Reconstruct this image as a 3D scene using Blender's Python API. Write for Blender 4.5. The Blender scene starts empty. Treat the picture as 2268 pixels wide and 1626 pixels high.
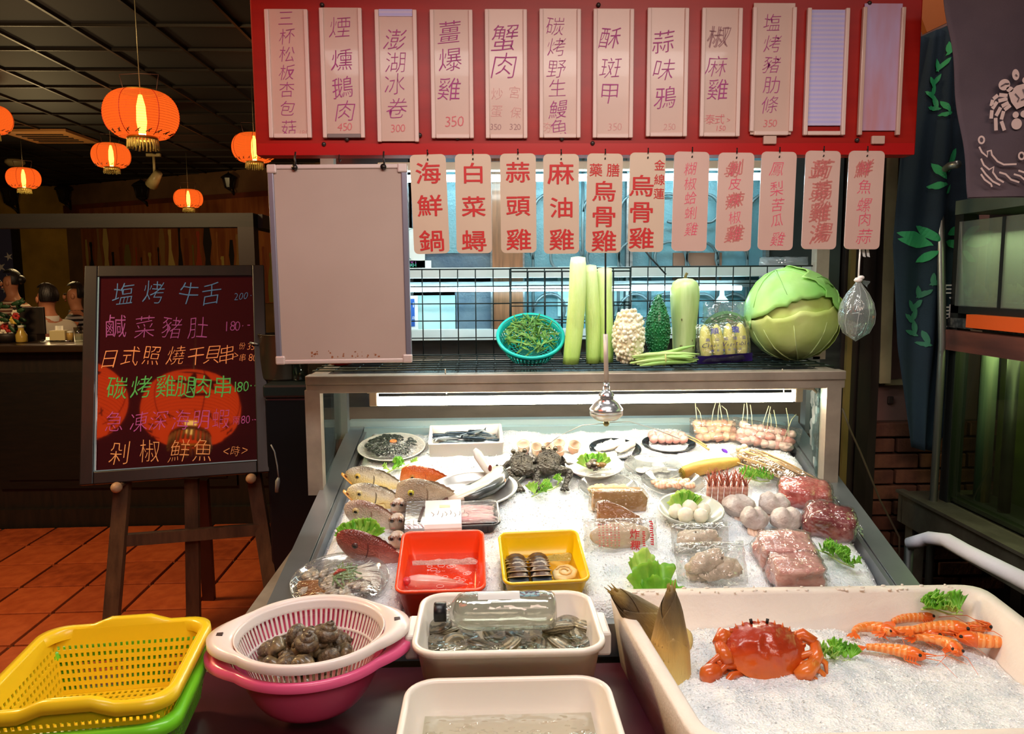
import bpy, bmesh, math, random
from mathutils import Vector, Matrix, noise
PI = math.pi
random.seed(7)
S = bpy.context.scene
COL = S.collection
V = Vector
# -- camera
F = 1700.0
PITCH, YAW, ROLL = math.radians(6.5), math.radians(1.8), 0.006
cam_d = bpy.data.cameras.new('camera')
cam_d.sensor_fit = 'HORIZONTAL'; cam_d.sensor_width = 36.0
cam_d.lens = 36.0 * F / 2268.0
cam_d.clip_start = 0.02
cam = bpy.data.objects.new('camera', cam_d); COL.objects.link(cam)
EYE = V((0, 0, 1.55))
fw = V((math.sin(YAW) * math.cos(PITCH), math.cos(YAW) * math.cos(PITCH), -math.sin(PITCH)))
rt0 = V((math.cos(YAW), -math.sin(YAW), 0)); up0 = rt0.cross(fw)
rt = rt0 * math.cos(ROLL) - up0 * math.sin(ROLL)
up = up0 * math.cos(ROLL) + rt0 * math.sin(ROLL)
mw = Matrix((rt, up, -fw)).transposed().to_4x4(); mw.translation = EYE
cam.matrix_world = mw
S.camera = cam
# -- view, world, general light
S.view_settings.view_transform = 'Standard'
S.view_settings.look = 'None'
S.view_settings.gamma = 1.0
S.view_settings.use_curve_mapping = False
S.view_settings.exposure = 0.0
S.cycles.use_denoising = True
S.cycles.max_bounces = 8
S.cycles.transparent_max_bounces = 24
S.cycles.caustics_reflective = False
S.cycles.caustics_refractive = False
S.cycles.sample_clamp_indirect = 6.0
wd = bpy.data.worlds.new('night'); S.world = wd; wd.use_nodes = True
wd.node_tree.nodes['Background'].inputs[0].default_value = (0.55, 0.62, 0.8, 1)
wd.node_tree.nodes['Background'].inputs[1].default_value = 0.012
def lamp(name, kind, loc, energy, color, size=0.2, target=None, sy=None, spread=None):
    d = bpy.data.lights.new(name, kind); d.energy = energy; d.color = color
    if kind == 'AREA':
        d.size = size
        if sy: d.shape = 'RECTANGLE'; d.size_y = sy
        if spread: d.spread = spread
    else:
        d.shadow_soft_size = size
    o = bpy.data.objects.new(name, d); COL.objects.link(o); o.location = loc
    if target is not None:
        o.rotation_euler = (V(target) - V(loc)).to_track_quat('-Z', 'Y').to_euler()
    return o
# added front fill lights behind the camera, then the lamp over the tubs
lamp('front_fill', 'AREA', (0.7, -1.6, 3.3), 40, (1.0, 0.72, 0.6), 1.6, (0.4, 2.2, 1.8), 0.8)
lamp('street_fill', 'POINT', (3.2, -3.5, 4.5), 60, (1.0, 0.9, 0.85), 0.3)
lamp('eave_lamp', 'AREA', (0.15, 1.2, 2.38), 21, (1.0, 0.97, 0.93), 1.5, (0.15, 1.25, 0.8), 0.3)
# added fill light hidden behind the signboard foot, brightens the wire shelf
lamp('shelf_fill', 'AREA', (0.15, 2.27, 1.94), 9, (0.93, 1.0, 0.97), 1.5, (0.15, 2.46, 1.3), 0.06)
lamp('wall_fill', 'POINT', (1.62, 2.35, 3.2), 14, (1.0, 0.86, 0.76), 0.1)  # added fill for the dark wall on the right, no fixture
# dim ceiling lamps of the dining room
lamp('dining_lamp', 'POINT', (-5.2, 9.3, 2.3), 60, (1.0, 0.72, 0.33), 0.25)
lamp('dining_lamp', 'POINT', (-3.6, 6.3, 2.2), 22, (1.0, 0.62, 0.33), 0.25)
lamp('dining_lamp', 'POINT', (-1.5, 11.0, 2.5), 30, (1.0, 0.55, 0.3), 0.25)
lamp('floor_fill', 'POINT', (-2.6, 2.6, 2.9), 225, (1.0, 0.7, 0.34), 0.25)  # added fill for the tiled floor, no fixture
# lights inside the two tiers of the fish tank
lamp('aquarium_lamp', 'AREA', (1.81, 2.2, 1.70), 4.5, (0.9, 1.0, 0.6), 0.12, (1.81, 2.2, 0.5), 1.0)
lamp('aquarium_lamp', 'AREA', (1.81, 2.2, 1.29), 3.6, (0.95, 1.0, 0.45), 0.12, (1.81, 2.2, 0.5), 1.0)
# -- pixel -> place
def W(px, py):
    return fw + rt * ((px - 1134.0) / F) + up * ((813.0 - py) / F)
def onY(px, py, y): d = W(px, py); return EYE + d * (y / d.y)
def onX(px, py, x): d = W(px, py); return EYE + d * (x / d.x)
def onZ(px, py, z): d = W(px, py); return EYE + d * ((z - EYE.z) / d.z)
def depth(p): return (V(p) - EYE).dot(fw)
def m_px(p): return depth(p) / F          # metres per pixel there
BY, BZ, BS = 2.3, 0.916, 0.2126           # sloping ice bed of the stall
BA = math.atan(BS)
BN = V((0, -math.sin(BA), math.cos(BA)))
def onB(px, py, h=0.0):
    d = W(px, py); p0 = V((0, BY, BZ)) + BN * h
    return EYE + d * ((p0 - EYE).dot(BN) / d.dot(BN))
def bz(y): return BZ + BS * (y - BY)
def bedM(px, py, h=0.0, rz=0.0, pitch=0.0, roll=0.0):
    p = onB(px, py, h)
    return Matrix.Translation(p) @ Matrix.Rotation(BA, 4, 'X') @ Matrix.Rotation(rz, 4, 'Z') @ Matrix.Rotation(pitch, 4, 'Y') @ Matrix.Rotation(roll, 4, 'X')
# -- materials
def lin(c):
    o = []
    for v in c[:3]:
        v /= 255.0
        o.append(v / 12.92 if v <= 0.04045 else ((v + 0.055) / 1.055) ** 2.4)
    return (o[0], o[1], o[2], 1.0)
def newmat(name):
    m = bpy.data.materials.new(name); m.use_nodes = True
    nt = m.node_tree; nt.nodes.clear()
    out = nt.nodes.new('ShaderNodeOutputMaterial')
    return m, nt, nt.nodes, nt.links, out
def tex(nt, kind, scale, detail=3.0, coord='Object', stretch=None, rough=0.55):
    n, l = nt.nodes, nt.links
    tc = n.new('ShaderNodeTexCoord'); src = tc.outputs[coord]
    if stretch:
        mp = n.new('ShaderNodeMapping'); mp.inputs['Scale'].default_value = stretch
        l.new(src, mp.inputs[0]); src = mp.outputs[0]
    if kind == 'noise':
        t = n.new('ShaderNodeTexNoise'); t.inputs['Scale'].default_value = scale
        t.inputs['Detail'].default_value = detail; t.inputs['Roughness'].default_value = rough
        l.new(src, t.inputs['Vector']); return t.outputs[0]
    if kind == 'voronoi':
        t = n.new('ShaderNodeTexVoronoi'); t.inputs['Scale'].default_value = scale
        l.new(src, t.inputs['Vector']); return t.outputs[0]
    t = n.new('ShaderNodeTexWave'); t.inputs['Scale'].default_value = scale
    t.bands_direction = kind[-1]; t.inputs['Distortion'].default_value = detail
    t.inputs['Detail Scale'].default_value = 2.0
    l.new(src, t.inputs['Vector']); return t.outputs[0]
def ramp(nt, src, stops):
    r = nt.nodes.new('ShaderNodeValToRGB'); cr = r.color_ramp
    while len(cr.elements) < len(stops): cr.elements.new(0.5)
    for e, (p, c) in zip(cr.elements, stops):
        e.position = p; e.color = lin(c)
    nt.links.new(src, r.inputs[0]); return r.outputs[0]
def mat(name, col, rough=0.5, metal=0.0, col2=None, kind='noise', scale=20, detail=3, stretch=None, lo=0.35, hi=0.65,
        bump=0.0, bscale=60, bkind='noise', bstretch=None, coat=0.0, sss=0.0, trans=0.0, ior=1.45, emit=None, es=0.0, spec=0.5, grad=None, alpha=1.0, sheen=0):
    m, nt, n, l, out = newmat(name)
    b = n.new('ShaderNodeBsdfPrincipled'); l.new(b.outputs[0], out.inputs[0])
    b.inputs['Base Color'].default_value = lin(col)
    b.inputs['Roughness'].default_value = rough; b.inputs['Metallic'].default_value = metal
    b.inputs['Coat Weight'].default_value = coat; b.inputs['Coat Roughness'].default_value = 0.06
    b.inputs['IOR'].default_value = ior; b.inputs['Specular IOR Level'].default_value = spec
    b.inputs['Transmission Weight'].default_value = trans; b.inputs['Alpha'].default_value = alpha
    if sss:
        b.inputs['Subsurface Weight'].default_value = sss
        b.inputs['Subsurface Radius'].default_value = (0.02, 0.012, 0.008); b.inputs['Subsurface Scale'].default_value = 0.6
    c = None
    if col2 is not None:
        c = ramp(nt, tex(nt, kind, scale, detail, stretch=stretch), [(lo, col), (hi, col2)])
    if grad:      # (axis, from, to, stops): a colour the thing has along its own axis
        ax, a0, a1, stops = grad
        tc = n.new('ShaderNodeTexCoord'); sp = n.new('ShaderNodeSeparateXYZ'); l.new(tc.outputs['Object'], sp.inputs[0])
        mr = n.new('ShaderNodeMapRange'); mr.inputs[1].default_value = a0; mr.inputs[2].default_value = a1
        l.new(sp.outputs[ax], mr.inputs[0])
        nz = n.new('ShaderNodeMath'); nz.operation = 'MULTIPLY_ADD'; nz.inputs[1].default_value = 0.35;
        l.new(tex(nt, 'noise', scale, detail, stretch=stretch), nz.inputs[0])
        sub = n.new('ShaderNodeMath'); sub.operation = 'SUBTRACT'; sub.inputs[1].default_value = 0.17
        l.new(mr.outputs[0], nz.inputs[2]); l.new(nz.outputs[0], sub.inputs[0])
        c = ramp(nt, sub.outputs[0], stops)
    if c is not None: l.new(c, b.inputs['Base Color'])
    if bump:
        bp = n.new('ShaderNodeBump'); bp.inputs['Strength'].default_value = bump; bp.inputs['Distance'].default_value = 0.01
        l.new(tex(nt, bkind, bscale, 4, stretch=bstretch), bp.inputs['Height']); l.new(bp.outputs[0], b.inputs['Normal'])
        if coat: l.new(bp.outputs[0], b.inputs['Coat Normal'])
    if emit is not None:
        b.inputs['Emission Color'].default_value = lin(emit); b.inputs['Emission Strength'].default_value = es
    return m
def film(name, tint=(255, 255, 255), base=0.03, edge=0.5, rough=0.08, bump=0.5, bscale=30, white=0.0, bstretch=None):
    """thin clear plastic, glass or water surface: see-through with highlights, optional milkiness"""
    m, nt, n, l, out = newmat(name)
    tr = n.new('ShaderNodeBsdfTransparent'); tr.inputs[0].default_value = lin(tint)
    gl = n.new('ShaderNodeBsdfGlossy'); gl.inputs['Roughness'].default_value = rough
    df = n.new('ShaderNodeBsdfTranslucent'); df.inputs[0].default_value = lin((250, 250, 250))
    d2 = n.new('ShaderNodeBsdfDiffuse'); d2.inputs[0].default_value = lin((250, 250, 250))
    mm = n.new('ShaderNodeMixShader'); mm.inputs[0].default_value = 0.5
    l.new(df.outputs[0], mm.inputs[1]); l.new(d2.outputs[0], mm.inputs[2])
    m0 = n.new('ShaderNodeMixShader'); m0.inputs[0].default_value = white
    l.new(tr.outputs[0], m0.inputs[1]); l.new(mm.outputs[0], m0.inputs[2])
    lw = n.new('ShaderNodeLayerWeight'); lw.inputs[0].default_value = 0.35
    mr = n.new('ShaderNodeMapRange'); mr.inputs[3].default_value = base; mr.inputs[4].default_value = edge
    l.new(lw.outputs['Facing'], mr.inputs[0])
    mx = n.new('ShaderNodeMixShader'); l.new(mr.outputs[0], mx.inputs[0])
    l.new(m0.outputs[0], mx.inputs[1]); l.new(gl.outputs[0], mx.inputs[2])
    if bump:
        bp = n.new('ShaderNodeBump'); bp.inputs['Strength'].default_value = bump; bp.inputs['Distance'].default_value = 0.02
        l.new(tex(nt, 'noise', bscale, 2, stretch=bstretch), bp.inputs['Height'])
        l.new(bp.outputs[0], gl.inputs['Normal']); l.new(bp.outputs[0], lw.inputs['Normal'])
    l.new(mx.outputs[0], out.inputs[0]); return m
def glow(name, col, strength):
    m, nt, n, l, out = newmat(name)
    e = n.new('ShaderNodeEmission'); e.inputs[0].default_value = lin(col); e.inputs[1].default_value = strength
    l.new(e.outputs[0], out.inputs[0]); return m
def ink(name, col, op=1.0, rough=0.6):
    m, nt, n, l, out = newmat(name)
    d = n.new('ShaderNodeBsdfPrincipled'); d.inputs['Base Color'].default_value = lin(col); d.inputs['Roughness'].default_value = rough
    if op < 1:
        t = n.new('ShaderNodeBsdfTransparent'); x = n.new('ShaderNodeMixShader'); x.inputs[0].default_value = op
        l.new(t.outputs[0], x.inputs[1]); l.new(d.outputs[0], x.inputs[2]); l.new(x.outputs[0], out.inputs[0])
    else: l.new(d.outputs[0], out.inputs[0])
    return m
# -- mesh builder
class MB:
    def __init__(s): s.v = []; s.f = []; s.s = []
    def add(s, vs, fs, smooth=0):
        b = len(s.v); s.v += [tuple(p) for p in vs]
        s.f += [tuple(b + i for i in q) for q in fs]; s.s += [smooth] * len(fs); return s
    def box(s, c, d, R=None, taper=1.0):
        hx, hy, hz = d[0] / 2, d[1] / 2, d[2] / 2; c = V(c); vs = []
        for z in (-1, 1):
            k = taper if z > 0 else 1.0
            for x, y in ((-1, -1), (1, -1), (1, 1), (-1, 1)):
                p = V((x * hx * k, y * hy * k, z * hz)); vs.append(c + (R @ p if R else p))
        return s.add(vs, [(3, 2, 1, 0), (4, 5, 6, 7), (0, 1, 5, 4), (1, 2, 6, 5), (2, 3, 7, 6), (3, 0, 4, 7)])
    def rbox(s, c, d, b=0.004, R=None):
        """box with chamfered edges"""
        bm = bmesh.new(); bmesh.ops.create_cube(bm, size=1.0)
        for v in bm.verts: v.co = V((v.co.x * d[0], v.co.y * d[1], v.co.z * d[2]))
        bmesh.ops.bevel(bm, geom=bm.edges[:], offset=min(b, min(d) * 0.45), segments=2, affect='EDGES', profile=0.5)
        bm.verts.index_update()
        vs = [V(c) + (R @ v.co if R else v.co.copy()) for v in bm.verts]; fs = [[q.index for q in f.verts] for f in bm.faces]
        bm.free(); return s.add(vs, fs)
    def bar(s, p0, p1, w, h, upv=(0, 0, 1)):
        """straight square bar from p0 to p1"""
        p0, p1 = V(p0), V(p1); t = (p1 - p0).normalized(); u = V(upv)
        if abs(t.dot(u)) > 0.95: u = V((0, 1, 0))
        a = t.cross(u).normalized(); b = a.cross(t).normalized(); vs = []
        for p in (p0, p1):
            for i, j in ((-1, -1), (1, -1), (1, 1), (-1, 1)): vs.append(p + a * (i * w / 2) + b * (j * h / 2))
        return s.add(vs, [(3, 2, 1, 0), (4, 5, 6, 7), (0, 1, 5, 4), (1, 2, 6, 5), (2, 3, 7, 6), (3, 0, 4, 7)])
    def tube(s, pts, r, n=8, caps=True, flat=1.0, closed=False, upv=None):
        pts = [V(p) for p in pts]; N = len(pts); rr = r if isinstance(r, (list, tuple)) else [r] * N
        vs, fs = [], []; prev = None
        for i, p in enumerate(pts):
            if closed: t = (pts[(i + 1) % N] - pts[i - 1])
            else: t = (pts[min(i + 1, N - 1)] - pts[max(i - 1, 0)])
            t = t.normalized() if t.length > 1e-9 else V((0, 0, 1))
            if prev is None:
                u = V(upv) if upv else (V((0, 0, 1)) if abs(t.z) < 0.9 else V((0, 1, 0)))
            else: u = prev
            a = t.cross(u)
            if a.length < 1e-6: a = t.cross(V((1, 0.3, 0.2)))
            a.normalize(); u = a.cross(t).normalized(); prev = u
            for k in range(n):
                an = 2 * PI * k / n
                vs.append(p + a * (math.cos(an) * rr[i]) + u * (math.sin(an) * rr[i] * flat))
        M = N if closed else N - 1
        for i in range(M):
            j = (i + 1) % N
            for k in range(n):
                fs.append((i * n + k, i * n + (k + 1) % n, j * n + (k + 1) % n, j * n + k))
        if caps and not closed:
            fs.append(tuple(range(n - 1, -1, -1))); fs.append(tuple((N - 1) * n + k for k in range(n)))
        return s.add(vs, fs, 1)
    def lathe(s, prof, n=24, T=None, smooth=1, a0=0.0, a1=2 * PI, fx=1.0, fy=1.0, wob=None):
        T = T or Matrix(); full = abs(a1 - a0 - 2 * PI) < 1e-6; c = n if full else n + 1; vs, fs = [], []
        for r, z in prof:
            for k in range(c):
                a = a0 + (a1 - a0) * k / n; rr = r * (wob(a, z) if wob else 1)
                vs.append(T @ V((math.cos(a) * rr * fx, math.sin(a) * rr * fy, z)))
        for i in range(len(prof) - 1):
            for k in range(n):
                k2 = (k + 1) % c if full else k + 1
                fs.append((i * c + k, i * c + k2, (i + 1) * c + k2, (i + 1) * c + k))
        return s.add(vs, fs, smooth)
    def loft(s, rings, closed=True, cap0=False, cap1=False, smooth=1):
        n = len(rings[0]); vs = [p for r in rings for p in r]; fs = []
        for i in range(len(rings) - 1):
            for k in range(n if closed else n - 1):
                k2 = (k + 1) % n; fs.append((i * n + k, i * n + k2, (i + 1) * n + k2, (i + 1) * n + k))
        if cap0: fs.append(tuple(range(n - 1, -1, -1)))
        if cap1: fs.append(tuple((len(rings) - 1) * n + k for k in range(n)))
        return s.add(vs, fs, smooth)
    def grid(s, fn, nu, nv, smooth=1, wrap=False, mask=None):
        vs = [fn(i / nu, j / nv) for j in range(nv + 1) for i in range(nu + (0 if wrap else 1))]
        c = nu if wrap else nu + 1; fs = []
        for j in range(nv):
            for i in range(nu):
                if mask and not mask(i, j): continue
                i2 = (i + 1) % c; fs.append((j * c + i, j * c + i2, (j + 1) * c + i2, (j + 1) * c + i))
        return s.add(vs, fs, smooth)
    def ell(s, c, r, nu=16, nv=10, fn=None, R=None):
        if not isinstance(r, (tuple, list)): r = (r, r, r)
        c = V(c)
        def g(u, v):
            a = u * 2 * PI; b = (v - 0.5) * PI
            d = V((math.cos(a) * math.cos(b), math.sin(a) * math.cos(b), math.sin(b)))
            p = V((d.x * r[0], d.y * r[1], d.z * r[2]))
            if fn: p = p * fn(d)
            return c + (R @ p if R else p)
        return s.grid(g, nu, nv, 1, wrap=True)
    def prism(s, poly, z0, z1, T=None, smooth=0):
        T = T or Matrix(); n = len(poly)
        vs = [T @ V((x, y, z0)) for x, y in poly] + [T @ V((x, y, z1)) for x, y in poly]
        fs = [tuple(range(n - 1, -1, -1)), tuple(range(n, 2 * n))] + [(i, (i + 1) % n, n + (i + 1) % n, n + i) for i in range(n)]
        return s.add(vs, fs, smooth)
    def flat(s, poly, T):
        return s.add([T @ V((x, y, 0)) for x, y in poly], [tuple(range(len(poly)))])
    def mesh(s, name, m):
        me = bpy.data.meshes.new(name); me.from_pydata(s.v, [], s.f)
        me.polygons.foreach_set('use_smooth', [bool(x) for x in s.s])
        if m: me.materials.append(m)
        me.update(); return me
    def build(s, name, m, parent=None, M=None):
        return put(name, s.mesh(name, m), parent, M)
def put(name, me, parent=None, M=None):
    o = bpy.data.objects.new(name, me); COL.objects.link(o)
    if parent is not None: o.parent = parent
    if M is not None:
        if parent is not None: o.matrix_local = M
        else: o.matrix_world = M
    return o
def tag(o, label=None, cat=None, group=None, kind=None):
    if label: o['label'] = label
    if cat: o['category'] = cat
    if group: o['group'] = group
    if kind: o['kind'] = kind
    return o
def thing(name, label, cat, M=None, group=None):
    o = bpy.data.objects.new(name, None); COL.objects.link(o); o.empty_display_size = 0.05
    if M is not None: o.matrix_world = M if isinstance(M, Matrix) else Matrix.Translation(V(M))
    return tag(o, label, cat, group)
def struct(name, mb, m, parent=None, M=None):
    o = mb.build(name, m, parent, M)
    if parent is None: o['kind'] = 'structure'
    return o
def dup(root, M, label=None, name=None):
    r = root.copy(); COL.objects.link(r); r.matrix_world = M
    if label: r['label'] = label
    for ch in list(root.children):
        c = ch.copy(); COL.objects.link(c); c.parent = r
        for g in list(ch.children):
            d = g.copy(); COL.objects.link(d); d.parent = c
    return r
def TR(x=0, y=0, z=0, rx=0, ry=0, rz=0, s=None):
    M = Matrix.Translation((x, y, z)) @ Matrix.Rotation(rz, 4, 'Z') @ Matrix.Rotation(ry, 4, 'Y') @ Matrix.Rotation(rx, 4, 'X')
    if s: M = M @ Matrix.Diagonal((s[0], s[1], s[2], 1) if isinstance(s, (tuple, list)) else (s, s, s, 1))
    return M
def nz(x, y=0.0, z=0.0): return noise.noise(V((x, y, z)))
def rrect(w, d, r, n=5, z=0.0):
    """rounded rectangle, counter-clockwise"""
    r = min(r, w / 2 - 1e-4, d / 2 - 1e-4); pts = []
    for cx, cy, a in ((w / 2 - r, d / 2 - r, 0), (-w / 2 + r, d / 2 - r, 90), (-w / 2 + r, -d / 2 + r, 180), (w / 2 - r, -d / 2 + r, 270)):
        for k in range(n + 1):
            t = math.radians(a + 90 * k / n); pts.append((cx + r * math.cos(t), cy + r * math.sin(t), z))
    return pts
def arc(p0, p1, sag, n=10, axis=(0, 0, -1)):
    p0, p1, ax = V(p0), V(p1), V(axis)
    return [p0.lerp(p1, i / n) + ax * (sag * 4 * (i / n) * (1 - i / n)) for i in range(n + 1)]
# -- lettering (flat print)
_gl = {}
def _outline(ch, off):
    c = bpy.data.curves.new('lettering', 'FONT'); c.body = ch; c.offset = off; c.resolution_u = 2; c.fill_mode = 'FRONT'
    o = bpy.data.objects.new('lettering', c); COL.objects.link(o)
    dg = bpy.context.evaluated_depsgraph_get(); me = bpy.data.meshes.new_from_object(o.evaluated_get(dg))
    vs = [(v.co.x, v.co.y) for v in me.vertices]; fs = [tuple(p.vertices) for p in me.polygons]; ar = sum(p.area for p in me.polygons)
    bpy.data.objects.remove(o); bpy.data.curves.remove(c); bpy.data.meshes.remove(me)
    return vs, fs, ar
def glyph(ch, off):
    k = (ch, off)
    if k not in _gl:
        base = _outline(ch, 0.0); vs, fs, ar = base
        x0 = min(v[0] for v in vs); x1 = max(v[0] for v in vs); ys_ = [v[1] for v in vs]
        if off < 0:      # thinner pen; give up where the outline folds over itself
            for f in (1.0, 0.6, 0.3):
                q = _outline(ch, off * f)
                if 0.5 < q[2] / ar < 1.0 and max(v[0] for v in q[0]) < x1 + 0.01 and min(v[0] for v in q[0]) > x0 - 0.01 and max(v[1] for v in q[0]) < max(ys_) + 0.01 and min(v[1] for v in q[0]) > min(ys_) - 0.01: vs, fs = q[0], q[1]; break
        elif off > 0:    # bolder brush: the letter laid down several times, shifted by the brush width
            v2, f2 = [(x, y, 0) for x, y in vs], list(fs)
            for q, (dx, dy) in enumerate(((1, 0), (-1, 0), (0, 1), (0, -1), (.7, .7), (-.7, -.7))):
                b = len(v2); v2 += [(x + dx * off, y + dy * off, 0.0012 * (q + 1)) for x, y in vs]; f2 += [tuple(b + i for i in t) for t in fs]
            vs, fs = v2, f2
        cx = (x0 + x1) / 2; cy = 0.37 if ord(ch) > 0x2000 else (min(ys_) + max(ys_)) / 2
        hh = 0.93 if ord(ch) > 0x2000 else 0.73
        _gl[k] = ([((v[0] - cx) / hh, (v[1] - cy) / hh, v[2] if len(v) > 2 else 0) for v in vs], fs)
    return _gl[k]
def letters(items, T, off=-0.012, wob=0.0):
    """items: (character, x, y, height[, width factor, turn, slant]) on the plane z=0 of T"""
    mb = MB()
    for it in items:
        ch, x, y, h = it[:4]; wf = it[4] if len(it) > 4 else 1.0; ro = it[5] if len(it) > 5 else 0.0; sl = it[6] if len(it) > 6 else 0.0
        if wob:
            ro += random.uniform(-wob, wob); sl += 0.12; x += random.uniform(-wob, wob) * h * 0.5
        vs, fs = glyph(ch, off); out = []
        for a, b, c_ in vs:
            if wob:
                b += 0.03 * math.sin(a * 4 + x * 90); a += 0.03 * math.sin(b * 4 + y * 70)
            a, b = (a * wf + sl * b) * h, b * h
            out.append(T @ V((x + a * math.cos(ro) - b * math.sin(ro), y + a * math.sin(ro) + b * math.cos(ro), c_ * h)))
        mb.add(out, fs)
    return mb
FACE = Matrix(((1, 0, 0, 0), (0, 0, -1, 0), (0, 1, 0, 0), (0, 0, 0, 1)))   # plane (x,y) -> (x, -, z), faces the viewer (-Y)
# ================================================================ SETTING
M_dark = mat('dark_stained_wood', (24, 16, 10), 0.5, col2=(15, 10, 7), kind='noise', scale=9, stretch=(1, 1, 8))
M_dark2 = mat('near_black_wood', (26, 20, 16), 0.5, col2=(38, 27, 20), scale=6, stretch=(6, 1, 1))
M_grout = mat('dark_grout', (52, 42, 26), 0.9)
M_tile = [mat('terracotta_tile', a, 0.42, col2=b, scale=14, detail=6, bump=0.15, bscale=45) for a, b in
          (((186, 84, 40), (150, 62, 28)), ((176, 76, 34), (196, 92, 44)), ((164, 70, 32), (182, 84, 42)))]
# floor with terracotta tiles laid one by one where the photo shows them
fl = struct('floor', MB().box((-4, 5, -0.02), (26, 26, 0.03)), M_grout)
TS = 0.325; RZ = math.radians(1.3)
tmesh = []
for k in range(3):
    b = MB().rbox((0, 0, 0.0), (TS - 0.016, TS - 0.016, 0.02), 0.003)
    tmesh.append(b.mesh('tile', M_tile[k]))
ox, oy = -0.35, 4.86
for i in range(-16, 3):
    for j in range(-10, 1):
        x, y = ox + (i + 0.5) * TS, oy + (j - 0.5) * TS
        M = Matrix.Rotation(RZ, 4, 'Z') @ Matrix.Translation((x, y, 0))
        p = M.translation
        if p.y > 4.82 or p.y < 1.9: continue
        d = depth(p); sx = 1134 + F * (p - EYE).dot(rt) / d
        if sx < -620 or p.x > -0.15: continue
        put('tile', tmesh[random.randrange(3)], fl, Matrix.Translation((0, 0, random.uniform(-0.0005, 0.0008))) @ M)
# ceiling of the dining room: dark panels in a grid of shiny T bars
CZ = 3.4
M_ceil = mat('dark_ceiling_panel', (5, 4, 3), 0.7, col2=(4, 3, 2), scale=5)
M_tbar = mat('ceiling_bar', (34, 26, 18), 0.45, 0.3)
ce = struct('ceiling', MB().box((-4.5, 9.5, CZ + 0.03), (15, 13.6, 0.04)), M_ceil)
for k in range(22):
    y = 3.5 + 0.6 * k
    struct('ceiling_bar', MB().box((-4.5, y, CZ), (15, 0.014, 0.02)), M_tbar, ce)
for k in range(18):
    x = -11.4 + 0.6 * k
    if x > 2.5: break
    struct('ceiling_bar', MB().box((x, 9.5, CZ - 0.001), (0.022, 13.4, 0.024)), M_tbar, ce)
# far walls of the dining room
M_tan = mat('tan_plaster', (120, 88, 56), 0.85, col2=(104, 76, 48), scale=3, bump=0.1, bscale=20)
M_yel = mat('ochre_plaster', (176, 138, 46), 0.85, col2=(140, 108, 34), scale=1.6, detail=5, bump=0.15, bscale=14)
M_red = mat('red_brown_band', (110, 48, 26), 0.7, col2=(84, 40, 24), scale=2.5)
A = onY(640, 700, 12.8); B_ = onY(160, 700, 15.4)
A.z = B_.z = 0
w = MB().bar(A.lerp(B_, -1.4) + V((0, 0.06, CZ / 2)), B_ + V((0, 0.06, CZ / 2)), 0.1, CZ)
struct('wall_back', w, M_tan)
dirw = (B_ - A).normalized(); nrm = V((dirw.y, -dirw.x, 0));  nrm = nrm if nrm.y < 0 else -nrm
def onwall(px, py):
    d = W(px, py); return EYE + d * ((A - EYE).dot(nrm) / d.dot(nrm))
# painted mural below a red-brown band on that wall (flat print)
t = MB(); z0 = onwall(400, 472).z; z1 = onwall(400, 437).z
t.bar(A.lerp(B_, -0.2) + nrm * 0.02 + V((0, 0, (z0 + z1) / 2)), B_ + nrm * 0.02 + V((0, 0, (z0 + z1) / 2)), 0.02, z1 - z0)
struct('trim_1', t, M_red)
TW = Matrix((-dirw, V((0, 0, 1)), nrm)).transposed().to_4x4()
mur = thing('mural', 'long painted mural of ochre figures and bottles behind the dark bar frame', 'mural', Matrix.Translation(onwall(390, 560)) @ TW)
L0 = (onwall(185, 560) - onwall(620, 560)).length
MB().box((0, 0, 0.022), (L0 * 1.02, 1.75, 0.02)).build('board', mat('mural_ground', (124, 62, 26), 0.7, col2=(150, 90, 40), scale=3, stretch=(3, 0.3, 1)), mur)
mcols = [(172, 148, 74), (20, 14, 14), (150, 112, 60), (196, 168, 96), (26, 18, 16), (120, 56, 24), (120, 104, 44), (168, 64, 34), (34, 26, 24), (160, 100, 50)]
mm = [ink('mural_paint', c, 1, 0.7) for c in mcols]
rn = random.Random(3)
xs = -L0 / 2 + 0.1; k = 0
while xs < L0 / 2 - 0.1:
    wd_ = rn.uniform(0.07, 0.2); h = rn.uniform(0.75, 1.5); c = k % 10; b = MB()
    prof = [(0.5, 0), (0.52, 0.25), (0.46, 0.5), (0.3, 0.62), (0.18, 0.72), (0.16, 0.9), (0.24, 0.95), (0.2, 1.0)] if k % 3 else [(0.4, 0), (0.55, 0.3), (0.3, 0.55), (0.5, 0.75), (0.25, 1.0)]
    pts = [(xs + wd_ * a * rn.uniform(0.8, 1.2), -0.86 + h * v_) for a, v_ in prof] + [(xs - wd_ * a * rn.uniform(0.8, 1.2), -0.86 + h * v_) for a, v_ in reversed(prof)]
    b.flat(pts, Matrix.Translation((0, 0, 0.036 + 0.0008 * (k % 5))))
    b.build('painted_figure', mm[c], mur)
    xs += wd_ * 1.25; k += 1
w = MB().bar((B_.x + 0.05, 15.45, CZ / 2), (-12.2, 15.45, CZ / 2), 0.1, CZ)
struct('wall_left', w, M_yel)
struct('wall_far_left', MB().box((-11.6, 9.5, CZ / 2), (0.1, 13.2, CZ)), M_yel)
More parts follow.
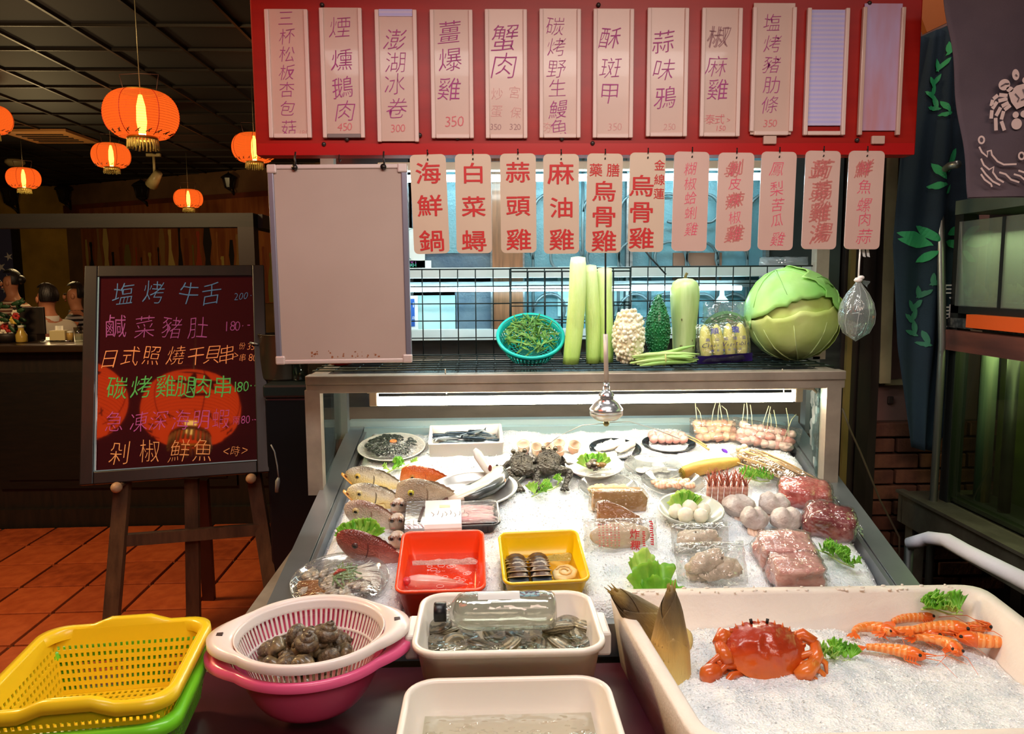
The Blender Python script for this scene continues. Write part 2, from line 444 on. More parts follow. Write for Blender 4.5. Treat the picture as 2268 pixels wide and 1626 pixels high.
# blue flower window picture on the ochre wall
fp = onY(2, 640, 15.3)
pic = thing('wall_picture', 'tall blue panel with white flowers in a dark frame on the ochre wall', 'picture', TR(fp.x, 15.36, fp.z))
MB().box((0, 0, 0), (0.56, 0.03, 2.3)).build('panel', mat('slate_blue_panel', (72, 74, 110), 0.6), pic)
fr = MB(); fr.box((0.33, -0.01, 0), (0.14, 0.06, 2.44)); fr.box((-0.33, -0.01, 0), (0.1, 0.06, 2.44)); fr.box((0, -0.01, 1.19), (0.6, 0.06, 0.08)); fr.box((0, -0.01, -1.19), (0.6, 0.06, 0.08))
fr.build('frame', M_dark, pic)
fb = MB()
for (fx, fz, r) in ((0.17, 0.62, 0.09), (0.0, 0.42, 0.11), (0.12, 0.22, 0.07), (-0.1, 0.75, 0.08), (0.05, 0.0, 0.09), (-0.12, 0.15, 0.07)):
    pts = [(r * (1 if i % 2 else 0.35) * math.cos(i * PI / 5) + fx, r * (1 if i % 2 else 0.35) * math.sin(i * PI / 5) + fz) for i in range(10)]
    fb.flat(pts, Matrix.Translation((0, -0.018, 0)) @ FACE)
fb.build('flower_print', ink('flower_white', (226, 220, 214)), pic)
# bar counter in front of the dining room
CY = 4.86
ctr = thing('bar_counter', 'long near-black bar counter with panelled front, behind the easel', 'counter', (-3.0, CY, 0))
L, Rr = -4.2, 2.13
MB().box(((L + Rr) / 2, 0.3, 0.57), (Rr - L, 0.6, 1.1)).build('body', M_dark2, ctr)
MB().rbox(((L + Rr) / 2, 0.28, 1.145), (Rr - L + 0.06, 0.72, 0.045), 0.008).build('counter_top', mat('counter_top_wood', (52, 36, 24), 0.3, col2=(34, 24, 16), scale=5, stretch=(1, 6, 1)), ctr)
for k in range(8):
    x = L + 0.45 + 0.8 * k
    f = MB(); f.box((x, -0.008, 0.62), (0.68, 0.02, 0.74)); f.box((x, -0.014, 0.62), (0.56, 0.03, 0.62))
    f.build('panel', M_dark, ctr)
MB().box(((L + Rr) / 2, -0.02, 0.06), (Rr - L, 0.04, 0.12)).build('kickboard', M_dark2, ctr)
# timber frame over the counter
p0 = onY(-60, 490, 5.0); p1 = onY(566, 490, 5.0)
bf = thing('timber_gantry', 'dark timber beam and post frame standing over the bar counter', 'frame', (p1.x, 5.0, 1.168))
z0, z1 = onY(300, 505, 5.0).z - 1.168, onY(300, 474, 5.0).z - 1.168
MB().box(((p0.x - p1.x) / 2 - 0.4, 0, (z0 + z1) / 2), (p1.x - p0.x + 0.8, 0.1, z1 - z0)).build('beam', M_dark, bf)
MB().box((-0.05, 0, z0 / 2), (0.1, 0.1, z0)).build('post', mat('red_brown_post', (34, 18, 17), 0.45), bf)
MB().box((-0.02, 0.75, (z0 + z1) / 2), (0.1, 1.4, z1 - z0)).build('side_beam', M_dark, bf)
MB().box((-0.02, 1.4, z0 / 2), (0.09, 0.09, z0)).build('post', M_dark, bf)
# ---- wall behind the stall, with the kitchen window
WY = 3.02
M_stone = mat('dark_stone_wall', (50, 50, 50), 0.3, col2=(34, 34, 36), kind='noise', scale=6, detail=8, stretch=(1, 1, 6), coat=0.2)
M_low = mat('brown_grey_wall', (94, 84, 72), 0.5, col2=(78, 68, 58), scale=5, stretch=(1, 1, 3))
M_alu = mat('dull_aluminium', (150, 156, 158), 0.38, 0.7, col2=(120, 126, 128), scale=12, stretch=(1, 1, 6))
M_white = mat('white_ledge', (214, 226, 226), 0.4, col2=(200, 214, 214), scale=8)
xl = onY(735, 700, WY).x; xr = onY(1868, 700, WY).x;
zs = onY(1200, 744, WY).z
struct('wall_stall_back', MB().box(((xl + xr) / 2, WY + 0.06, (zs + 1.05) / 2), (xr - xl, 0.1, zs - 1.05)), M_stone)
struct('wall_stall_lower', MB().box(((xl + xr) / 2, WY + 0.055, 0.525), (xr - xl, 0.1, 1.05)), M_low)
struct('wall_stall_top', MB().box(((xl + xr) / 2, WY + 0.06, 2.75), (xr - xl, 0.1, 1.1)), M_dark2)
struct('wall_stall_side', MB().box((xl + 0.04, WY + 0.6, 1.65), (0.08, 1.0, 3.3)), M_dark2)
# window: frames, frosted panes, wooden post, curled iron grille
win = tag(bpy.data.objects.new('window_1', None), kind='structure'); COL.objects.link(win); win.location = (0, WY, 0)
def wp(px, py): p = onY(px, py, WY); return p.x, p.z
M_frost = mat('frosted_glass', (112, 158, 168), 0.22, col2=(92, 136, 150), scale=2.5, detail=4, bump=0.25, bscale=120)
M_frost2 = mat('grey_frosted_glass', (106, 124, 134), 0.3, col2=(70, 92, 112), scale=7, detail=5, bump=0.2, bscale=90)
M_pale = mat('pale_backing_panel', (178, 214, 214), 0.5, col2=(160, 200, 204), scale=4)
M_oak = mat('brown_wood_post', (142, 96, 66), 0.35, col2=(112, 76, 52), scale=10, stretch=(8, 8, 0.6), coat=0.3)
def panel(px0, px1, py0, py1, m, name, dy=0.03, th=0.02):
    x0, z1_ = wp(px0, py0); x1, z0_ = wp(px1, py1)
    x0 = wp(px0, (py0 + py1) / 2)[0]; x1 = wp(px1, (py0 + py1) / 2)[0]
    return MB().box(((x0 + x1) / 2, dy, (z0_ + z1_) / 2), (x1 - x0, th, z1_ - z0_)).build(name, m, win)
panel(735, 912, 300, 744, M_stone, 'blind_panel')
panel(905, 1010, 655, 744, M_pale, 'pane'); panel(1008, 1092, 648, 738, M_frost2, 'pane')
panel(905, 1092, 300, 605, M_frost2, 'pane')
panel(940, 1085, 380, 560, M_frost, 'pane', 0.022)
panel(1155, 1392, 300, 744, M_frost, 'pane'); panel(1392, 1700, 300, 744, M_frost, 'pane')
panel(1700, 1868, 300, 744, mat('dark_pane', (58, 66, 66), 0.35, col2=(44, 50, 50), scale=6), 'pane')
panel(1236, 1382, 590, 700, M_pale, 'notice_pane', 0.022)
panel(1090, 1157, 300, 744, M_oak, 'window_post', 0.0, 0.05)
panel(1492, 1600, 560, 640, mat('brown_cloth_patch', (140, 104, 84), 0.7), 'curtain_patch', 0.02)
panel(900, 1700, 730, 746, M_white, 'window_sill', -0.01, 0.06)
for px in (1090, 1157, 1390, 1396, 1698):
    panel(px - 4, px + 4, 300, 744, M_alu, 'window_frame', 0.005, 0.04)
# curled iron grille
M_iron = mat('blue_grey_iron', (104, 124, 130), 0.4, 0.5)
gl = MB()
for cx in (1180, 1290, 1370, 1440, 1520, 1590, 1655):
    x = wp(cx, 500)[0]
    gl.tube([(x, -0.012, wp(cx, 340)[1]), (x, -0.012, wp(cx, 742)[1])], 0.006, 6)
    for zc, sgn in ((wp(cx, 470)[1], 1), (wp(cx, 575)[1], -1), (wp(cx, 690)[1], 1)):
        pts = []
        for i in range(17):
            a = i / 16 * 1.6 * PI; r = 0.075 * (1 - 0.55 * i / 16)
            pts.append((x + sgn * (0.075 - r * math.cos(a)), -0.012, zc + r * math.sin(a) * 1.1))
        gl.tube(pts, 0.006, 6)
gl.build('iron_scroll', M_iron, win)
# white shelf ledge along the window with a slim glowing tube below it
x0, zt = wp(880, 597); x1, zb = wp(1800, 614)
led = thing('wall_ledge', 'long white ledge with grey underside fixed across the frosted window', 'shelf', ((x0 + x1) / 2, WY - 0.1, zb))
MB().rbox((0, 0.05, (zt - zb) / 2 + 0.004), (x1 - x0, 0.12, zt - zb), 0.003).build('shelf_board', M_white, led)
zc = wp(1300, 632)[1] - zb
MB().box((0, 0.07, zc / 2 - 0.01), (x1 - x0, 0.04, -zc)).build('apron', M_alu, led)
# wall behind that closes the kitchen
struct('wall_kitchen', MB().box((0.62, WY + 0.9, 1.2), (2.4, 0.05, 2.4)), M_dark2)
# ================================================================ RIGHT-HAND SIDE
M_pillar = mat('dark_brown_pillar', (52, 40, 32), 0.5, col2=(38, 30, 26), scale=4, stretch=(3, 1, 0.4))
M_pink = mat('pinkish_plaster', (150, 112, 104), 0.8, col2=(132, 98, 90), scale=5, bump=0.1, bscale=30)
M_cream = mat('cream_trim', (166, 150, 112), 0.6, col2=(146, 130, 96), scale=8)
RY = 3.06
def rp(px, py, y=RY): p = onY(px, py, y); return p
a = rp(1856, 700); b = rp(1942, 700)
struct('wall_pillar', MB().box(((a.x + b.x) / 2, RY + 0.06, 1.35), (b.x - a.x, 0.2, 2.7)), M_pillar)
struct('trim_2', MB().box((rp(1868, 700).x, RY - 0.055, 1.35), (0.02, 0.02, 2.7)), mat('olive_edge', (120, 100, 52), 0.5))
struct('trim_3', MB().box((rp(1906, 700).x, RY - 0.05, 1.35), (0.05, 0.012, 2.7)), M_dark2)
zt, zb = rp(1950, 330).z, rp(1950, 846).z
struct('trim_4', MB().bar((rp(1965, 330).x, RY - 0.03, zt), (rp(1948, 846).x, RY - 0.03, zb), 0.045, 0.03, (0, 1, 0)), M_cream)
a = rp(1936, 700); b = rp(2300, 700); zb = rp(1960, 932).z
struct('wall_right', MB().box(((a.x + b.x) / 2, RY + 0.1, 1.75), (b.x - a.x, 0.1, 3.5)), M_dark2)
struct('wall_plaster', MB().box(((a.x + 2.02) / 2, RY + 0.03, (zb + 2.6) / 2), (2.02 - a.x, 0.04, 2.6 - zb)), M_pink)
z = rp(1960, 846).z
struct('trim_5', MB().box((rp(1976, 846).x, RY - 0.005, z), (0.08, 0.03, 0.022)), M_cream)
so = rp(1972, 886)
o = MB().rbox((0, 0, 0), (0.022, 0.012, 0.03), 0.003).build('wall_socket', mat('dark_socket', (58, 44, 40), 0.5), None, TR(so.x, RY, so.z)); tag(o, 'small dark square socket on the pinkish plaster above the bricks', 'socket')
# brick pier under the plaster, brick by brick
M_brk = [mat('old_brick', c, 0.85, col2=d, scale=20, detail=5, bump=0.4, bscale=60) for c, d in
         (((112, 66, 46), (92, 54, 40)), ((100, 60, 46), (120, 74, 52)), ((128, 80, 56), (104, 62, 44)))]
M_mort = mat('mortar', (84, 62, 52), 0.95)
xa, xb = rp(1926, 1000).x, 2.1
pier = tag(MB().box(((xa + xb) / 2, RY + 0.05, zb / 2), (xb - xa, 0.08, zb)).build('wall_brick_pier', M_mort), kind='structure')
bm_ = [MB().rbox((0, 0, 0), (0.188, 0.05, 0.056), 0.004).mesh('brick', m) for m in M_brk]
half = [MB().rbox((0, 0, 0), (0.088, 0.05, 0.056), 0.004).mesh('brick', m) for m in M_brk]
row = 0; z = zb - 0.034
while z > 0.05:
    x = xa + (0.1 if row % 2 == 0 else 0.05)
    if row % 2:
        put('brick', half[row % 3], pier, TR(x, RY + 0.002 + random.uniform(-0.003, 0.004), z)); x += 0.15
    while x < xb:
        put('brick', bm_[random.randrange(3)], pier, TR(x, RY + 0.002 + random.uniform(-0.003, 0.004), z)); x += 0.2
    z -= 0.066; row += 1
# loose cable down the pillar
c0, c1, c2, c3 = rp(1866, 905, 2.9), rp(1905, 1000, 2.9), rp(1950, 1110, 2.9), rp(1992, 1190, 2.9)
o = MB().tube([c0, c0.lerp(c1, .5) + V((-.004, 0, .0)), c1, c1.lerp(c2, .5), c2, c3, c3 + V((0.03, 0.04, -0.2))], 0.004, 6).build('wall_cable', mat('grey_brown_cable', (92, 78, 62), 0.6)); tag(o, 'thin grey-brown cable hanging loose in front of the brick pier', 'cable')
# ---- orange-lit corner above: timber fascia
struct('trim_6', MB().bar(rp(2035, 40, 2.9), rp(2130, -5, 2.9), 0.03, 0.12), mat('orange_brown_board', (168, 92, 40), 0.6))
# ---- green and navy laurel banner
FY = 2.86
Mn = mat('navy_cloth', (22, 44, 60), 0.85, col2=(16, 34, 48), scale=3, bump=0.2, bscale=300)
ban = thing('banner', 'dark navy cloth banner printed with green laurel wreaths beside the plaster wall', 'banner', (0, FY, 0))
def fq(px, py, dy=0.0): return onY(px, py, FY + dy) - V((0, FY, 0))
def bfold(u, v): return 0.025 * math.sin(u * 9 + 2 * v) * (0.3 + 0.7 * v) + 0.012 * math.sin(u * 17 + 5 * v)
LE = [(0, 2040, 80), (0.25, 2004, 310), (0.5, 1984, 540), (0.75, 1992, 770), (1, 2022, 992)]
RE = [(0, 2140, 40), (0.25, 2160, 300), (0.5, 2170, 540), (0.75, 2140, 770), (1, 2068, 1000)]
def edge(E_, v):
    for (a0, x0, y0), (a1, x1, y1) in zip(E_, E_[1:]):
        if v <= a1 + 1e-9:
            k = (v - a0) / (a1 - a0); return x0 + (x1 - x0) * k, y0 + (y1 - y0) * k
def banp(u, v, lift=0.0):
    a, b = edge(LE, v), edge(RE, v)
    p = fq(a[0] + (b[0] - a[0]) * u, a[1] + (b[1] - a[1]) * u); p.y += bfold(u, v) - lift; return p
cl = MB().grid(lambda u, v: banp(u, v), 30, 50).build('cloth', Mn, ban)
so_ = cl.modifiers.new('thickness', 'SOLIDIFY'); so_.thickness = 0.002; so_.offset = 1
Mgr = ink('laurel_green', (38, 150, 92)); Mgr2 = ink('laurel_green_dim', (36, 104, 78))
def inv(px, py):
    best = min(((abs(edge(LE, v / 400)[1] + (edge(RE, v / 400)[1] - edge(LE, v / 400)[1]) * 0.5 - py), v / 400) for v in range(401)))[1]
    a, b = edge(LE, best), edge(RE, best); return (px - a[0]) / (b[0] - a[0]), best
def leafpoly(mb, px, py, L_, ang, wd=0.34):
    n = 9; c, s_ = math.cos(ang), math.sin(ang)
    def Q(x, y):
        u, v = inv(px + x * c - y * s_, py + x * s_ + y * c); return banp(min(max(u, 0), 1), min(max(v, 0), 1), 0.006)
    vs = []
    for k in range(n):
        t = k / (n - 1); w_ = wd * L_ * 0.5 * math.sin(PI * t) ** 0.8 + 0.01
        vs += [Q(t * L_, w_), Q(t * L_, 0), Q(t * L_, -w_)]
    mb.add(vs, [q for k in range(n - 1) for q in ((3 * k, 3 * k + 1, 3 * k + 4, 3 * k + 3), (3 * k + 1, 3 * k + 2, 3 * k + 5, 3 * k + 4))])
lf = MB()
wr = [(2090, 125), (2072, 155), (2062, 190), (2062, 215), (2075, 240), (2098, 252)]
for i, (x, y) in enumerate(wr):
    an = math.atan2(wr[min(i + 1, 5)][1] - wr[max(i - 1, 0)][1], wr[min(i + 1, 5)][0] - wr[max(i - 1, 0)][0])
    leafpoly(lf, x, y, 34, an + PI + 0.5); leafpoly(lf, x + 6, y + 2, 30, an + PI - 0.55)
for (x, y, L_, an) in ((2088, 398, 46, -2.2), (2092, 385, 64, -1.05), (2092, 410, 42, 3.05), (2088, 432, 30, -0.9), (2060, 545, 52, -2.6), (2050, 530, 62, -2.9), (2055, 545, 66, 3.4), (2075, 535, 60, -2.5),
                       (2100, 520, 60, -0.35), (2092, 535, 55, 0.2), (2070, 556, 50, 2.6)):
    leafpoly(lf, x, y, L_, an)
lf.build('laurel_print', Mgr, ban)
lf = MB(); wr = [(2050, 632), (2028, 660), (2018, 690), (2018, 715), (2026, 742), (2048, 762)]
for i, (x, y) in enumerate(wr):
    an = math.atan2(wr[min(i + 1, 5)][1] - wr[max(i - 1, 0)][1], wr[min(i + 1, 5)][0] - wr[max(i - 1, 0)][0])
    leafpoly(lf, x, y, 34, an + PI + 0.5); leafpoly(lf, x + 6, y + 2, 30, an + PI - 0.55)
lf.build('laurel_print', Mgr2, ban)
Mwl = ink('banner_white', (206, 206, 200)); p = fq(2085, 690)
letters([('月', fq(2084, 645).x, fq(2084, 645).z, 0.055), ('桂', fq(2082, 690).x, fq(2082, 690).z, 0.055), ('冠', fq(2080, 735).x, fq(2080, 735).z, 0.055), ('冠', fq(2124, 232).x, fq(2124, 232).z, 0.06)],
        Matrix.Translation((0, -0.045, 0)) @ FACE, 0.012).build('lettering', Mwl, ban)
# ---- purple half curtain with crab print, nearest
NY = 2.02
Mp = mat('grey_purple_cloth', (98, 82, 88), 0.85, col2=(84, 70, 78), scale=4, bump=0.2, bscale=400)
nor = thing('noren_curtain', 'grey-purple hanging half curtain with a pale crab and wave print', 'curtain', (0, NY, 0))
def nq(px, py): return onY(px, py, NY) - V((0, NY, 0))
def norp(u, v, lift=0):
    x0 = 2088 + (2152 - 2088) * v; x1 = 2420; py = -40 + (438 + 40) * v
    p = nq(x0 + (x1 - x0) * u, py); p.y += 0.012 * math.sin(u * 8 + v * 2) * v + 0.006 * math.sin(v * 14 + u * 3) - lift; return p
cl = MB().grid(norp, 24, 30).build('cloth', Mp, nor)
so_ = cl.modifiers.new('thickness', 'SOLIDIFY'); so_.thickness = 0.002; so_.offset = 1
hm = MB().grid(lambda u, v: norp(u, 0.965 + 0.03 * v, 0.003), 24, 1); hm.build('hem', Mp, nor)
Mpr = ink('pale_print', (226, 196, 188)); s_ = m_px(V((0, NY, 0)) + nq(2230, 230)); T0 = Matrix.Translation((0, -0.02, 0)) @ FACE
def q2(px, py): p = nq(px, py); return p.x, p.z
pb = MB()
def blob(cx, cy, rx, ry, an=0, n=18, ex=1.0):
    x, z_ = q2(cx, cy); rx *= s_; ry *= s_
    pts = [(x + rx * math.cos(t) * math.cos(an) - ry * math.sin(t) * math.sin(an), z_ + rx * math.cos(t) * math.sin(an) + ry * math.sin(t) * math.cos(an)) for t in (2 * PI * k / n for k in range(n))]
    pb.flat(pts, T0)
def stroke(pts, w_, mb=None):
    mb = mb or pb; P = [V((*q2(*p), 0)) for p in pts]; w_ = w_ * s_ / 2; vs = []
    for i, p in enumerate(P):
        t_ = (P[min(i + 1, len(P) - 1)] - P[max(i - 1, 0)]).normalized(); nn = V((-t_.y, t_.x, 0)); vs += [T0 @ (p + nn * w_), T0 @ (p - nn * w_)]
    mb.add(vs, [(2 * i, 2 * i + 1, 2 * i + 3, 2 * i + 2) for i in range(len(P) - 1)])
shell = [(2222, 210), (2240, 194), (2262, 188), (2285, 192), (2300, 205), (2300, 225), (2280, 240), (2262, 236), (2240, 246), (2228, 230)]
pb.flat([q2(*p) for p in reversed(shell)], T0)
blob(2213, 192, 13, 12, 0.3); blob(2238, 170, 8, 12, 0.2); blob(2262, 182, 10, 8); blob(2240, 278, 12, 12); blob(2258, 256, 10, 8); blob(2238, 258, 7, 7); blob(2225, 202, 8, 6)
for leg in ([(2222, 216), (2200, 214), (2188, 224), (2184, 240)], [(2222, 222), (2198, 228), (2186, 246), (2184, 268)], [(2224, 230), (2206, 240), (2194, 262), (2195, 295)], [(2228, 236), (2212, 248), (2206, 270), (2214, 294)], [(2262, 186), (2268, 176), (2280, 166)]):
    for a_, b_ in zip(leg, leg[1:]):
        dx, dy = (b_[0] - a_[0]) * 0.08, (b_[1] - a_[1]) * 0.08
        stroke([(a_[0] + dx, a_[1] + dy), (b_[0] - dx, b_[1] - dy)], 8)
pb.build('crab_print', Mpr, nor)
dk = MB(); T0 = Matrix.Translation((0, -0.023, 0)) @ FACE
for ln in ([(2235, 212), (2244, 222), (2240, 230)], [(2252, 202), (2256, 212), (2264, 210)], [(2248, 226), (2258, 222)], [(2236, 170), (2240, 174)], [(2204, 196), (2214, 190), (2222, 190)]): stroke(ln, 2.5, dk)
dk.build('crab_lines', ink('print_gap', (96, 80, 86)), nor)
pb = MB(); T0 = Matrix.Translation((0, -0.02, 0)) @ FACE
def ring(cx, cy, r):
    stroke([(cx + r * math.cos(2 * PI * k / 16), cy + r * 1.25 * math.sin(2 * PI * k / 16)) for k in range(17)], 4)
ring(2163, 313, 6); ring(2251, 348, 6)
stroke([(2158, 328), (2164, 340), (2176, 350), (2176, 338), (2184, 336), (2186, 346), (2198, 360), (2212, 367), (2240, 366)], 4)
stroke([(2162, 354), (2168, 368), (2180, 378), (2190, 372), (2188, 384), (2198, 398), (2212, 406)], 4)
stroke([(2162, 374), (2172, 388), (2188, 404), (2204, 412)], 4); stroke([(2162, 388), (2170, 400), (2184, 410), (2186, 416)], 4)
stroke([(2202, 384), (2216, 388), (2228, 400), (2246, 406)], 4); stroke([(2234, 388), (2248, 392), (2262, 404), (2280, 406)], 4); stroke([(2244, 380), (2262, 386), (2284, 398)], 4)
pb.build('wave_print', Mpr, nor)
# ---- live fish tank on a steel stand, its long side towards the stall
TX = 1.72
def tq(px, py): return onX(px, py, TX)
M_fr = mat('black_tank_frame', (26, 28, 26), 0.45); M_st = mat('weathered_steel', (120, 112, 96), 0.45, 0.6, col2=(92, 84, 70), scale=8, detail=6, bump=0.1)
y0, y1 = tq(2108, 600).y, 1.25
tank = thing('fish_tank', 'tall two-tier live seafood tank with greenish water and black frame', 'tank', (TX, y0, 0))
def tz(px, py): return tq(px, py).z
zT, zA, zB_, zC, zD, zE = tz(2200, 448), tz(2200, 482), tz(2200, 682), tz(2200, 702), tz(2200, 740), tz(2200, 788)
zF = tz(2060, 1100)
Ly = y0 - y1; W_ = 0.5
fr = MB()
fr.box((0.03, -0.02, (zT + 0.55) / 2), (0.05, 0.05, zT - 0.55)).build('corner_post', M_fr, tank)
MB().box((W_ - 0.03, -0.02, (zT + 0.55) / 2), (0.05, 0.05, zT - 0.55)).build('corner_post', M_fr, tank)
yq = tq(2218, 560).y - y0
MB().box((0.012, yq, (zA + zB_) / 2), (0.02, 0.018, zA - zB_)).build('corner_post', M_fr, tank)
MB().box((0.03, -Ly / 2, zB_ - 0.012), (0.05, Ly, 0.03)).build('frame_rail', M_fr, tank)
MB().box((W_ / 2, -Ly / 2, zT), (W_, Ly, 0.05)).build('hood', mat('grey_green_hood', (86, 96, 84), 0.4, col2=(70, 80, 70), scale=6), tank)
MB().box((0.0, -Ly / 2, (zD + zE) / 2), (0.05, Ly, zD - zE)).build('timber_rail', mat('red_brown_timber', (112, 62, 50), 0.6, col2=(86, 48, 40), scale=6, stretch=(1, 0.5, 4)), tank)
MB().box((0.01, -Ly / 2, (zC + zD) / 2 - 0.003), (0.03, Ly, (zC - zD) * 0.6)).build('pebble_strip', mat('grey_pebble_strip', (74, 72, 68), 0.7, col2=(40, 40, 40), kind='voronoi', scale=60), tank)
M_pane = film('tank_glass', (225, 240, 220), 0.04, 0.35, 0.03, 0.0)
MB().box((0.006, -Ly / 2, (zA + zB_) / 2), (0.006, Ly - 0.05, zA - zB_)).build('glass_pane', film('clouded_tank_glass', (196, 220, 190), 0.04, 0.35, 0.06, 0.0, white=0.2), tank)
MB().box((W_ / 2, -Ly / 2, zB_ + 0.01), (W_ - 0.06, Ly - 0.06, 0.015)).build('tank_floor', M_fr, tank)
M_gw = mat('murky_green_water', (92, 122, 88), 0.4, col2=(120, 130, 62), scale=2.2, detail=5)
MB().box((W_ / 2 + 0.05, -Ly / 2, (zA + zB_) / 2), (0.02, Ly - 0.06, zA - zB_ - 0.02)).build('algae_screen', M_gw, tank)
co = MB()
for k in range(80):
    k += 0; co.ell((0.06 + 0.2 * random.random(), -random.random() * 0.8, zB_ + 0.02 + 0.035 * random.random()), (0.02, 0.02, 0.016 + 0.025 * random.random()), 8, 6, lambda d: 1 + 0.8 * nz(d.x * 3 + k, d.y * 3, d.z * 3 + 3))
tag(co.build('coral_rubble', mat('brown_green_coral', (60, 42, 24), 0.95, col2=(34, 30, 18), scale=40), tank), kind='stuff')
ot = MB(); pa, pb_ = tq(2166, 712), tq(2290, 730)
ot.box((0.0, -0.36, (zB_ + zD) / 2 - 0.005), (0.06, 0.42, (zB_ - zD) * 0.52)); ot.build('orange_tray', mat('orange_plastic', (226, 92, 34), 0.4), tank)
# lower tank: glass, dark green water, algae wall
zl0 = zF + 0.02
MB().box((0.01, -Ly / 2, (zE + zl0) / 2), (0.006, Ly - 0.04, zE - zl0)).build('glass_pane', M_pane, tank)
M_alg = mat('algae_green', (74, 82, 14), 0.6, col2=(26, 34, 12), kind='noise', scale=3.5, detail=7, stretch=(1, 0.8, 1))
MB().box((0.2, -Ly / 2, (zE + zl0) / 2), (0.02, Ly - 0.06, zE - zl0)).build('algae_screen', M_alg, tank)
MB().tube([(0.1, -0.1, zl0), (0.1, -0.1, zE)], 0.028, 12).build('drain_pipe', mat('grey_pipe', (88, 96, 92), 0.5), tank)
MB().tube([(0.09, -0.24, zl0), (0.09, -0.24, zE)], 0.02, 12).build('drain_pipe', M_fr, tank)
MB().box((0.25, -Ly / 2, zl0), (0.46, Ly - 0.04, 0.015)).build('tank_floor', M_fr, tank)
# bent steel pipe beside the tank
bp_ = [tq(2112, 760), tq(2108, 500), tq(2106, 400), tq(2112, 378), tq(2128, 366), tq(2148, 362)]
bp_ = [p + V((-0.03, 0.02, 0)) for p in bp_]; g0 = V((bp_[0].x, bp_[0].y, 0.02))
o = MB().tube([g0, bp_[0]] + bp_[1:], 0.014, 10).build('bent_pipe', mat('old_chrome_pipe', (130, 130, 124), 0.35, 0.8)); tag(o, 'bent grey metal pipe standing along the black tank corner', 'pipe')
# steel stand under the tank
st = thing('tank_stand', 'weathered steel stand with channel rail carrying the fish tank', 'stand', (TX, y0, 0))
zr = zF
MB().box((0.22, -Ly / 2 + 0.04, zr - 0.005), (0.6, Ly + 0.16, 0.02)).build('shelf_plate', M_st, st)
MB().box((-0.08, -Ly / 2 + 0.04, zr - 0.06), (0.02, Ly + 0.16, 0.11)).build('rail', M_st, st)
MB().box((-0.085, -Ly / 2 + 0.04, zr + 0.008), (0.035, Ly + 0.16, 0.012)).build('rail_lip', M_st, st)
for y in (0.06, -Ly - 0.0):
    for x in (-0.05, 0.44): MB().box((x, y, (zr - 0.02) / 2), (0.05, 0.05, zr - 0.02)).build('leg', M_st, st)
# padded white handle bar of a trolley
q0, q1, q2_, q3 = onY(2014, 1205, 2.25), onY(2058, 1192, 2.2), onY(2140, 1222, 2.0), onY(2275, 1290, 1.72)
tro = thing('trolley', 'hand trolley with thick white foam-padded handle bar near the tank stand', 'trolley', (q1.x, q1.y, 0))
O = V((q1.x, q1.y, 0)); e = (q3 - q2_)
MB().tube([q0 - O, (q0 * .4 + q1 * .6) - O, q1 - O, (q1 + q2_) / 2 - O + V((0, 0, .012)), q2_ - O, q3 - O, q3 + e * 0.9 - O], 0.022, 14, flat=0.9).build('foam_handle', mat('white_foam_grip', (206, 204, 214), 0.6, bump=0.1), tro)
f = q3 + e * 0.9
for p in (q0, f):
    MB().tube([p - O + V((0, 0, -0.01)), V((p.x, p.y, 0.12)) - O], 0.014, 8).build('upright', M_fr, tro)
MB().box(((q0.x + f.x) / 2 - O.x, (q0.y + f.y) / 2 - O.y, 0.14), (0.3, 0.6, 0.03)).build('deck', M_fr, tro)
for p in (q0, f):
    MB().lathe([(0.0, -0.02), (0.05, -0.02), (0.06, -0.01), (0.06, 0.01), (0.05, 0.02), (0.0, 0.02)], 16, TR(p.x - O.x, p.y - O.y, 0.06, rx=PI / 2)).build('wheel', M_fr, tro)
# ================================================================ DINING ROOM THINGS
def paper(name, tr, es, col=(255, 92, 24)):
    m, nt, n, l, out = newmat(name)
    t = n.new('ShaderNodeBsdfTransparent'); t.inputs[0].default_value = lin((255, 206, 120))
    e = n.new('ShaderNodeEmission'); e.inputs[0].default_value = lin(col); e.inputs[1].default_value = es
    x = n.new('ShaderNodeMixShader'); x.inputs[0].default_value = 1 - tr
    l.new(t.outputs[0], x.inputs[1]); l.new(e.outputs[0], x.inputs[2]); l.new(x.outputs[0], out.inputs[0]); return m
M_pap = paper('lit_orange_paper', 0.22, 1.12, (255, 100, 30))
M_rib = ink('red_rib', (176, 22, 14)); M_gold = mat('gold_trim', (176, 148, 70), 0.35, 0.6)
M_blk = ink('black_print', (18, 10, 8)); M_wire = mat('thin_wire', (150, 140, 110), 0.4, 0.7)
M_bulb = glow('bulb_light', (255, 236, 170), 16)
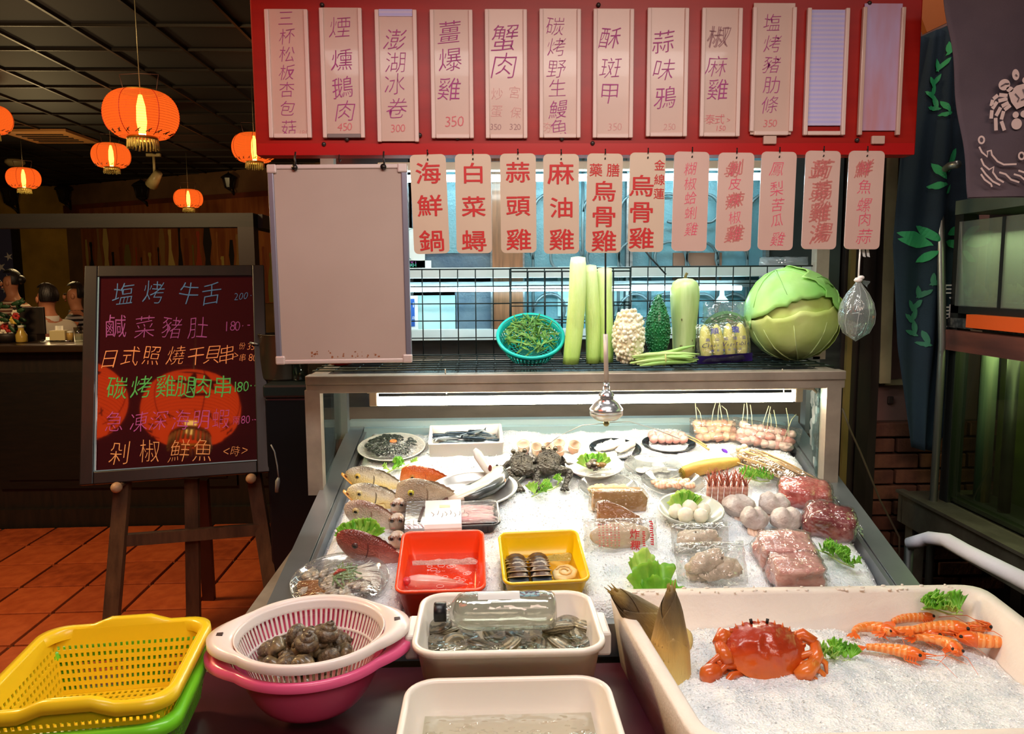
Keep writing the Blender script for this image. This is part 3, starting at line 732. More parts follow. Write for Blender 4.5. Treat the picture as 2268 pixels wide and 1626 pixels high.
def lantern_parts(root, R, paperm, bulbm, cord_top, tassel=True):
    H = R * 0.62
    prof = []; NZ = 44
    for i in range(NZ + 1):
        a = -1.22 + 2.44 * i / NZ
        r = R * (0.30 + 0.70 * math.cos(a) ** 0.75); prof.append((r * (1.0 + (0.012 if i % 2 else -0.006)), H * math.sin(a) / math.sin(1.22)))
    MB().lathe(prof, 40).build('paper_shade', paperm, root)
    rb = MB()
    for i in range(1, NZ, 2):
        pass
    for k in range(6):
        a = k * PI / 3 + 0.35
        rb.tube([(r * 1.012 * math.cos(a), r * 1.012 * math.sin(a), z) for r, z in prof[::2]], R * 0.011, 4)
    rb.build('rib', M_rib, root)
    hb = MB()
    for i in range(2, NZ - 1, 2):
        r, z = prof[i]; hb.lathe([(r * 1.004, z - R * 0.0045), (r * 1.009, z), (r * 1.004, z + R * 0.0045)], 32)
    hb.build('bamboo_hoop', ink('hoop_brown', (206, 70, 20), 0.75), root)
    zt, zb = prof[-1][1], prof[0][1]; rt_ = prof[-1][0]
    MB().lathe([(rt_ * 0.75, zt - 0.002), (rt_ * 0.8, zt + R * 0.05), (rt_ * 0.7, zt + R * 0.05), (rt_ * 0.7, zt)], 24).build('top_collar', M_gold, root)
    sc = MB()
    for k in range(18):      # black scalloped print round the bottom
        a = k * 2 * PI / 18
        r0, z0 = prof[3]; r1, z1 = prof[7]
        for d in (0, 0.11):
            sc.tube([(r0 * 1.015 * math.cos(a + d), r0 * 1.015 * math.sin(a + d), z0), (r1 * 1.014 * math.cos(a + 0.18 - d * 0.6), r1 * 1.014 * math.sin(a + 0.18 - d * 0.6), z1 - d * R * 0.2)], R * 0.012, 4)
    sc.build('scallop_print', M_blk, root)
    if tassel:
        tb = MB()
        MB().lathe([(rt_ * 0.66, zb + 0.002), (rt_ * 0.7, zb - R * 0.07), (rt_ * 0.6, zb - R * 0.07)], 24).build('bottom_collar', M_gold, root)
        for k in range(26):
            a = k * 2 * PI / 26; r = rt_ * 0.64
            tb.tube([(r * math.cos(a), r * math.sin(a), zb - R * 0.06), (r * 1.06 * math.cos(a + 0.05), r * 1.06 * math.sin(a + 0.05), zb - R * (0.3 + 0.05 * random.random()))], R * 0.03, 4)
        tag(tb.build('fringe', mat('gold_fringe', (190, 170, 90), 0.6), root), kind='stuff')
    MB().tube([(0, 0, -H * 0.92), (0, 0, -H * 0.3), (0, 0, H * 0.4), (0, 0, H * 0.9)], [R * 0.09, R * 0.14, R * 0.12, R * 0.05], 12).build('bulb', bulbm, root)
    w = MB()
    for sx in (-1, 1): w.tube([(sx * rt_ * 0.75, 0, zt + R * 0.04), (sx * rt_ * 0.9, 0, zt + R * 0.5)], R * 0.012, 4)
    w.tube([(-rt_ * 0.9, 0, zt + R * 0.5), (0, 0, zt + R * 0.53), (rt_ * 0.9, 0, zt + R * 0.5)], R * 0.012, 4)
    w.build('wire_handle', ink('dark_wire', (70, 40, 30)), root)
    MB().tube([(0, 0, H * 0.6), (0.0, 0, cord_top)], max(0.003, R * 0.014), 5).build('cord', M_wire, root)
R0 = 0.2
lans = [((313, 255), 155, 'big glowing orange paper lantern, largest of those hanging over the bar counter'),
        ((246, 345), 80, 'orange paper lantern hanging just below the largest lantern'),
        ((52, 395), 68, 'small orange paper lantern glowing above the ochre wall and seated waitress'),
        ((417, 440), 61, 'small orange paper lantern, lowest of all, above the end of the timber frame'),
        ((563, 328), 95, 'orange paper lantern half hidden behind the red sign corner'),
        ((-24, 265), 92, 'orange paper lantern cut off by the photo edge below the white fan')]
proto = None
for (px, py), wpx, lab in lans:
    d = W(px, py); s = 2 * R0 * F / wpx; p = EYE + d * s
    if proto is None:
        proto = thing('paper_lantern', lab, 'lantern', p, 'lit orange lanterns'); lantern_parts(proto, R0, M_pap, M_bulb, 3.4 - p.z); o = proto
    else:
        o = proto.copy(); COL.objects.link(o); o.matrix_world = Matrix.Translation(p) @ Matrix.Rotation(random.random(), 4, 'Z'); o['label'] = lab
        for ch in list(proto.children):
            c = ch.copy(); COL.objects.link(c); c.parent = o
            if c.name.startswith('cord'):
                c.data = MB().tube([(0, 0, 0.12), (0, 0, 3.4 - p.z)], 0.003, 5).mesh('cord', M_wire)
# hanging electric fans and ceiling fittings
M_fan = mat('aged_white_enamel', (196, 180, 130), 0.35, col2=(170, 150, 104), scale=6)
def ceiling_fan(px, py, wpx, lab, width=0.42):
    p = EYE + W(px, py) * (width * F / wpx)
    t = thing('ceiling_fan', lab, 'fan', (p.x, p.y, 3.4))
    h = 3.4 - p.z; R = width / 2
    MB().lathe([(0.0, -0.0), (R * 0.62, -0.0), (R * 0.66, -0.05), (R * 0.4, -0.1), (0.0, -0.1)], 20).build('ceiling_mount', M_fan, t)
    MB().tube([(0, 0, -0.09), (0, 0, -h + 0.1)], 0.02, 8).build('down_rod', M_fan, t)
    MB().lathe([(0.02, -h + 0.12), (R * 0.5, -h + 0.1), (R * 0.98, -h + 0.03), (R, -h), (R * 0.95, -h - 0.04), (R * 0.6, -h - 0.075), (0.0, -h - 0.085)], 24).build('motor_housing', M_fan, t)
    for k in range(3):
        a = k * 2 * PI / 3 + px
        M = TR(0, 0, -h + 0.0, rz=a)
        MB().loft([[M @ V((R * 0.9 + x, y * (0.6 + x), 0.012 * y * 8)) for y in (-0.08, -0.03, 0.03, 0.08)] for x in (0, 0.15, 0.35, 0.5)], closed=False).build('blade', M_fan, t)
ceiling_fan(20, 190, 62, 'aged white ceiling fan on a short rod beside the photo edge, largest of its kind')
ceiling_fan(442, 336, 38, 'aged white ceiling fan hanging between two lanterns near the red sign')
ceiling_fan(40, 366, 40, 'aged white ceiling fan just above the small lantern by the ochre wall')
ac = EYE + W(112, 302) * (3.38 - EYE.z) / W(112, 302).z
t = thing('air_vent', 'flat square ceiling air vent panel catching orange light', 'vent', (ac.x, ac.y, 3.4))
MB().rbox((0, 0, -0.02), (0.8, 0.8, 0.04), 0.006).build('frame', mat('beige_vent', (150, 104, 60), 0.4), t)
for k in range(4):
    for a in (0, PI / 2): pass
v_ = MB();
for k in range(5): v_.box((0, -0.24 + 0.12 * k, -0.045), (0.56, 0.03, 0.01))
v_.build('louvre', M_dark, t)
sp = EYE + W(343, 398) * 11.2
t = thing('spotlight', 'small pale track spotlight under the ceiling beside a dark wall lamp', 'spotlight', (sp.x, sp.y, 3.4))
MB().box((0, 0, -0.02), (0.2, 0.04, 0.04)).build('track_mount', M_fan, t)
MB().tube([(0, 0, -0.03), (0, 0, sp.z - 3.4 + 0.08)], 0.02, 6).build('stem', M_fan, t)
MB().tube([(0.08, -0.06, sp.z - 3.4 + 0.09), (-0.08, 0.06, sp.z - 3.4 - 0.07)], [0.06, 0.09], 12).build('lamp_head', M_fan, t)
def wall_lamp(px, py, hpx, lab):
    p = onwall(px, py) if px > 170 else onY(px, py, 15.2)
    m = m_px(p) * hpx; t = thing('wall_lamp', lab, 'lamp', p - (nrm * -0.0))
    t.matrix_world = Matrix.Translation(p + (nrm if px > 170 else V((0, -1, 0))) * 0.16)
    k = MB().lathe([(0.0, 0.5 * m), (0.04 * m, 0.42 * m), (0.3 * m, 0.28 * m), (0.34 * m, 0.22 * m), (0.3 * m, 0.2 * m)], 6, smooth=0); k.build('roof_cap', M_blk, t)
    g = MB()
    for i in range(6):
        a = i * PI / 3; g.tube([(0.26 * m * math.cos(a), 0.26 * m * math.sin(a), 0.22 * m), (0.16 * m * math.cos(a), 0.16 * m * math.sin(a), -0.2 * m)], 0.02 * m, 4)
    g.lathe([(0.17 * m, -0.18 * m), (0.12 * m, -0.24 * m), (0.0, -0.3 * m)], 6, smooth=0); g.build('cage', M_blk, t)
    MB().lathe([(0.23 * m, 0.2 * m), (0.14 * m, -0.18 * m)], 6, smooth=0).build('glass', mat('smoked_glass', (24, 20, 18), 0.2), t)
    MB().tube([(0, 0.2, -0.1 * m), (0.1 * m, 0.1, -0.45 * m), (0.12 * m, 0, -0.36 * m), (0.0, 0, -0.26 * m)], 0.035 * m, 6).build('bracket', M_blk, t)
wall_lamp(330, 428, 62, 'black carriage wall lamp below the small spotlight')
wall_lamp(523, 408, 52, 'black carriage wall lamp on tan wall nearest the red sign')
wall_lamp(152, 436, 62, 'black carriage wall lamp in the dim corner of tan wall')
wall_lamp(34, 436, 80, 'black carriage wall lamp hanging on the ochre wall under a lantern')
# -- people behind the counter
def skin(joints, edges, root, m, name, parent, sub=2):
    names = list(joints); idx = {k: i for i, k in enumerate(names)}
    me = bpy.data.meshes.new(name); me.from_pydata([joints[k][0] for k in names], [(idx[a], idx[b]) for a, b in edges], [])
    o = bpy.data.objects.new(name, me); COL.objects.link(o)
    md = o.modifiers.new('skin', 'SKIN'); md.use_smooth_shade = True
    for i, k in enumerate(names):
        r = joints[k][1]; r = r if isinstance(r, tuple) else (r, r)
        me.skin_vertices[0].data[i].radius = r; me.skin_vertices[0].data[i].use_root = (k == root)
    sd = o.modifiers.new('smooth', 'SUBSURF'); sd.levels = sub; sd.render_levels = sub
    dg = bpy.context.evaluated_depsgraph_get(); dg.update()
    m2 = bpy.data.meshes.new_from_object(o.evaluated_get(dg)); m2.materials.clear(); m2.materials.append(m)
    m2.polygons.foreach_set('use_smooth', [True] * len(m2.polygons))
    bpy.data.objects.remove(o)
    m2.name = name
    return put(name, m2, parent)
M_skin = mat('warm_skin', (196, 132, 96), 0.55, col2=(182, 118, 84), scale=8, sss=0.1)
M_hair = mat('black_hair', (20, 15, 13), 0.45, bump=0.5, bscale=60, bstretch=(1, 1, 0.2))
M_lip = ink('lip', (150, 70, 60)); M_eye = ink('dark_eye', (20, 14, 12))
def striped(name, c1, c2, sc):
    return mat(name, c1, 0.8, col2=c2, kind='waveZ', scale=sc, detail=0.6, lo=0.45, hi=0.55)
def person(loc, facing, shirt, lab, pose, trousers, lean=0.0, collar=None):
    """seated or standing figure; local +x is where the person faces"""
    t = thing('person', lab, 'person', TR(loc[0], loc[1], loc[2], rz=facing))
    up_ = pose == 'cross'; hz = 0.92 if up_ else 0.62        # hip height
    sh = hz + 0.5; lx = lean
    J, E_ = {}, []
    def j(k, p, r, par=None):
        J[k] = (p, r)
        if par: E_.append((par, k))
    j('hip', (0, 0, hz), (0.15, 0.12)); j('waist', (lx * 0.35, 0, hz + 0.2), (0.14, 0.11), 'hip'); j('chest', (lx * 0.75, 0, hz + 0.38), (0.16, 0.125), 'waist')
    j('neckbase', (lx * 0.95, 0, sh + 0.02), (0.085, 0.075), 'chest'); j('neck', (lx * 1.05, 0, sh + 0.1), (0.055, 0.055), 'neckbase')
    j('headlow', (lx * 1.15 + 0.02, 0, sh + 0.17), (0.068, 0.075), 'neck'); j('headmid', (lx * 1.2 + 0.012, 0, sh + 0.25), (0.082, 0.098), 'headlow'); j('headtop', (lx * 1.2, 0, sh + 0.32), (0.06, 0.07), 'headmid')
    for s, sd in ((1, 'l'), (-1, 'r')):
        j('sho' + sd, (lx * 0.92, s * 0.18, sh - 0.02), 0.062, 'neckbase')
        if pose == 'cross': el, wr = (lx + 0.08, s * 0.24, sh - 0.26), (lx + 0.32, s * 0.03 + 0.04, sh - 0.2)
        elif pose == 'hunch': el, wr = (lx + 0.1, s * 0.26, sh - 0.28), (lx + 0.3, s * 0.14, sh - 0.36)
        else: el, wr = (lx + 0.06, s * 0.23, sh - 0.28), (lx + 0.3, s * 0.12, sh - 0.32)
        j('elb' + sd, el, 0.045, 'sho' + sd); j('wri' + sd, wr, 0.028, 'elb' + sd)
        dv = (V(wr) - V(el)).normalized(); sv = V((0, -s, 0)); sv = (sv - dv * sv.dot(dv)).normalized()
        pm = V(wr) + dv * 0.06; j('palm' + sd, tuple(pm), (0.034, 0.016), 'wri' + sd)
        for f in range(4):
            o_ = sv * (-0.027 + 0.018 * f); L_ = (0.07, 0.08, 0.075, 0.058)[f]
            j(f'k{f}{sd}', tuple(pm + o_ + dv * 0.025), 0.0085, 'palm' + sd); j(f't{f}{sd}', tuple(pm + o_ + dv * (0.025 + L_ * 0.6) + V((0, 0, -0.01))), 0.0075, f'k{f}{sd}')
            j(f'u{f}{sd}', tuple(pm + o_ + dv * (0.025 + L_ * 0.95) + V((0, 0, -0.03))), 0.0065, f't{f}{sd}')
        j('th' + sd, tuple(pm + sv * 0.04 - dv * 0.015), 0.011, 'palm' + sd); j('tt' + sd, tuple(pm + sv * 0.055 + dv * 0.025), 0.009, 'th' + sd)
        j('thi' + sd, (0.0 if up_ else 0.08, s * 0.1, hz - 0.06), 0.085, 'hip')
        kn = (0.03, s * 0.1, hz * 0.52) if up_ else (0.43, s * 0.12, hz - 0.04); an = (0.0, s * 0.1, 0.09) if up_ else (0.38, s * 0.12, 0.3)
        j('kne' + sd, kn, 0.058, 'thi' + sd); j('ank' + sd, an, 0.04, 'kne' + sd); j('toe' + sd, (an[0] + 0.14, an[1], an[2] - 0.06), (0.04, 0.028), 'ank' + sd)
    skin(J, E_, 'hip', M_skin, 'body', t)
    hc = V(J['headmid'][0])
    # face
    MB().ell((0.0, 0, 0), (0.018, 0.016, 0.026), 8, 6).build('nose', M_skin, t, TR(hc.x + 0.098, 0, hc.z - 0.022))
    for s in (-1, 1):
        MB().ell((0, 0, 0), (0.008, 0.014, 0.008), 8, 6).build('eye', M_eye, t, TR(hc.x + 0.088, s * 0.033, hc.z + 0.008))
        MB().ell((0, 0, 0), (0.02, 0.01, 0.03), 8, 6).build('ear', M_skin, t, TR(hc.x, s * 0.084, hc.z - 0.015))
    MB().ell((0, 0, 0), (0.008, 0.026, 0.008), 8, 6).build('mouth', M_lip, t, TR(hc.x + 0.088, 0, hc.z - 0.062))
    def cap(d): return 1.0
    hb = MB(); hb.grid(lambda u, v: hc + V((-0.012, 0, 0.022)) + V((0.103 * math.cos(u * 2 * PI) * math.cos((v - 0.5) * PI), 0.098 * math.sin(u * 2 * PI) * math.cos((v - 0.5) * PI), 0.118 * math.sin((v - 0.5) * PI))) * (1 + 0.03 * nz(u * 9, v * 9)),
                       20, 14, 1, True, mask=lambda i, k: k > 9 or (k > 4 and 5 < i < 14))
    if pose == 'cross': hb.ell(hc + V((-0.1, 0, 0.02)), (0.05, 0.055, 0.05), 10, 8)
    hb.build('hair', M_hair, t)
    # shirt over torso and upper arms
    sj = {k: (J[k][0], tuple(r * 1.2 + 0.008 for r in (J[k][1] if isinstance(J[k][1], tuple) else (J[k][1],) * 2))) for k in ('hip', 'waist', 'chest', 'neckbase', 'shol', 'shor')}
    se = [('hip', 'waist'), ('waist', 'chest'), ('chest', 'neckbase'), ('neckbase', 'shol'), ('neckbase', 'shor'), ('neckbase', 'nk')]
    q = V(J['neckbase'][0]).lerp(V(J['neck'][0]), 0.45); sj['nk'] = (tuple(q), 0.074)
    for sd in 'lr':
        p = V(J['sho' + sd][0]).lerp(V(J['elb' + sd][0]), 0.75); sj['slv' + sd] = (tuple(p), 0.065); se.append(('sho' + sd, 'slv' + sd))
    skin(sj, se, 'hip', shirt, 'shirt', t)
    if collar:
        MB().lathe([(0.085, -0.02), (0.075, 0.03), (0.07, 0.03)], 16).build('collar', collar, t, TR(lx * 0.98, 0, sh + 0.06))
    tj = {k: (J[k][0], tuple(r * 1.12 + 0.008 for r in (J[k][1] if isinstance(J[k][1], tuple) else (J[k][1],) * 2))) for k in ('hip', 'thil', 'thir', 'knel', 'kner', 'ankl', 'ankr')}
    skin(tj, [('hip', 'thil'), ('hip', 'thir'), ('thil', 'knel'), ('thir', 'kner'), ('knel', 'ankl'), ('kner', 'ankr')], 'hip', trousers, 'trousers', t)
    if not up_: return t
    return t
M_trs = mat('dark_trousers', (34, 34, 42), 0.8)
def stool(x, y, lab):
    t = thing('bar_stool', lab, 'stool', (x, y, 0), 'stools under the diners')
    MB().lathe([(0.0, 0.5), (0.17, 0.5), (0.18, 0.53), (0.17, 0.55), (0.0, 0.55)], 20).build('seat', M_dark, t)
    for k in range(4):
        a = k * PI / 2 + 0.4; MB().bar((0.1 * math.cos(a), 0.1 * math.sin(a), 0.5), (0.18 * math.cos(a), 0.18 * math.sin(a), 0.0), 0.03, 0.03).build('leg', M_dark, t)
h1 = EYE + W(26, 622) * 8.3      # face of the standing waitress
person((h1.x, h1.y, 0.0 + h1.z - 1.68), math.radians(188), striped('brown_striped_knit', (120, 64, 46), (214, 196, 170), 9), 'woman in brown and cream striped top standing with forearms crossed', 'cross', M_trs)
h2 = EYE + W(97, 668) * 6.9
p2_ = person((h2.x + 0.1, h2.y, h2.z - 1.34), math.radians(150), mat('white_shirt', (206, 198, 176), 0.8, bump=0.3, bscale=9), 'seated diner in plain white shirt leaning forward with back turned', 'hunch', M_trs, 0.1, ink('collar_white', (220, 214, 200)))
h3 = EYE + W(168, 655) * 8.1
person((h3.x, h3.y, h3.z - 1.36), math.radians(195), striped('dark_striped_polo', (30, 26, 30), (196, 190, 182), 6.5), 'seated diner in dark polo with thin white stripes near the easel', 'sit', M_trs, 0.0, ink('polo_collar', (40, 30, 30)))
stool(h2.x + 0.1, h2.y, 'dark bar stool under the diner in the plain white shirt'); stool(h3.x, h3.y, 'dark bar stool under the diner in the striped polo')
# dining table between them with a few things on it
dt = thing('dining_table', 'red-brown dining table seen just above the bar counter edge', 'table', (-3.4, 6.3, 0))
tz_ = onY(150, 745, 6.3).z
MB().rbox((0, 0, tz_ - 0.02), (1.9, 0.7, 0.04), 0.006).build('table_top', mat('red_brown_top', (120, 52, 34), 0.35), dt)
for x in (-0.85, 0.85):
    for y in (-0.28, 0.28): MB().box((x, y, (tz_ - 0.04) / 2), (0.06, 0.06, tz_ - 0.04)).build('leg', M_dark, dt)
ct = 1.168
def top(px, y=5.15): p = onY(px, 700, y); return p.x
t = thing('menu_screen', 'black rectangular screen back standing on the bar counter before the white shirt', 'screen', (top(55), 5.2, ct))
MB().rbox((0, 0, 0.13), (0.2, 0.02, 0.18), 0.004).build('panel', M_dark2, t); MB().box((0, 0.03, 0.02), (0.1, 0.1, 0.04)).build('stand', M_dark2, t)
t = thing('juice_bottle', 'squat clear bottle of yellow drink on the bar counter', 'bottle', (top(75), 5.0, ct))
MB().lathe([(0.0, 0.002), (0.032, 0.002), (0.034, 0.01), (0.034, 0.05), (0.018, 0.075), (0.016, 0.1), (0.0, 0.1)], 16).build('glass', mat('yellow_drink', (196, 160, 70), 0.2, trans=0.3), t)
MB().lathe([(0.0, 0.11), (0.018, 0.11), (0.018, 0.095), (0, 0.095)], 12).build('lid', mat('pale_lid', (196, 190, 170), 0.4), t)
t = thing('tissue_box', 'pale rectangular tissue box on the bar counter by the white shirt', 'box', (top(138), 5.1, ct))
MB().rbox((0, 0, 0.035), (0.1, 0.06, 0.07), 0.004).build('carton', mat('beige_carton', (196, 178, 130), 0.6), t); MB().grid(lambda u, v: V((0.05 * (u - .5), 0.01 * math.sin(u * 9), 0.07 + 0.03 * v)), 8, 3).build('tissue', ink('tissue', (230, 226, 214)), t)
t = thing('seasoning_jar', 'small ochre seasoning jar next to the tissue box on the counter', 'jar', (top(162), 5.1, ct))
MB().lathe([(0.0, 0.0), (0.02, 0.0), (0.02, 0.05), (0.016, 0.055), (0, 0.055)], 12).build('jar_body', mat('ochre_jar', (176, 140, 74), 0.3), t); MB().lathe([(0, 0.065), (0.019, 0.065), (0.019, 0.055)], 12).build('lid', mat('pale_lid_2', (200, 196, 180), 0.4), t)
t = thing('drinking_glass', 'clear drinking glass on the bar counter touching the easel edge', 'glass', (top(180), 5.1, ct))
MB().lathe([(0.0, 0.002), (0.022, 0.002), (0.028, 0.09), (0.026, 0.09), (0.02, 0.006), (0, 0.006)], 16).build('tumbler', film('clear_glass', (240, 240, 230), 0.1, 0.6, 0.05, 0.0), t)
for i, px in enumerate((118, 138, 150, 164)):
    t = MB().tube([(top(px) - 0.035, 5.02, ct + 0.006), (top(px) + 0.035, 5.03, ct + 0.006)], 0.005, 6).build('cutlery_handle', mat('bright_steel', (226, 226, 226), 0.15, 1.0)); tag(t, 'shiny steel cutlery handle on the counter edge, ' + ('beside the drink bottle', 'in front of the tissue box', 'between tissue box and ochre jar', 'next to the drinking glass')[i], 'cutlery', 'cutlery on the bar counter')
# flower arrangement at the photo edge
fa = thing('flower_arrangement', 'arrangement of white, red and yellow flowers on the bar counter end', 'flowers', (top(14, 5.05), 5.05, ct))
MB().lathe([(0.0, 0.0), (0.06, 0.0), (0.08, 0.05), (0.07, 0.06), (0, 0.05)], 16).build('pot', M_dark2, fa)
fcol = {k: mat('petal_' + k, c, 0.6) for k, c in (('white', (216, 200, 176)), ('red', (160, 36, 26)), ('yellow', (206, 170, 70)))}
rn = random.Random(5)
for k in range(16):
    a = rn.uniform(0, 2 * PI); r = rn.uniform(0.01, 0.11); z = rn.uniform(0.07, 0.22) - r * 0.5; fb = MB(); c = V((r * math.cos(a), r * math.sin(a) * 0.8, z))
    for q in range(6):
        b = q * PI / 3; fb.ell(c + V((0.015 * math.cos(b), -0.006, 0.015 * math.sin(b))), (0.012, 0.006, 0.012), 6, 4)
    fb.build('flower', fcol[('white', 'red', 'white', 'yellow')[k % 4]], fa)
lfb = MB()
for k in range(18):
    a = rn.uniform(0, 2 * PI); c = V((0.09 * math.cos(a), 0.06 * math.sin(a), rn.uniform(0.08, 0.26))); lfb.ell(c, (0.035, 0.006, 0.014), 6, 4, R=Matrix.Rotation(rn.uniform(-1, 1), 3, 'Y'))
lfb.build('leaf', mat('dark_leaf', (30, 60, 30), 0.5), fa)
# -- easel with menu board
c = {k: onY(*p) for k, p in {'TL': (192, 592, 3.46), 'TR': (585, 588, 3.62), 'BR': (598, 1046, 3.31), 'BL': (177, 1076, 3.14)}.items()}
O = (c['BL'] + c['BR']) / 2; ex = (c['BR'] - c['BL']); bw = ex.length; ex.normalize(); eu = ((c['TL'] + c['TR']) / 2 - O); eu -= ex * eu.dot(ex); bh = eu.length; eu.normalize(); en = ex.cross(eu)
EM = Matrix((ex, eu, en)).transposed().to_4x4(); EM.translation = O
board = thing('menu_board', 'framed dark maroon acrylic board with bright handwritten menu leaning on the easel', 'board', EM)
fwid = 0.052
fr_m = mat('dark_red_frame', (26, 13, 12), 0.4, col2=(18, 10, 9), scale=6, stretch=(6, 1, 1), coat=0.1)
for nm, cc, dd in (('frame_side', (-bw / 2 + fwid / 2, bh / 2, 0), (fwid, bh, 0.03)), ('frame_side', (bw / 2 - fwid / 2, bh / 2, 0), (fwid, bh, 0.03)), ('frame_rail', (0, fwid / 2, 0), (bw - 2 * fwid, fwid, 0.03)), ('frame_rail', (0, bh - fwid / 2, 0), (bw - 2 * fwid, fwid, 0.03))):
    MB().rbox(cc, dd, 0.004).build(nm, fr_m, board)
m, nt, n, l, out = newmat('glossy_maroon_acrylic')
pb_ = n.new('ShaderNodeBsdfPrincipled'); pb_.inputs['Base Color'].default_value = lin((58, 16, 18)); pb_.inputs['Roughness'].default_value = 0.03; pb_.inputs['IOR'].default_value = 2.1
l.new(pb_.outputs[0], out.inputs[0])
acr = MB().box((0, bh / 2, 0.002), (bw - 2 * fwid, bh - 2 * fwid, 0.008)).build('acrylic_sheet', m, board)
ed = MB(); ed.box((-bw / 2 + fwid + 0.004, bh / 2, 0.009), (0.006, bh - 2 * fwid, 0.006)); ed.box((0, fwid + 0.003, 0.009), (bw - 2 * fwid, 0.004, 0.006)); ed.build('edge_strip', mat('pale_blue_edge', (120, 150, 170), 0.25, coat=0.5), board)
def bq(px, py):
    d = W(px, py); p = EYE + d * ((O - EYE).dot(en) / d.dot(en)) - O; return p.dot(ex), p.dot(eu)
def bletters(rows, m, off):
    it = []
    for s, pos, h in rows:
        for ch, (px, py) in zip(s, pos):
            x, y = bq(px, py); it.append((ch, x, y, h * m_px(O), 0.8))
    letters(it, Matrix.Translation((0, 0, 0.0075)), off, 0.09).build('lettering', m, acr)
def seq(x0, x1, y0, y1, n): return [(x0 + (x1 - x0) * i / max(1, n - 1), y0 + (y1 - y0) * i / max(1, n - 1)) for i in range(n)]
bletters([('塩烤牛舌', [(274, 652), (342, 648), (420, 650), (469, 652)], 56), ('200.-', seq(524, 566, 658, 655, 5), 19)], ink('chalk_blue', (60, 110, 168), 0.95), -0.014)
bletters([('鹹菜豬肚', [(256, 724), (320, 726), (380, 726), (438, 728)], 54), ('180.-', seq(503, 550, 724, 722, 5), 26)], ink('chalk_purple', (150, 58, 140), 0.95), -0.016)
bletters([('日式照燒干貝串', [(243, 796), (290, 790), (338, 788), (392, 788), (435, 790), (470, 786), (503, 786)], 46), ('>', [(524, 788)], 20), ('份350', [(537, 767), (552, 769), (560, 769), (568, 769)], 17), ('串80', [(538, 793), (556, 793), (566, 793)], 19)], ink('chalk_orange', (238, 150, 92), 0.95), -0.014)
bletters([('碳烤雞腿肉串', [(258, 860), (314, 858), (366, 857), (413, 857), (450, 857), (492, 856)], 52), ('180.-', seq(521, 567, 858, 855, 5), 26)], ink('chalk_green', (74, 178, 84), 0.95), -0.006)
bletters([('急凍深海明蝦', [(253, 935), (307, 935), (354, 932), (402, 932), (445, 930), (490, 928)], 46), ('兩80.-', [(524, 932), (540, 930), (550, 930), (560, 931), (567, 930)], 20)], ink('chalk_violet', (186, 74, 160), 0.95), -0.014)
bletters([('剁椒鮮魚', [(264, 1004), (334, 1000), (398, 1000), (450, 998)], 52), ('<時>', [(501, 1000), (522, 1000), (541, 998)], 24)], ink('chalk_pale_orange', (236, 160, 96), 0.95), -0.015)
# the easel itself
es_ = thing('easel', 'brown wooden display easel carrying the maroon menu board', 'easel', (O.x, O.y, 0))
M_es = mat('worn_brown_wood', (96, 66, 44), 0.5, col2=(70, 46, 30), scale=9, stretch=(3, 3, 0.5), bump=0.1)
M_es2 = mat('dark_red_wood', (70, 30, 20), 0.5)
yb = O.y + 0.03
def eq(px, py, y): return onY(px, py, y) - V((O.x, O.y, 0))
def foot(px0, py0, px1, py1, ya, yb_):  # extend a leg to the floor
    a, b = onY(px0, py0, ya), onY(px1, py1, yb_); k = (0.0 - a.z) / (b.z - a.z); return a - V((O.x, O.y, 0)), a.lerp(b, k) - V((O.x, O.y, 0))
a, b = foot(272, 1072, 248, 1360, 3.22, 3.12); a2 = a + (a - b).normalized() * 0.75
MB().bar(b, a + (a - b) * 0.02, 0.062, 0.03, (0, 1, 0)).build('front_leg', M_es, es_)
a_l, b_l = a, b
a, b = foot(563, 1055, 600, 1290, 3.39, 3.3)
MB().bar(b, a + (a - b) * 0.02, 0.062, 0.03, (0, 1, 0)).build('front_leg', M_es, es_); a_r, b_r = a, b
a, b = foot(425, 1060, 429, 1360, 3.34, 3.3)
MB().bar(b, a, 0.058, 0.025, (0, 1, 0)).build('centre_post', M_es, es_)
a, b = foot(447, 1060, 466, 1370, 3.45, 3.66)
MB().bar(b, a, 0.055, 0.03, (0, 1, 0)).build('rear_leg', M_es2, es_)
MB().bar(eq(280, 1196, 3.2), eq(578, 1172, 3.35), 0.03, 0.05).build('cross_rail', M_es, es_)
for px, py, y in ((258, 1080, 3.12), (556, 1060, 3.28)):
    p = eq(px, py, y); MB().ell(p, (0.022, 0.026, 0.022), 14, 10).build('peg', mat('pale_wood_peg', (170, 130, 96), 0.5), es_)
    MB().tube([p, p + V((0, 0.07, 0))], 0.01, 8).build('dowel', M_es, es_)
ml = MB(); back = V((0, 0, 0)) + en * -0.03
ml.bar(a_l + V((0, .012, 0)), a_l + eu * bh * 0.9 + ex * 0.2 + V((0, .012, 0)) - en * 0.03, 0.05, 0.025, (0, 1, 0)); ml.build('upper_leg', M_es, es_)
ml = MB(); ml.bar(a_r + V((0, .012, 0)), a_r + eu * bh * 0.9 - ex * 0.2 + V((0, .012, 0)) - en * 0.03, 0.05, 0.025, (0, 1, 0)); ml.build('upper_leg', M_es, es_)
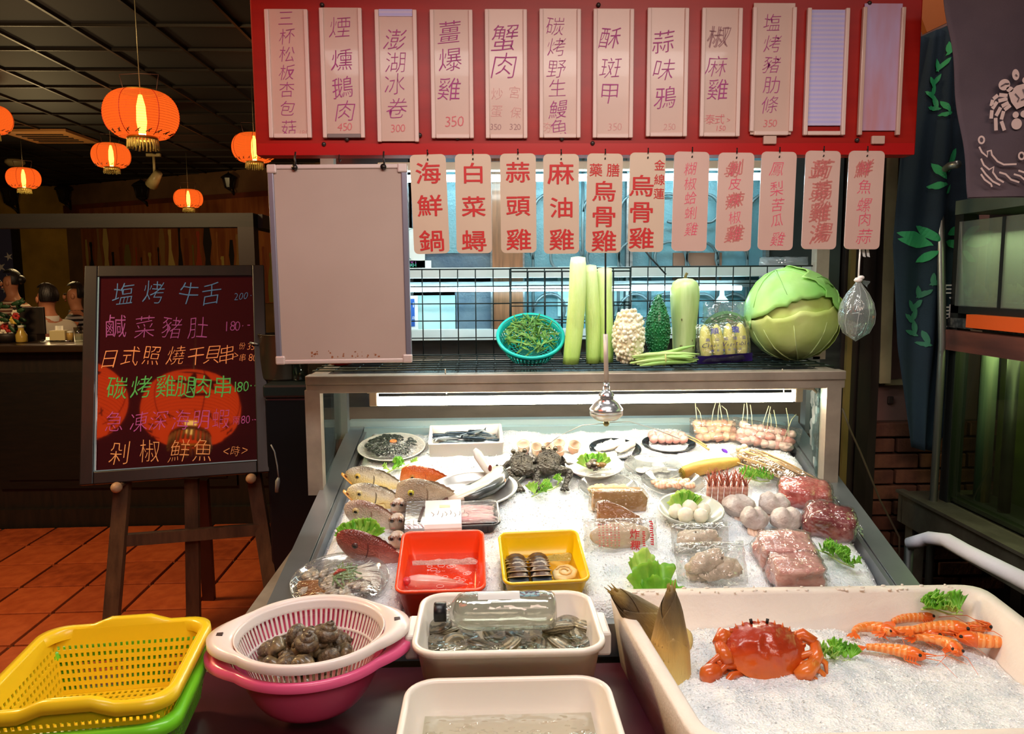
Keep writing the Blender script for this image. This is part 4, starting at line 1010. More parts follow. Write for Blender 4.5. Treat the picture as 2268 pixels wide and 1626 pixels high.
# large calligraphy lanterns under the awning behind the photographer, mirrored in the board
M_pap2 = paper('awning_lantern_paper', 0.0, 3.0, (255, 72, 18))
M_bulb2 = glow('awning_bulb', (255, 190, 90), 6)
def mirror_pt(px, py, dist):
    d = W(px, py).normalized(); p = EYE + W(px, py) * ((O - EYE).dot(en) / W(px, py).dot(en)); r = d - en * (2 * d.dot(en)); return p + r * dist
for (px, py), lab in (((425, 908), 'large orange calligraphy lantern under the awning, mirrored at centre of the menu board'), ((165, 890), 'large orange calligraphy lantern under the awning, mirrored at the edge of the menu board')):
    p = mirror_pt(px, py, 2.9)
    t = thing('awning_lantern', lab, 'lantern', p, 'awning lanterns'); lantern_parts(t, 0.36, M_pap2, M_bulb2, 0.9)
    sw = MB()
    for (x0, z0_, x1, z1_, w0) in ((-0.16, 0.04, 0.02, 0.0, 0.03), (0.02, 0.0, 0.16, 0.06, 0.035), (-0.02, 0.12, -0.05, -0.1, 0.03), (0.06, 0.13, 0.12, -0.02, 0.03), (-0.12, 0.14, 0.05, 0.12, 0.022), (-0.1, -0.1, 0.1, -0.06, 0.025)):
        pts = []
        for k in range(7):
            f_ = k / 6; x = x0 + (x1 - x0) * f_; z = z0_ + (z1_ - z0_) * f_; pts.append(V((x, 0.368 * math.sqrt(max(0.05, 1 - (x / 0.37) ** 2 - (z / 0.27) ** 2)), z)))
        sw.tube(pts, [w0 * (0.4 + 0.6 * math.sin(PI * (k + 1) / 8)) for k in range(7)], 6, flat=0.3)
    sw.build('brush_stroke', M_blk, t)
# ================================================================ STALL
M_ss = mat('brushed_steel', (176, 182, 184), 0.32, 0.85, col2=(164, 170, 172), scale=6, detail=6)
M_ssw = mat('worn_warm_steel', (182, 168, 152), 0.45, 0.45, col2=(158, 146, 132), scale=10, detail=6)
xL, xR = onY(703, 1090, BY).x, onY(1832, 1075, BY).x
yF, yB = 1.715, 2.78
stall = thing('market_stall', 'stainless steel seafood display stall with sloping ice bed and upper wire shelf', 'stall', (0, BY, 0))
so = V((0, BY, 0))
def sl(x, y, z): return V((x, y, z)) - so
# side rails of the bed (outer faces), back rim, front rim
LF, LB = onB(596, 1338), onB(768, 962); RF, RB = onB(2026, 1290), onB(1775, 952)
def ext(a, b, y): k = (y - a.y) / (b.y - a.y); return a.lerp(b, k)
LF, LB, RF, RB = ext(LF, LB, yF), ext(LF, LB, yB), ext(RF, RB, yF), ext(RF, RB, yB)
for a, b, sg in ((LF, LB, 1), (RF, RB, -1)):
    m_ = MB(); off = V((sg * 0.028, 0, -0.012))
    m_.bar(a + off - so, b + off - so, 0.056, 0.045, (0, 0, 1)); m_.build('side_rail', M_ss, stall)
    m_ = MB(); off = V((sg * 0.064, 0, -0.03)); m_.bar(a + off - so, b + off - so, 0.012, 0.07, (0, 0, 1)); m_.build('inner_flange', M_ss, stall)
MB().bar(LB - so + V((0, 0.0, 0.0)), RB - so, 0.05, 0.05).build('back_rim', mat('pale_steel', (186, 208, 212), 0.3, 0.6), stall)
MB().bar(LB - so + V((0.06, -0.045, -0.02)), RB - so + V((-0.06, -0.045, -0.02)), 0.03, 0.05).build('back_step', mat('pale_steel_2', (170, 196, 202), 0.3, 0.6), stall)
MB().bar(LF - so + V((0, -0.01, -0.075)), RF - so + V((0, -0.01, -0.075)), 0.03, 0.08).build('front_rim', M_ss, stall)
b_ = MB()   # tray floor
b_.add([LF - so + V((0.05, 0, -0.09)), RF - so + V((-0.05, 0, -0.09)), RB - so + V((-0.05, 0, -0.09)), LB - so + V((0.05, 0, -0.09))], [(0, 1, 2, 3)]); b_.build('bed_tray', M_ss, stall)
cab = MB(); zt = bz(yF) - 0.16
cab.box((0, (yF + yB) / 2 - BY, zt / 2), (1.36, yB - yF - 0.06, zt)); cab.build('cabinet', M_ssw, stall)
# front and back posts, shelf beams
zsh = 1.268
zb0 = onY(1272, 864, BY).z
xl5, xr5 = onY(680, 840, BY).x, onY(1866, 840, BY).x
for x in (xL, xR):
    MB().box(sl(x, BY, (bz(BY) + zb0) / 2), (0.045, 0.045, zb0 - bz(BY) + 0.02)).build('front_post', M_ssw, stall)
xlb, xrb = onY(757, 905, 2.72).x, onY(1792, 905, 2.72).x
for x in (xlb, xrb):
    MB().box(sl(x, 2.72, 1.13), (0.045, 0.045, 0.28)).build('back_post', M_ss, stall)
    MB().box(sl(x + (0.02 if x > 0 else -0.02), 2.72, 1.75), (0.045, 0.045, 0.98)).build('back_post', M_ssw, stall)
bm = MB(); bm.rbox(sl((xl5 + xr5) / 2, BY, (zsh + zb0) / 2 + 0.014), (xr5 - xl5, 0.05, (zsh - zb0) * 0.52), 0.003); bm.rbox(sl((xl5 + xr5) / 2, BY + 0.004, zb0 + (zsh - zb0) * 0.26), (xr5 - xl5, 0.046, (zsh - zb0) * 0.52), 0.003); bm.build('shelf_beam', M_ssw, stall)
MB().box(sl((xl5 + xr5) / 2, 2.74, zsh - 0.03), (xr5 - xl5, 0.04, 0.05)).build('rear_beam', M_ssw, stall)
for x in (xl5 + 0.025, xr5 - 0.025): MB().box(sl(x, 2.52, zsh - 0.025), (0.05, 0.42, 0.045)).build('end_beam', M_ssw, stall)
MB().box(sl((xl5 + xr5) / 2, 2.52, zsh - 0.006), (xr5 - xl5 - 0.02, 0.4, 0.006)).build('shelf_panel', mat('dark_shelf_panel', (40, 42, 44), 0.25, col2=(28, 30, 32), scale=7, stretch=(1, 4, 1)), stall)
# side glass panes
M_gl = film('side_glass', (214, 238, 240), 0.06, 0.5, 0.05, 0.0)
M_frostp = film('frosted_side_glass', (200, 232, 236), 0.06, 0.5, 0.1, 0.3, 20, white=0.12)
def sidepane(x0, y0, x1, y1, m):
    b = MB(); zt = zb0 + 0.01
    b.add([sl(x0, y0, bz(y0) + 0.01), sl(x1, y1, bz(y1) + 0.01), sl(x1, y1, zt), sl(x0, y0, zt)], [(0, 1, 2, 3)])
    o = b.build('side_glass', m, stall); s = o.modifiers.new('thickness', 'SOLIDIFY'); s.thickness = 0.005; return o
sidepane(xL + 0.025, BY + 0.02, xlb, 2.70, M_gl)
sidepane(xR - 0.025, BY + 0.02, xrb, 2.70, M_frostp)
# white water-stain patches dried on that glass
pt = MB(); rn = random.Random(2)
for k in range(26):
    u = rn.random() * 0.75 + 0.05; v = rn.random() ** 1.3; a = V((xR - 0.025, BY + 0.02, 0)).lerp(V((xrb, 2.7, 0)), u)
    z = bz(a.y) + 0.03 + v * (zb0 - bz(a.y) - 0.06); r = 0.012 + 0.016 * rn.random()
    ang = math.atan2(xrb - xR, 0.4); pts = []
    for i in range(10):
        t_ = i * PI / 5; q = r * (0.6 + 0.7 * rn.random()); pts.append(sl(a.x - 0.004 + q * 0.1 * math.cos(t_), a.y + q * math.cos(t_), z + q * math.sin(t_)))
    pt.add(pts, [tuple(range(10))])
tag(pt.build('dried_stain', ink('white_stain', (206, 214, 214), 0.6), stall), kind='stuff')
# crushed ice bed, pressed down where the two tubs stand
PITS = [(onB(px, py), w * m_px(onB(px, py)) / 2 + 0.004, d / 2 + 0.004) for px, py, w, d in ((981, 1303, 172, 0.22), (1200, 1284, 168, 0.19))]
def icez(x, y):
    for p, hw, hd in PITS:
        if abs(x - p.x) < hw and abs(y - p.y) < hd: return -0.05
    return 0.014 * nz(x * 6, y * 6, 1) + 0.008 * nz(x * 17, y * 17, 5) + 0.004 * nz(x * 45, y * 45, 9)
def bedxy(u, v):
    a, b = LF.lerp(LB, v), RF.lerp(RB, v); e0 = 0.07
    x = a.x + e0 + (b.x - a.x - 2 * e0) * u; return x, a.y + (b.y - a.y) * v
M_ice, nt, n, l, out = newmat('crushed_ice')
ib = n.new('ShaderNodeBsdfPrincipled'); ib.inputs['Roughness'].default_value = 0.22; ib.inputs['IOR'].default_value = 1.35
l.new(ramp(nt, tex(nt, 'noise', 18, 6), [(0.3, (214, 222, 228)), (0.62, (246, 249, 250))]), ib.inputs['Base Color'])
ib.inputs['Subsurface Weight'].default_value = 0.25; ib.inputs['Subsurface Radius'].default_value = (0.02, 0.025, 0.03); ib.inputs['Subsurface Scale'].default_value = 0.3
bp = n.new('ShaderNodeBump'); bp.inputs['Strength'].default_value = 0.55; bp.inputs['Distance'].default_value = 0.006
l.new(tex(nt, 'voronoi', 210), bp.inputs['Height']); l.new(bp.outputs[0], ib.inputs['Normal']); l.new(ib.outputs[0], out.inputs[0])
def iceP(u, v):
    x, y = bedxy(u, v); ed = min(u, 1 - u, v, 1 - v); k = min(1, ed / 0.03)
    p = V((x, y, bz(y))) + BN * (icez(x, y) - 0.035 * (1 - k) ** 2); return p
ice = MB().grid(iceP, 150, 110).build('crushed_ice', M_ice); tag(ice, 'white crushed ice covering the sloping bed of the steel stall', 'ice', kind='stuff')
def chips(name, parent, n_, fn, r0, r1, seed):
    rn = random.Random(seed); b = MB()
    for k in range(n_):
        p = fn(rn.random(), rn.random()); r = rn.uniform(r0, r1); pts = []
        for q in range(5):
            d = V((rn.gauss(0, 1), rn.gauss(0, 1), rn.gauss(0, 1))).normalized(); pts.append(p + V((0, 0, r * 0.4)) + d * r)
        b.add(pts, [(0, 1, 2), (0, 2, 3), (0, 3, 4), (1, 4, 2), (2, 4, 3), (0, 4, 1)])
    return tag(b.build(name, bpy.data.materials.get('ice_chip') or mat('ice_chip', (240, 244, 246), 0.25, spec=0.6), parent), kind='stuff')
chips('ice_chip', ice, 9000, lambda u, v: iceP(0.01 + 0.98 * u, 0.01 + 0.98 * v), 0.0015, 0.0042, 4)
# -- lamps of the stall
M_tubeW = glow('warm_tube_light', (255, 246, 222), 46); M_tubeC = glow('cool_tube_light', (200, 244, 255), 25)
M_bat = mat('cream_batten', (222, 206, 184), 0.45)
def tube_light(name, lab, p0, p1, r, m, cap=True):
    t = thing(name, lab, 'lamp', (p0 + p1) / 2); c = (p0 + p1) / 2; L_ = (p1 - p0).length / 2; ang = math.atan2(p1.z - p0.z, p1.x - p0.x)
    t.matrix_world = Matrix.Translation(c) @ Matrix.Rotation(-ang, 4, 'Y')
    MB().tube([(-L_, 0, 0), (L_, 0, 0)], r, 14).build('glass_tube', m, t)
    if cap:
        MB().rbox((0, 0.005, r + 0.028), (2 * L_ + 0.07, 0.045, 0.03), 0.004).build('batten', M_bat, t)
        for s_ in (-1, 1): MB().rbox((s_ * (L_ + 0.014), 0, 0.012), (0.026, 0.036, 0.052), 0.004).build('lamp_holder', M_bat, t)
    return t
TY = 2.43
p0, p1 = onY(838, 889, TY), onY(1756, 880, TY)
tube_light('tube_light', 'bright warm fluorescent tube on a cream batten under the wire shelf', p0, p1, 0.0145, M_tubeW)
p0, p1 = onY(860, 396, 2.86), onY(1704, 391, 2.86)
t = tube_light('tube_light', 'cool white tube lamp behind the hanging menu tags', p0, p1, 0.013, M_tubeC)
MB().box((0, 0.095, 0.05), (0.9, 0.19, 0.02)).build('bracket', M_alu, t)
p0, p1 = onY(880, 642, 2.92), onY(1642, 638, 2.92)
tube_light('tube_light', 'slim cool tube lamp under the white ledge behind the vegetables', p0, p1, 0.0085, M_tubeC, False)  # reflection of the upper tube in the glass, built as a glowing tube
# wires of the lamp: two pull strings and end cable
for px in (986, 1733):
    a = onY(px, 818, BY - 0.03); b = onY(px + 3, 872, TY - 0.02)
    o = MB().tube([a, a.lerp(b, .5), b], 0.002, 5).build('lamp_string', mat('pale_string', (206, 196, 170), 0.6)); tag(o, ('pale string holding the tube lamp up at the red bowl end' if px < 1000 else 'pale string holding the tube lamp up below the cabbage'), 'string')
cb = [onY(1778, 860, 2.44), onY(1802, 862, 2.42), onY(1820, 880, 2.4), onY(1832, 905, 2.36)]
o = MB().tube(cb, 0.005, 6).build('lamp_cable', M_bat); tag(o, 'cream cable running from the tube lamp to the stall post', 'cable')
# -- red menu sign
SY = 2.15
M_sred = mat('glossy_red_board', (160, 24, 12), 0.35, col2=(146, 18, 10), scale=3, stretch=(0.5, 1, 6), spec=0.3)
tl, tr_, br, bl = (onY(*q, SY) for q in ((541, -90), (2049, -90), (2028, 338), (575, 349)))
x0, x1 = (tl.x + bl.x) / 2, (tr_.x + br.x) / 2; z0, z1 = (bl.z + br.z) / 2, tl.z
sgn = thing('menu_sign', 'big glossy red signboard above the stall carrying rows of menu cards', 'sign', ((x0 + x1) / 2, SY, z0))
sx, sz = (x0 + x1) / 2, z0
MB().rbox((0, 0.03, (z1 - z0) / 2), (x1 - x0, 0.06, z1 - z0), 0.004).build('red_board', M_sred, sgn)
zl_ = onY(1300, 318, SY).z - sz
MB().box((0, -0.0015, (zl_) / 2 + 0.0), (x1 - x0 - 0.01, 0.003, zl_)).build('lower_strip', mat('glossy_red_strip', (176, 22, 20), 0.25, coat=0.3), sgn)
scr = MB()
for px, py in ((714, 12), (1325, 12), (1924, 8), (769, 309), (1013, 306), (1244, 308), (1312, 318), (718, 320), (930, 300), (1897, 311)):
    p = onY(px, py, SY); scr = MB(); scr.lathe([(0.006, 0), (0.006, 0.005), (0.003, 0.008), (0, 0.008)], 10, Matrix.Translation((p.x - sx, -0.001, p.z - sz)) @ Matrix.Rotation(PI / 2, 4, 'X')); scr.build('screw', mat('dark_screw', (70, 60, 56), 0.4, 0.6) if px == 714 else bpy.data.materials['dark_screw'], sgn)
M_card = mat('white_menu_card', (204, 168, 152), 0.35, col2=(196, 160, 144), scale=4, coat=0.15)
M_lil = mat('lilac_corrugated_card', (176, 168, 214), 0.5, col2=(192, 178, 206), kind='waveZ', scale=26, detail=0.2)
M_rail = mat('pinkish_card_rail', (216, 184, 172), 0.4)
I_pur = ink('marker_purple', (166, 42, 122), 0.92); I_pk = ink('marker_pink', (222, 90, 104), 0.7); I_fade = ink('marker_faded', (224, 140, 140), 0.45); I_pf = ink('marker_worn_purple', (150, 90, 104), 0.55)
slots = [
 (590, 683, 25, 303, '三杯松板杏包菇', [40, 80, 120, 160, 198, 240, 283], 34, 634, 4, [('180', 672, 294, 12, I_fade)], 'three-cup pork'),
 (710, 802, 22, 303, '煙燻鵝肉', [60, 133, 194, 246], 46, 755, 8, [('450', 764, 281, 18, I_pk)], ''),
 (832, 923, 26, 312, '澎湖冰卷', [88, 138, 186, 240], 46, 873, 4, [('300', 882, 284, 18, I_pk)], ''),
 (953, 1046, 26, 304, '薑爆雞', [72, 132, 197], 50, 993, 4, [('350', 1006, 269, 24, I_pk)], ''),
 (1074, 1166, 25, 304, '蟹肉', [84, 145], 58, 1115, 0, [('炒', 1100, 208, 26, I_fade), ('蛋', 1100, 246, 26, I_fade), ('宮', 1140, 205, 26, I_fade), ('保', 1142, 250, 24, I_fade), ('350', 1098, 281, 14, I_pf), ('320', 1141, 281, 14, I_pf)], ''),
 (1194, 1285, 24, 303, '碳烤野生鰻魚', [58, 104, 152, 195, 242, 284], 40, 1231, 6, [('夯', 1212, 282, 22, I_fade)], ''),
 (1313, 1402, 24, 303, '酥斑甲', [84, 150, 206], 46, 1351, 0, [('350', 1362, 281, 17, I_fade)], ''),
 (1432, 1523, 22, 300, '蒜味鴉', [92, 154, 216], 48, 1470, 0, [('250', 1483, 281, 15, I_fade)], ''),
 (1552, 1641, 22, 300, '椒麻雞', [80, 146, 198], 46, 1588, 0, [('<', 1557, 266, 12, I_pk), ('泰', 1572, 264, 22, I_pk), ('式', 1594, 264, 22, I_pk), ('>', 1614, 266, 12, I_pk), ('150', 1596, 284, 12, I_pk)], ''),
 (1664, 1760, 12, 297, '塩烤豬肋條', [50, 97, 143, 188, 232], 38, 1712, -5, [('350', 1706, 273, 17, I_pk)], ''),
 (1784, 1877, 22, 297, '', [], 0, 0, 0, [], ''), (1906, 2000, 20, 297, '', [], 0, 0, 0, [], '')]
lab = ['white menu card at the lantern end of the red sign, seven purple characters', 'white menu card on red sign reading smoked goose with price 450', 'white menu card on red sign with lilac top edge and price 300',
       'white menu card on red sign with three ginger-dish characters and pink price 350', 'white menu card on red sign with two bold crab characters above two faded columns', 'white menu card on red sign with six bold purple characters about grilled eel',
       'white menu card on red sign with three spaced characters, lowest a boxed cross with tail', 'white menu card on red sign with garlic-flavour characters and nearly vanished price', 'white menu card on red sign with smeared top character and pink bracketed note',
       'white menu card set higher than its rail on red sign, five purple characters', 'empty card rail with lilac ribbed backing, next to the last written card', 'empty card rail with worn half-pink lilac backing at the banner end of the sign']
for i, (a, b, ya, yb_, s, ys, h, cxp, dxp, extra, _) in enumerate(slots):
    pc = onY((a + b) / 2 + 3.5 * (1 - (a - 540) / 750), (ya + yb_) / 2, SY - 0.004); k = m_px(pc)
    w_ = (b - a) * k; hh = (yb_ - ya) * k
    sh = -((a + b) / 2 - 1290) / 14900.0      # follows the sign's own lean, zero at its middle
    t = thing('menu_card', lab[i], 'menu card', TR(pc.x, SY, pc.z), 'menu cards on the red sign')
    if s: cd = MB().rbox((0, -0.006, 0), (w_ * 0.96, 0.004, hh * 0.985), 0.001).build('card', M_card, t)
    else: MB().rbox((0, -0.004, 0.01), (w_ * 0.9, 0.004, hh * (0.9 if i == 10 else 0.98)), 0.001).build('backing_card', M_lil if i == 10 else mat('worn_lilac_card', (182, 160, 196), 0.5, col2=(186, 130, 140), kind='noise', scale=5, stretch=(3, 1, 0.6)), t)
    for s_ in (-1, 1): MB().rbox((s_ * (w_ / 2 - 0.005), -0.008, -0.002), (0.011, 0.012, hh * (0.985 if i != 9 else 0.93)), 0.002).build('side_rail', M_rail if i < 11 else M_card, t)
    if i not in (2, 11): MB().rbox((0, -0.008, -hh / 2 + 0.006), (w_ * 0.8, 0.01, 0.011), 0.002).build('bottom_lip', M_rail if i != 1 else mat('grey_lip', (120, 104, 100), 0.4), t)
    if i == 2: MB().box((0, -0.009, hh / 2 - 0.012), (w_ * 0.8, 0.002, 0.018)).build('top_tape', M_lil, t)
    if i in (9, 11): MB().rbox((-0.002 if i == 9 else 0.0, -0.007, -hh / 2 - 0.012), (0.036, 0.01, 0.022), 0.002).build('clip_plate', M_card, t)
    def loc(px, py): q = onY(px, py, SY - 0.009); return q.x - pc.x, q.z - pc.z
    if s:
        it = []
        for j, (ch, py) in enumerate(zip(s, ys)):
            x, z = loc(cxp + dxp * (j / max(1, len(s) - 1)), py); it.append((ch, x, z, h * k))
        letters(it[1:] if i == 8 else it, Matrix.Translation((0, -0.0092, 0)) @ FACE, -0.016, 0.10).build('lettering', I_pur, cd)
        if i == 8: letters(it[:1] + [(it[0][0], it[0][1] + 0.004, it[0][2] - 0.002, it[0][3] * 1.05)], Matrix.Translation((0, -0.0092, 0)) @ FACE, -0.012, 0.1).build('smeared_lettering', I_pf, cd)
        for (ss, px, py, hp, mm_) in extra:
            x, z = loc(px, py); n_ = len(ss)
            letters([(c, x + (q - (n_ - 1) / 2) * hp * 0.62 * k, z, hp * k) for q, c in enumerate(ss)], Matrix.Translation((0, -0.0094, 0)) @ FACE, -0.01, 0.1).build('price_lettering', mm_, cd)
# -- hanging plastic menu tags
HY = 2.13
M_tagw = mat('cream_plastic_tag', (212, 186, 162), 0.3, col2=(206, 178, 154), scale=3, coat=0.25)
M_tagp = mat('pinkish_plastic_tag', (212, 176, 162), 0.3, col2=(206, 168, 154), scale=3, coat=0.25)
I_red = ink('signpaint_red', (196, 26, 24)); I_rose = ink('marker_rose', (232, 80, 110), 0.8); I_sm = ink('marker_smear', (226, 140, 130), 0.2)
M_hook = mat('dark_hook', (62, 56, 52), 0.35, 0.8)
tags = [(952, 345, 561, '海鮮鍋', [(384, 46), (456, 46), (534, 46)], 0), (1049, 344, 560, '白菜蟳', [(384, 44), (458, 44), (534, 46)], 0), (1148, 343, 559, '蒜頭雞', [(382, 44), (456, 44), (531, 46)], 0), (1243, 344, 561, '麻油雞', [(384, 48), (460, 44), (531, 46)], 0),
        (1338, 343, 559, '烏骨雞', [(424, 44), (480, 46), (534, 46)], 1), (1432, 341, 557, '烏骨雞', [(412, 46), (470, 46), (528, 46)], 2), (1529, 339, 555, '糊椒蛤蜊雞', [(374, 28), (407, 28), (439, 28), (472, 28), (508, 30)], 3),
        (1627, 341, 555, '剝皮辣椒雞', [(374, 28), (407, 28), (444, 28), (482, 28), (518, 30)], 4), (1721, 339, 553, '鳳梨苦瓜雞', [(374, 32), (418, 32), (454, 30), (488, 28), (530, 32)], 3), (1818, 337, 551, '蒟蒻雞湯', [(376, 36), (424, 36), (470, 36), (516, 36)], 5), (1914, 337, 551, '鮮魚螺肉蒜', [(374, 30), (414, 32), (454, 32), (486, 30), (524, 34)], 6)]
tlab = ['cream hanging tag with red painted seafood pot characters, next to the whiteboard', 'cream hanging tag with red painted cabbage and crab characters', 'cream hanging tag with red painted garlic chicken characters', 'cream hanging tag with red painted sesame oil chicken characters',
        'cream hanging tag with red characters under two smaller herbal words side by side', 'cream hanging tag with red characters and a small extra column at its edge', 'pinkish hanging tag with five thin rose marker characters and a blank lower end', 'pinkish hanging tag with partly smudged rose characters above the pale bottle gourd',
        'pinkish hanging tag with five clear rose marker characters above the coiled beans', 'pinkish hanging tag with four heavily smudged characters above the cabbage', 'pinkish hanging tag with five rose characters above the knotted water bag']
prof_ = rrect(0.1, 0.28, 0.012, 5)
for i, (cxp, ya, yb_, s, ys, kind) in enumerate(tags):
    pc = onY(cxp, (ya + yb_) / 2, HY); k = m_px(pc); w_, hh = 79 * k, (yb_ - ya) * k
    t = thing('menu_tag', tlab[i], 'menu tag', TR(pc.x, HY, pc.z, ry=(-0.028 if i == 0 else (-0.006 if i < 4 else 0.012)), rz=[0.0, 0.03, -0.03, 0.02, 0, -0.02, 0.04, -0.03, 0.02, 0.03, -0.02][i]), 'hanging menu tags')
    pr = rrect(w_, hh, 0.013, 5); b = MB(); b.prism([(x, y) for x, y, _ in pr], -0.0015, 0.0015, FACE); cd = b.build('plastic_tag', M_tagw if i < 6 else M_tagp, t)
    hk = MB(); hk.tube([(0, -0.006, hh / 2 - 0.012), (0, 0.0, hh / 2 - 0.017), (0.002, 0.006, hh / 2 - 0.008), (0.001, 0.0, hh / 2 + 0.004), (0, -0.005, hh / 2 - 0.002), (0, -0.004, hh / 2 + 0.012)], 0.0018, 5); hk.build('hook', M_hook, t)
    def loc(px, py): q = onY(px, py, HY - 0.002); return q.x - pc.x, q.z - pc.z
    T_ = Matrix.Translation((0, -0.0022, 0)) @ FACE; dx = {1: 0.0, 2: -11}.get(kind, 0); tilt = 3 if i == 0 else 1
    it = []
    for j, (ch, (py, hp)) in enumerate(zip(s, ys)):
        x, z = loc(cxp + dx + (j - 1) * tilt * 0.6, py); it.append((ch, x, z, hp * k, 1.18 if kind < 3 else 0.95))
    if kind < 3:
        letters(it, T_, 0.011).build('lettering', I_red, cd)
        ex = [('藥', 1319, 377, 28), ('膳', 1357, 377, 28)] if kind == 1 else [('金', 1460, 366, 23), ('線', 1460, 398, 23), ('蓮', 1459, 429, 23)] if kind == 2 else []
        if ex: letters([(c, *loc(px, py), hp * k) for c, px, py, hp in ex], T_, 0.006).build('small_lettering', I_red, cd)
    else:
        sm = {4: (0, 2, 4), 5: (0, 1, 2, 3), 6: (0,)}.get(kind, ())
        letters(it, T_, -0.008, 0.1).build('lettering', I_rose if kind != 5 else ink('marker_rose_worn', (228, 96, 104), 0.6), cd)
        if sm:
            b = MB(); q = []
            for j in sm:
                ch, x, z, h_, wf = it[j]
                for d in ((0.004, 0.002), (-0.003, -0.002)): q.append((ch, x + d[0], z + d[1], h_ * 1.2, wf))
            letters(q, Matrix.Translation((0, -0.0019, 0)) @ FACE, 0.014, 0.15).build('ink_smear', I_sm, cd)
# -- whiteboard hanging from hooks
wy = 2.125
c4 = [onY(*q, wy) for q in ((597, 368), (899, 365), (912, 801), (612, 804))]
cx = sum(p.x for p in c4) / 4; cz = sum(p.z for p in c4) / 4; k = m_px((cx, wy, cz)); bw2, bh2 = 302 * k, 436 * k
wb = thing('whiteboard', 'blank dusty whiteboard with aluminium frame hanging at the end of the stall', 'whiteboard', TR(cx, wy, cz, ry=-0.006))
M_wb = mat('dusty_white_enamel', (184, 162, 150), 0.2, col2=(176, 154, 142), scale=2.5, coat=0.4)
MB().box((0, 0, 0), (bw2 - 0.01, 0.008, bh2 - 0.01)).build('writing_surface', M_wb, wb)
M_wfr = mat('pinkish_alu_frame', (206, 186, 178), 0.4, 0.2); M_wfr2 = mat('grey_alu_frame', (150, 146, 160), 0.35, 0.6)
for s_ in (-1, 1):
    MB().rbox((s_ * (bw2 / 2 - 0.008), 0, 0), (0.016, 0.016, bh2 - 0.03), 0.003).build('frame_side', M_wfr2, wb)
    MB().rbox((0, 0, s_ * (bh2 / 2 - 0.006)), (bw2 - 0.03, 0.016, 0.012), 0.003).build('frame_rail', M_wfr, wb)
    for s2 in (-1, 1): MB().rbox((s_ * (bw2 / 2 - 0.012), -0.001, s2 * (bh2 / 2 - 0.011)), (0.026, 0.02, 0.024), 0.004).build('corner_cap', mat('cream_corner', (222, 200, 190), 0.4) if s_ * s2 == 99 else M_wfr, wb)
sp_ = MB(); rn = random.Random(9)
for _ in range(26):
    x, z, r = rn.uniform(-0.09, 0.1), -bh2 / 2 + 0.016 + abs(rn.gauss(0, 0.01)), rn.uniform(0.0008, 0.003)
    sp_.flat([(x + r * (0.6 + rn.random()) * math.cos(a * PI / 4), z + r * (0.6 + rn.random()) * math.sin(a * PI / 4)) for a in range(8)], Matrix.Translation((0, -0.0045, 0)) @ FACE)
sp_.build('rust_spot', ink('rust', (150, 84, 40), 0.8), wb)
for px in (655, 851):
    p = onY(px, 346, wy); tp = p.z - cz
    h_ = MB(); h_.tube([(p.x - cx, 0.006, tp + 0.012), (p.x - cx, -0.004, tp - 0.004), (p.x - cx + 0.002, -0.008, tp - 0.02), (p.x - cx, 0.0, bh2 / 2 - 0.008), (p.x - cx, 0.008, bh2 / 2 + 0.004)], 0.0025, 6)
    h_.lathe([(0.0, -0.004), (0.008, -0.003), (0.008, 0.003), (0.0, 0.004)], 10, Matrix.Translation((p.x - cx, -0.01, bh2 / 2 - 0.008)) @ Matrix.Rotation(PI / 2, 4, 'X')); h_.build('hook', M_hook, wb)
p = onY(750, 352, wy); o = MB().tube([p + V((0, .01, .012)), p + V((0, 0, -.004)), p + V((0.003, -.006, -.009)), p + V((0.006, -.004, -.002))], 0.002, 6).build('spare_hook', M_hook); tag(o, 'small empty hook under the red sign above the whiteboard', 'hook')
# -- upper wire shelf
M_wire_ = mat('dark_green_wire', (20, 34, 34), 0.4, 0.3)
zsf = zsh + 0.012
sh = thing('wire_shelf', 'dark coated wire mesh forming the shelf floor and back of the stall top', 'shelf', (0, 2.52, zsf))
ys0, ys1 = 2.29, 2.735
gm = MB(); x = xl5 + 0.02
xs_ = []
while x < xr5 - 0.02: xs_.append(x); x += 0.0606
for x in xs_: gm.tube([(x, ys0 - 2.52, 0), (x, ys1 - 2.52, 0)], 0.0021, 5)
for j in range(8): y = ys0 + (ys1 - ys0) * j / 7; gm.tube([(xs_[0], y - 2.52, 0.003), (xs_[-1], y - 2.52, 0.003)], 0.0024, 5)
gm.build('mesh_floor', M_wire_, sh)
def mpanel(pxa, pxb, ytop, yy, name='mesh_back'):
    a, b = onY(pxa, 700, yy).x, onY(pxb, 700, yy).x; H = onY((pxa + pxb) / 2, ytop, yy).z - zsf; g = MB(); n_ = max(1, round((b - a) / 0.0606))
    for i in range(n_ + 1): g.tube([(a + (b - a) * i / n_, yy - 2.52, 0), (a + (b - a) * i / n_, yy - 2.52, H)], 0.0021 if 0 < i < n_ else 0.003, 5)
    z = H
    while z > 0.0: g.tube([(a, yy - 2.524, z), (b, yy - 2.524, z)], 0.0021 if z < H else 0.0028, 5); z -= 0.0606
    g.build(name, M_wire_, sh)
mpanel(700, 1132, 597, 2.735); mpanel(1132, 1396, 601, 2.728); mpanel(1130, 1395, 594, 2.742); mpanel(1396, 1808, 590, 2.735)
# ================================================================ ON THE WIRE SHELF
def shelfM(px, py, y=None, rz=0.0):
    p = onZ(px, py, zsf + 0.004)
    if y is not None: p = onY(px, py, y); p.z = zsf + 0.004
    return Matrix.Translation(p) @ Matrix.Rotation(rz, 4, 'Z'), m_px(p)
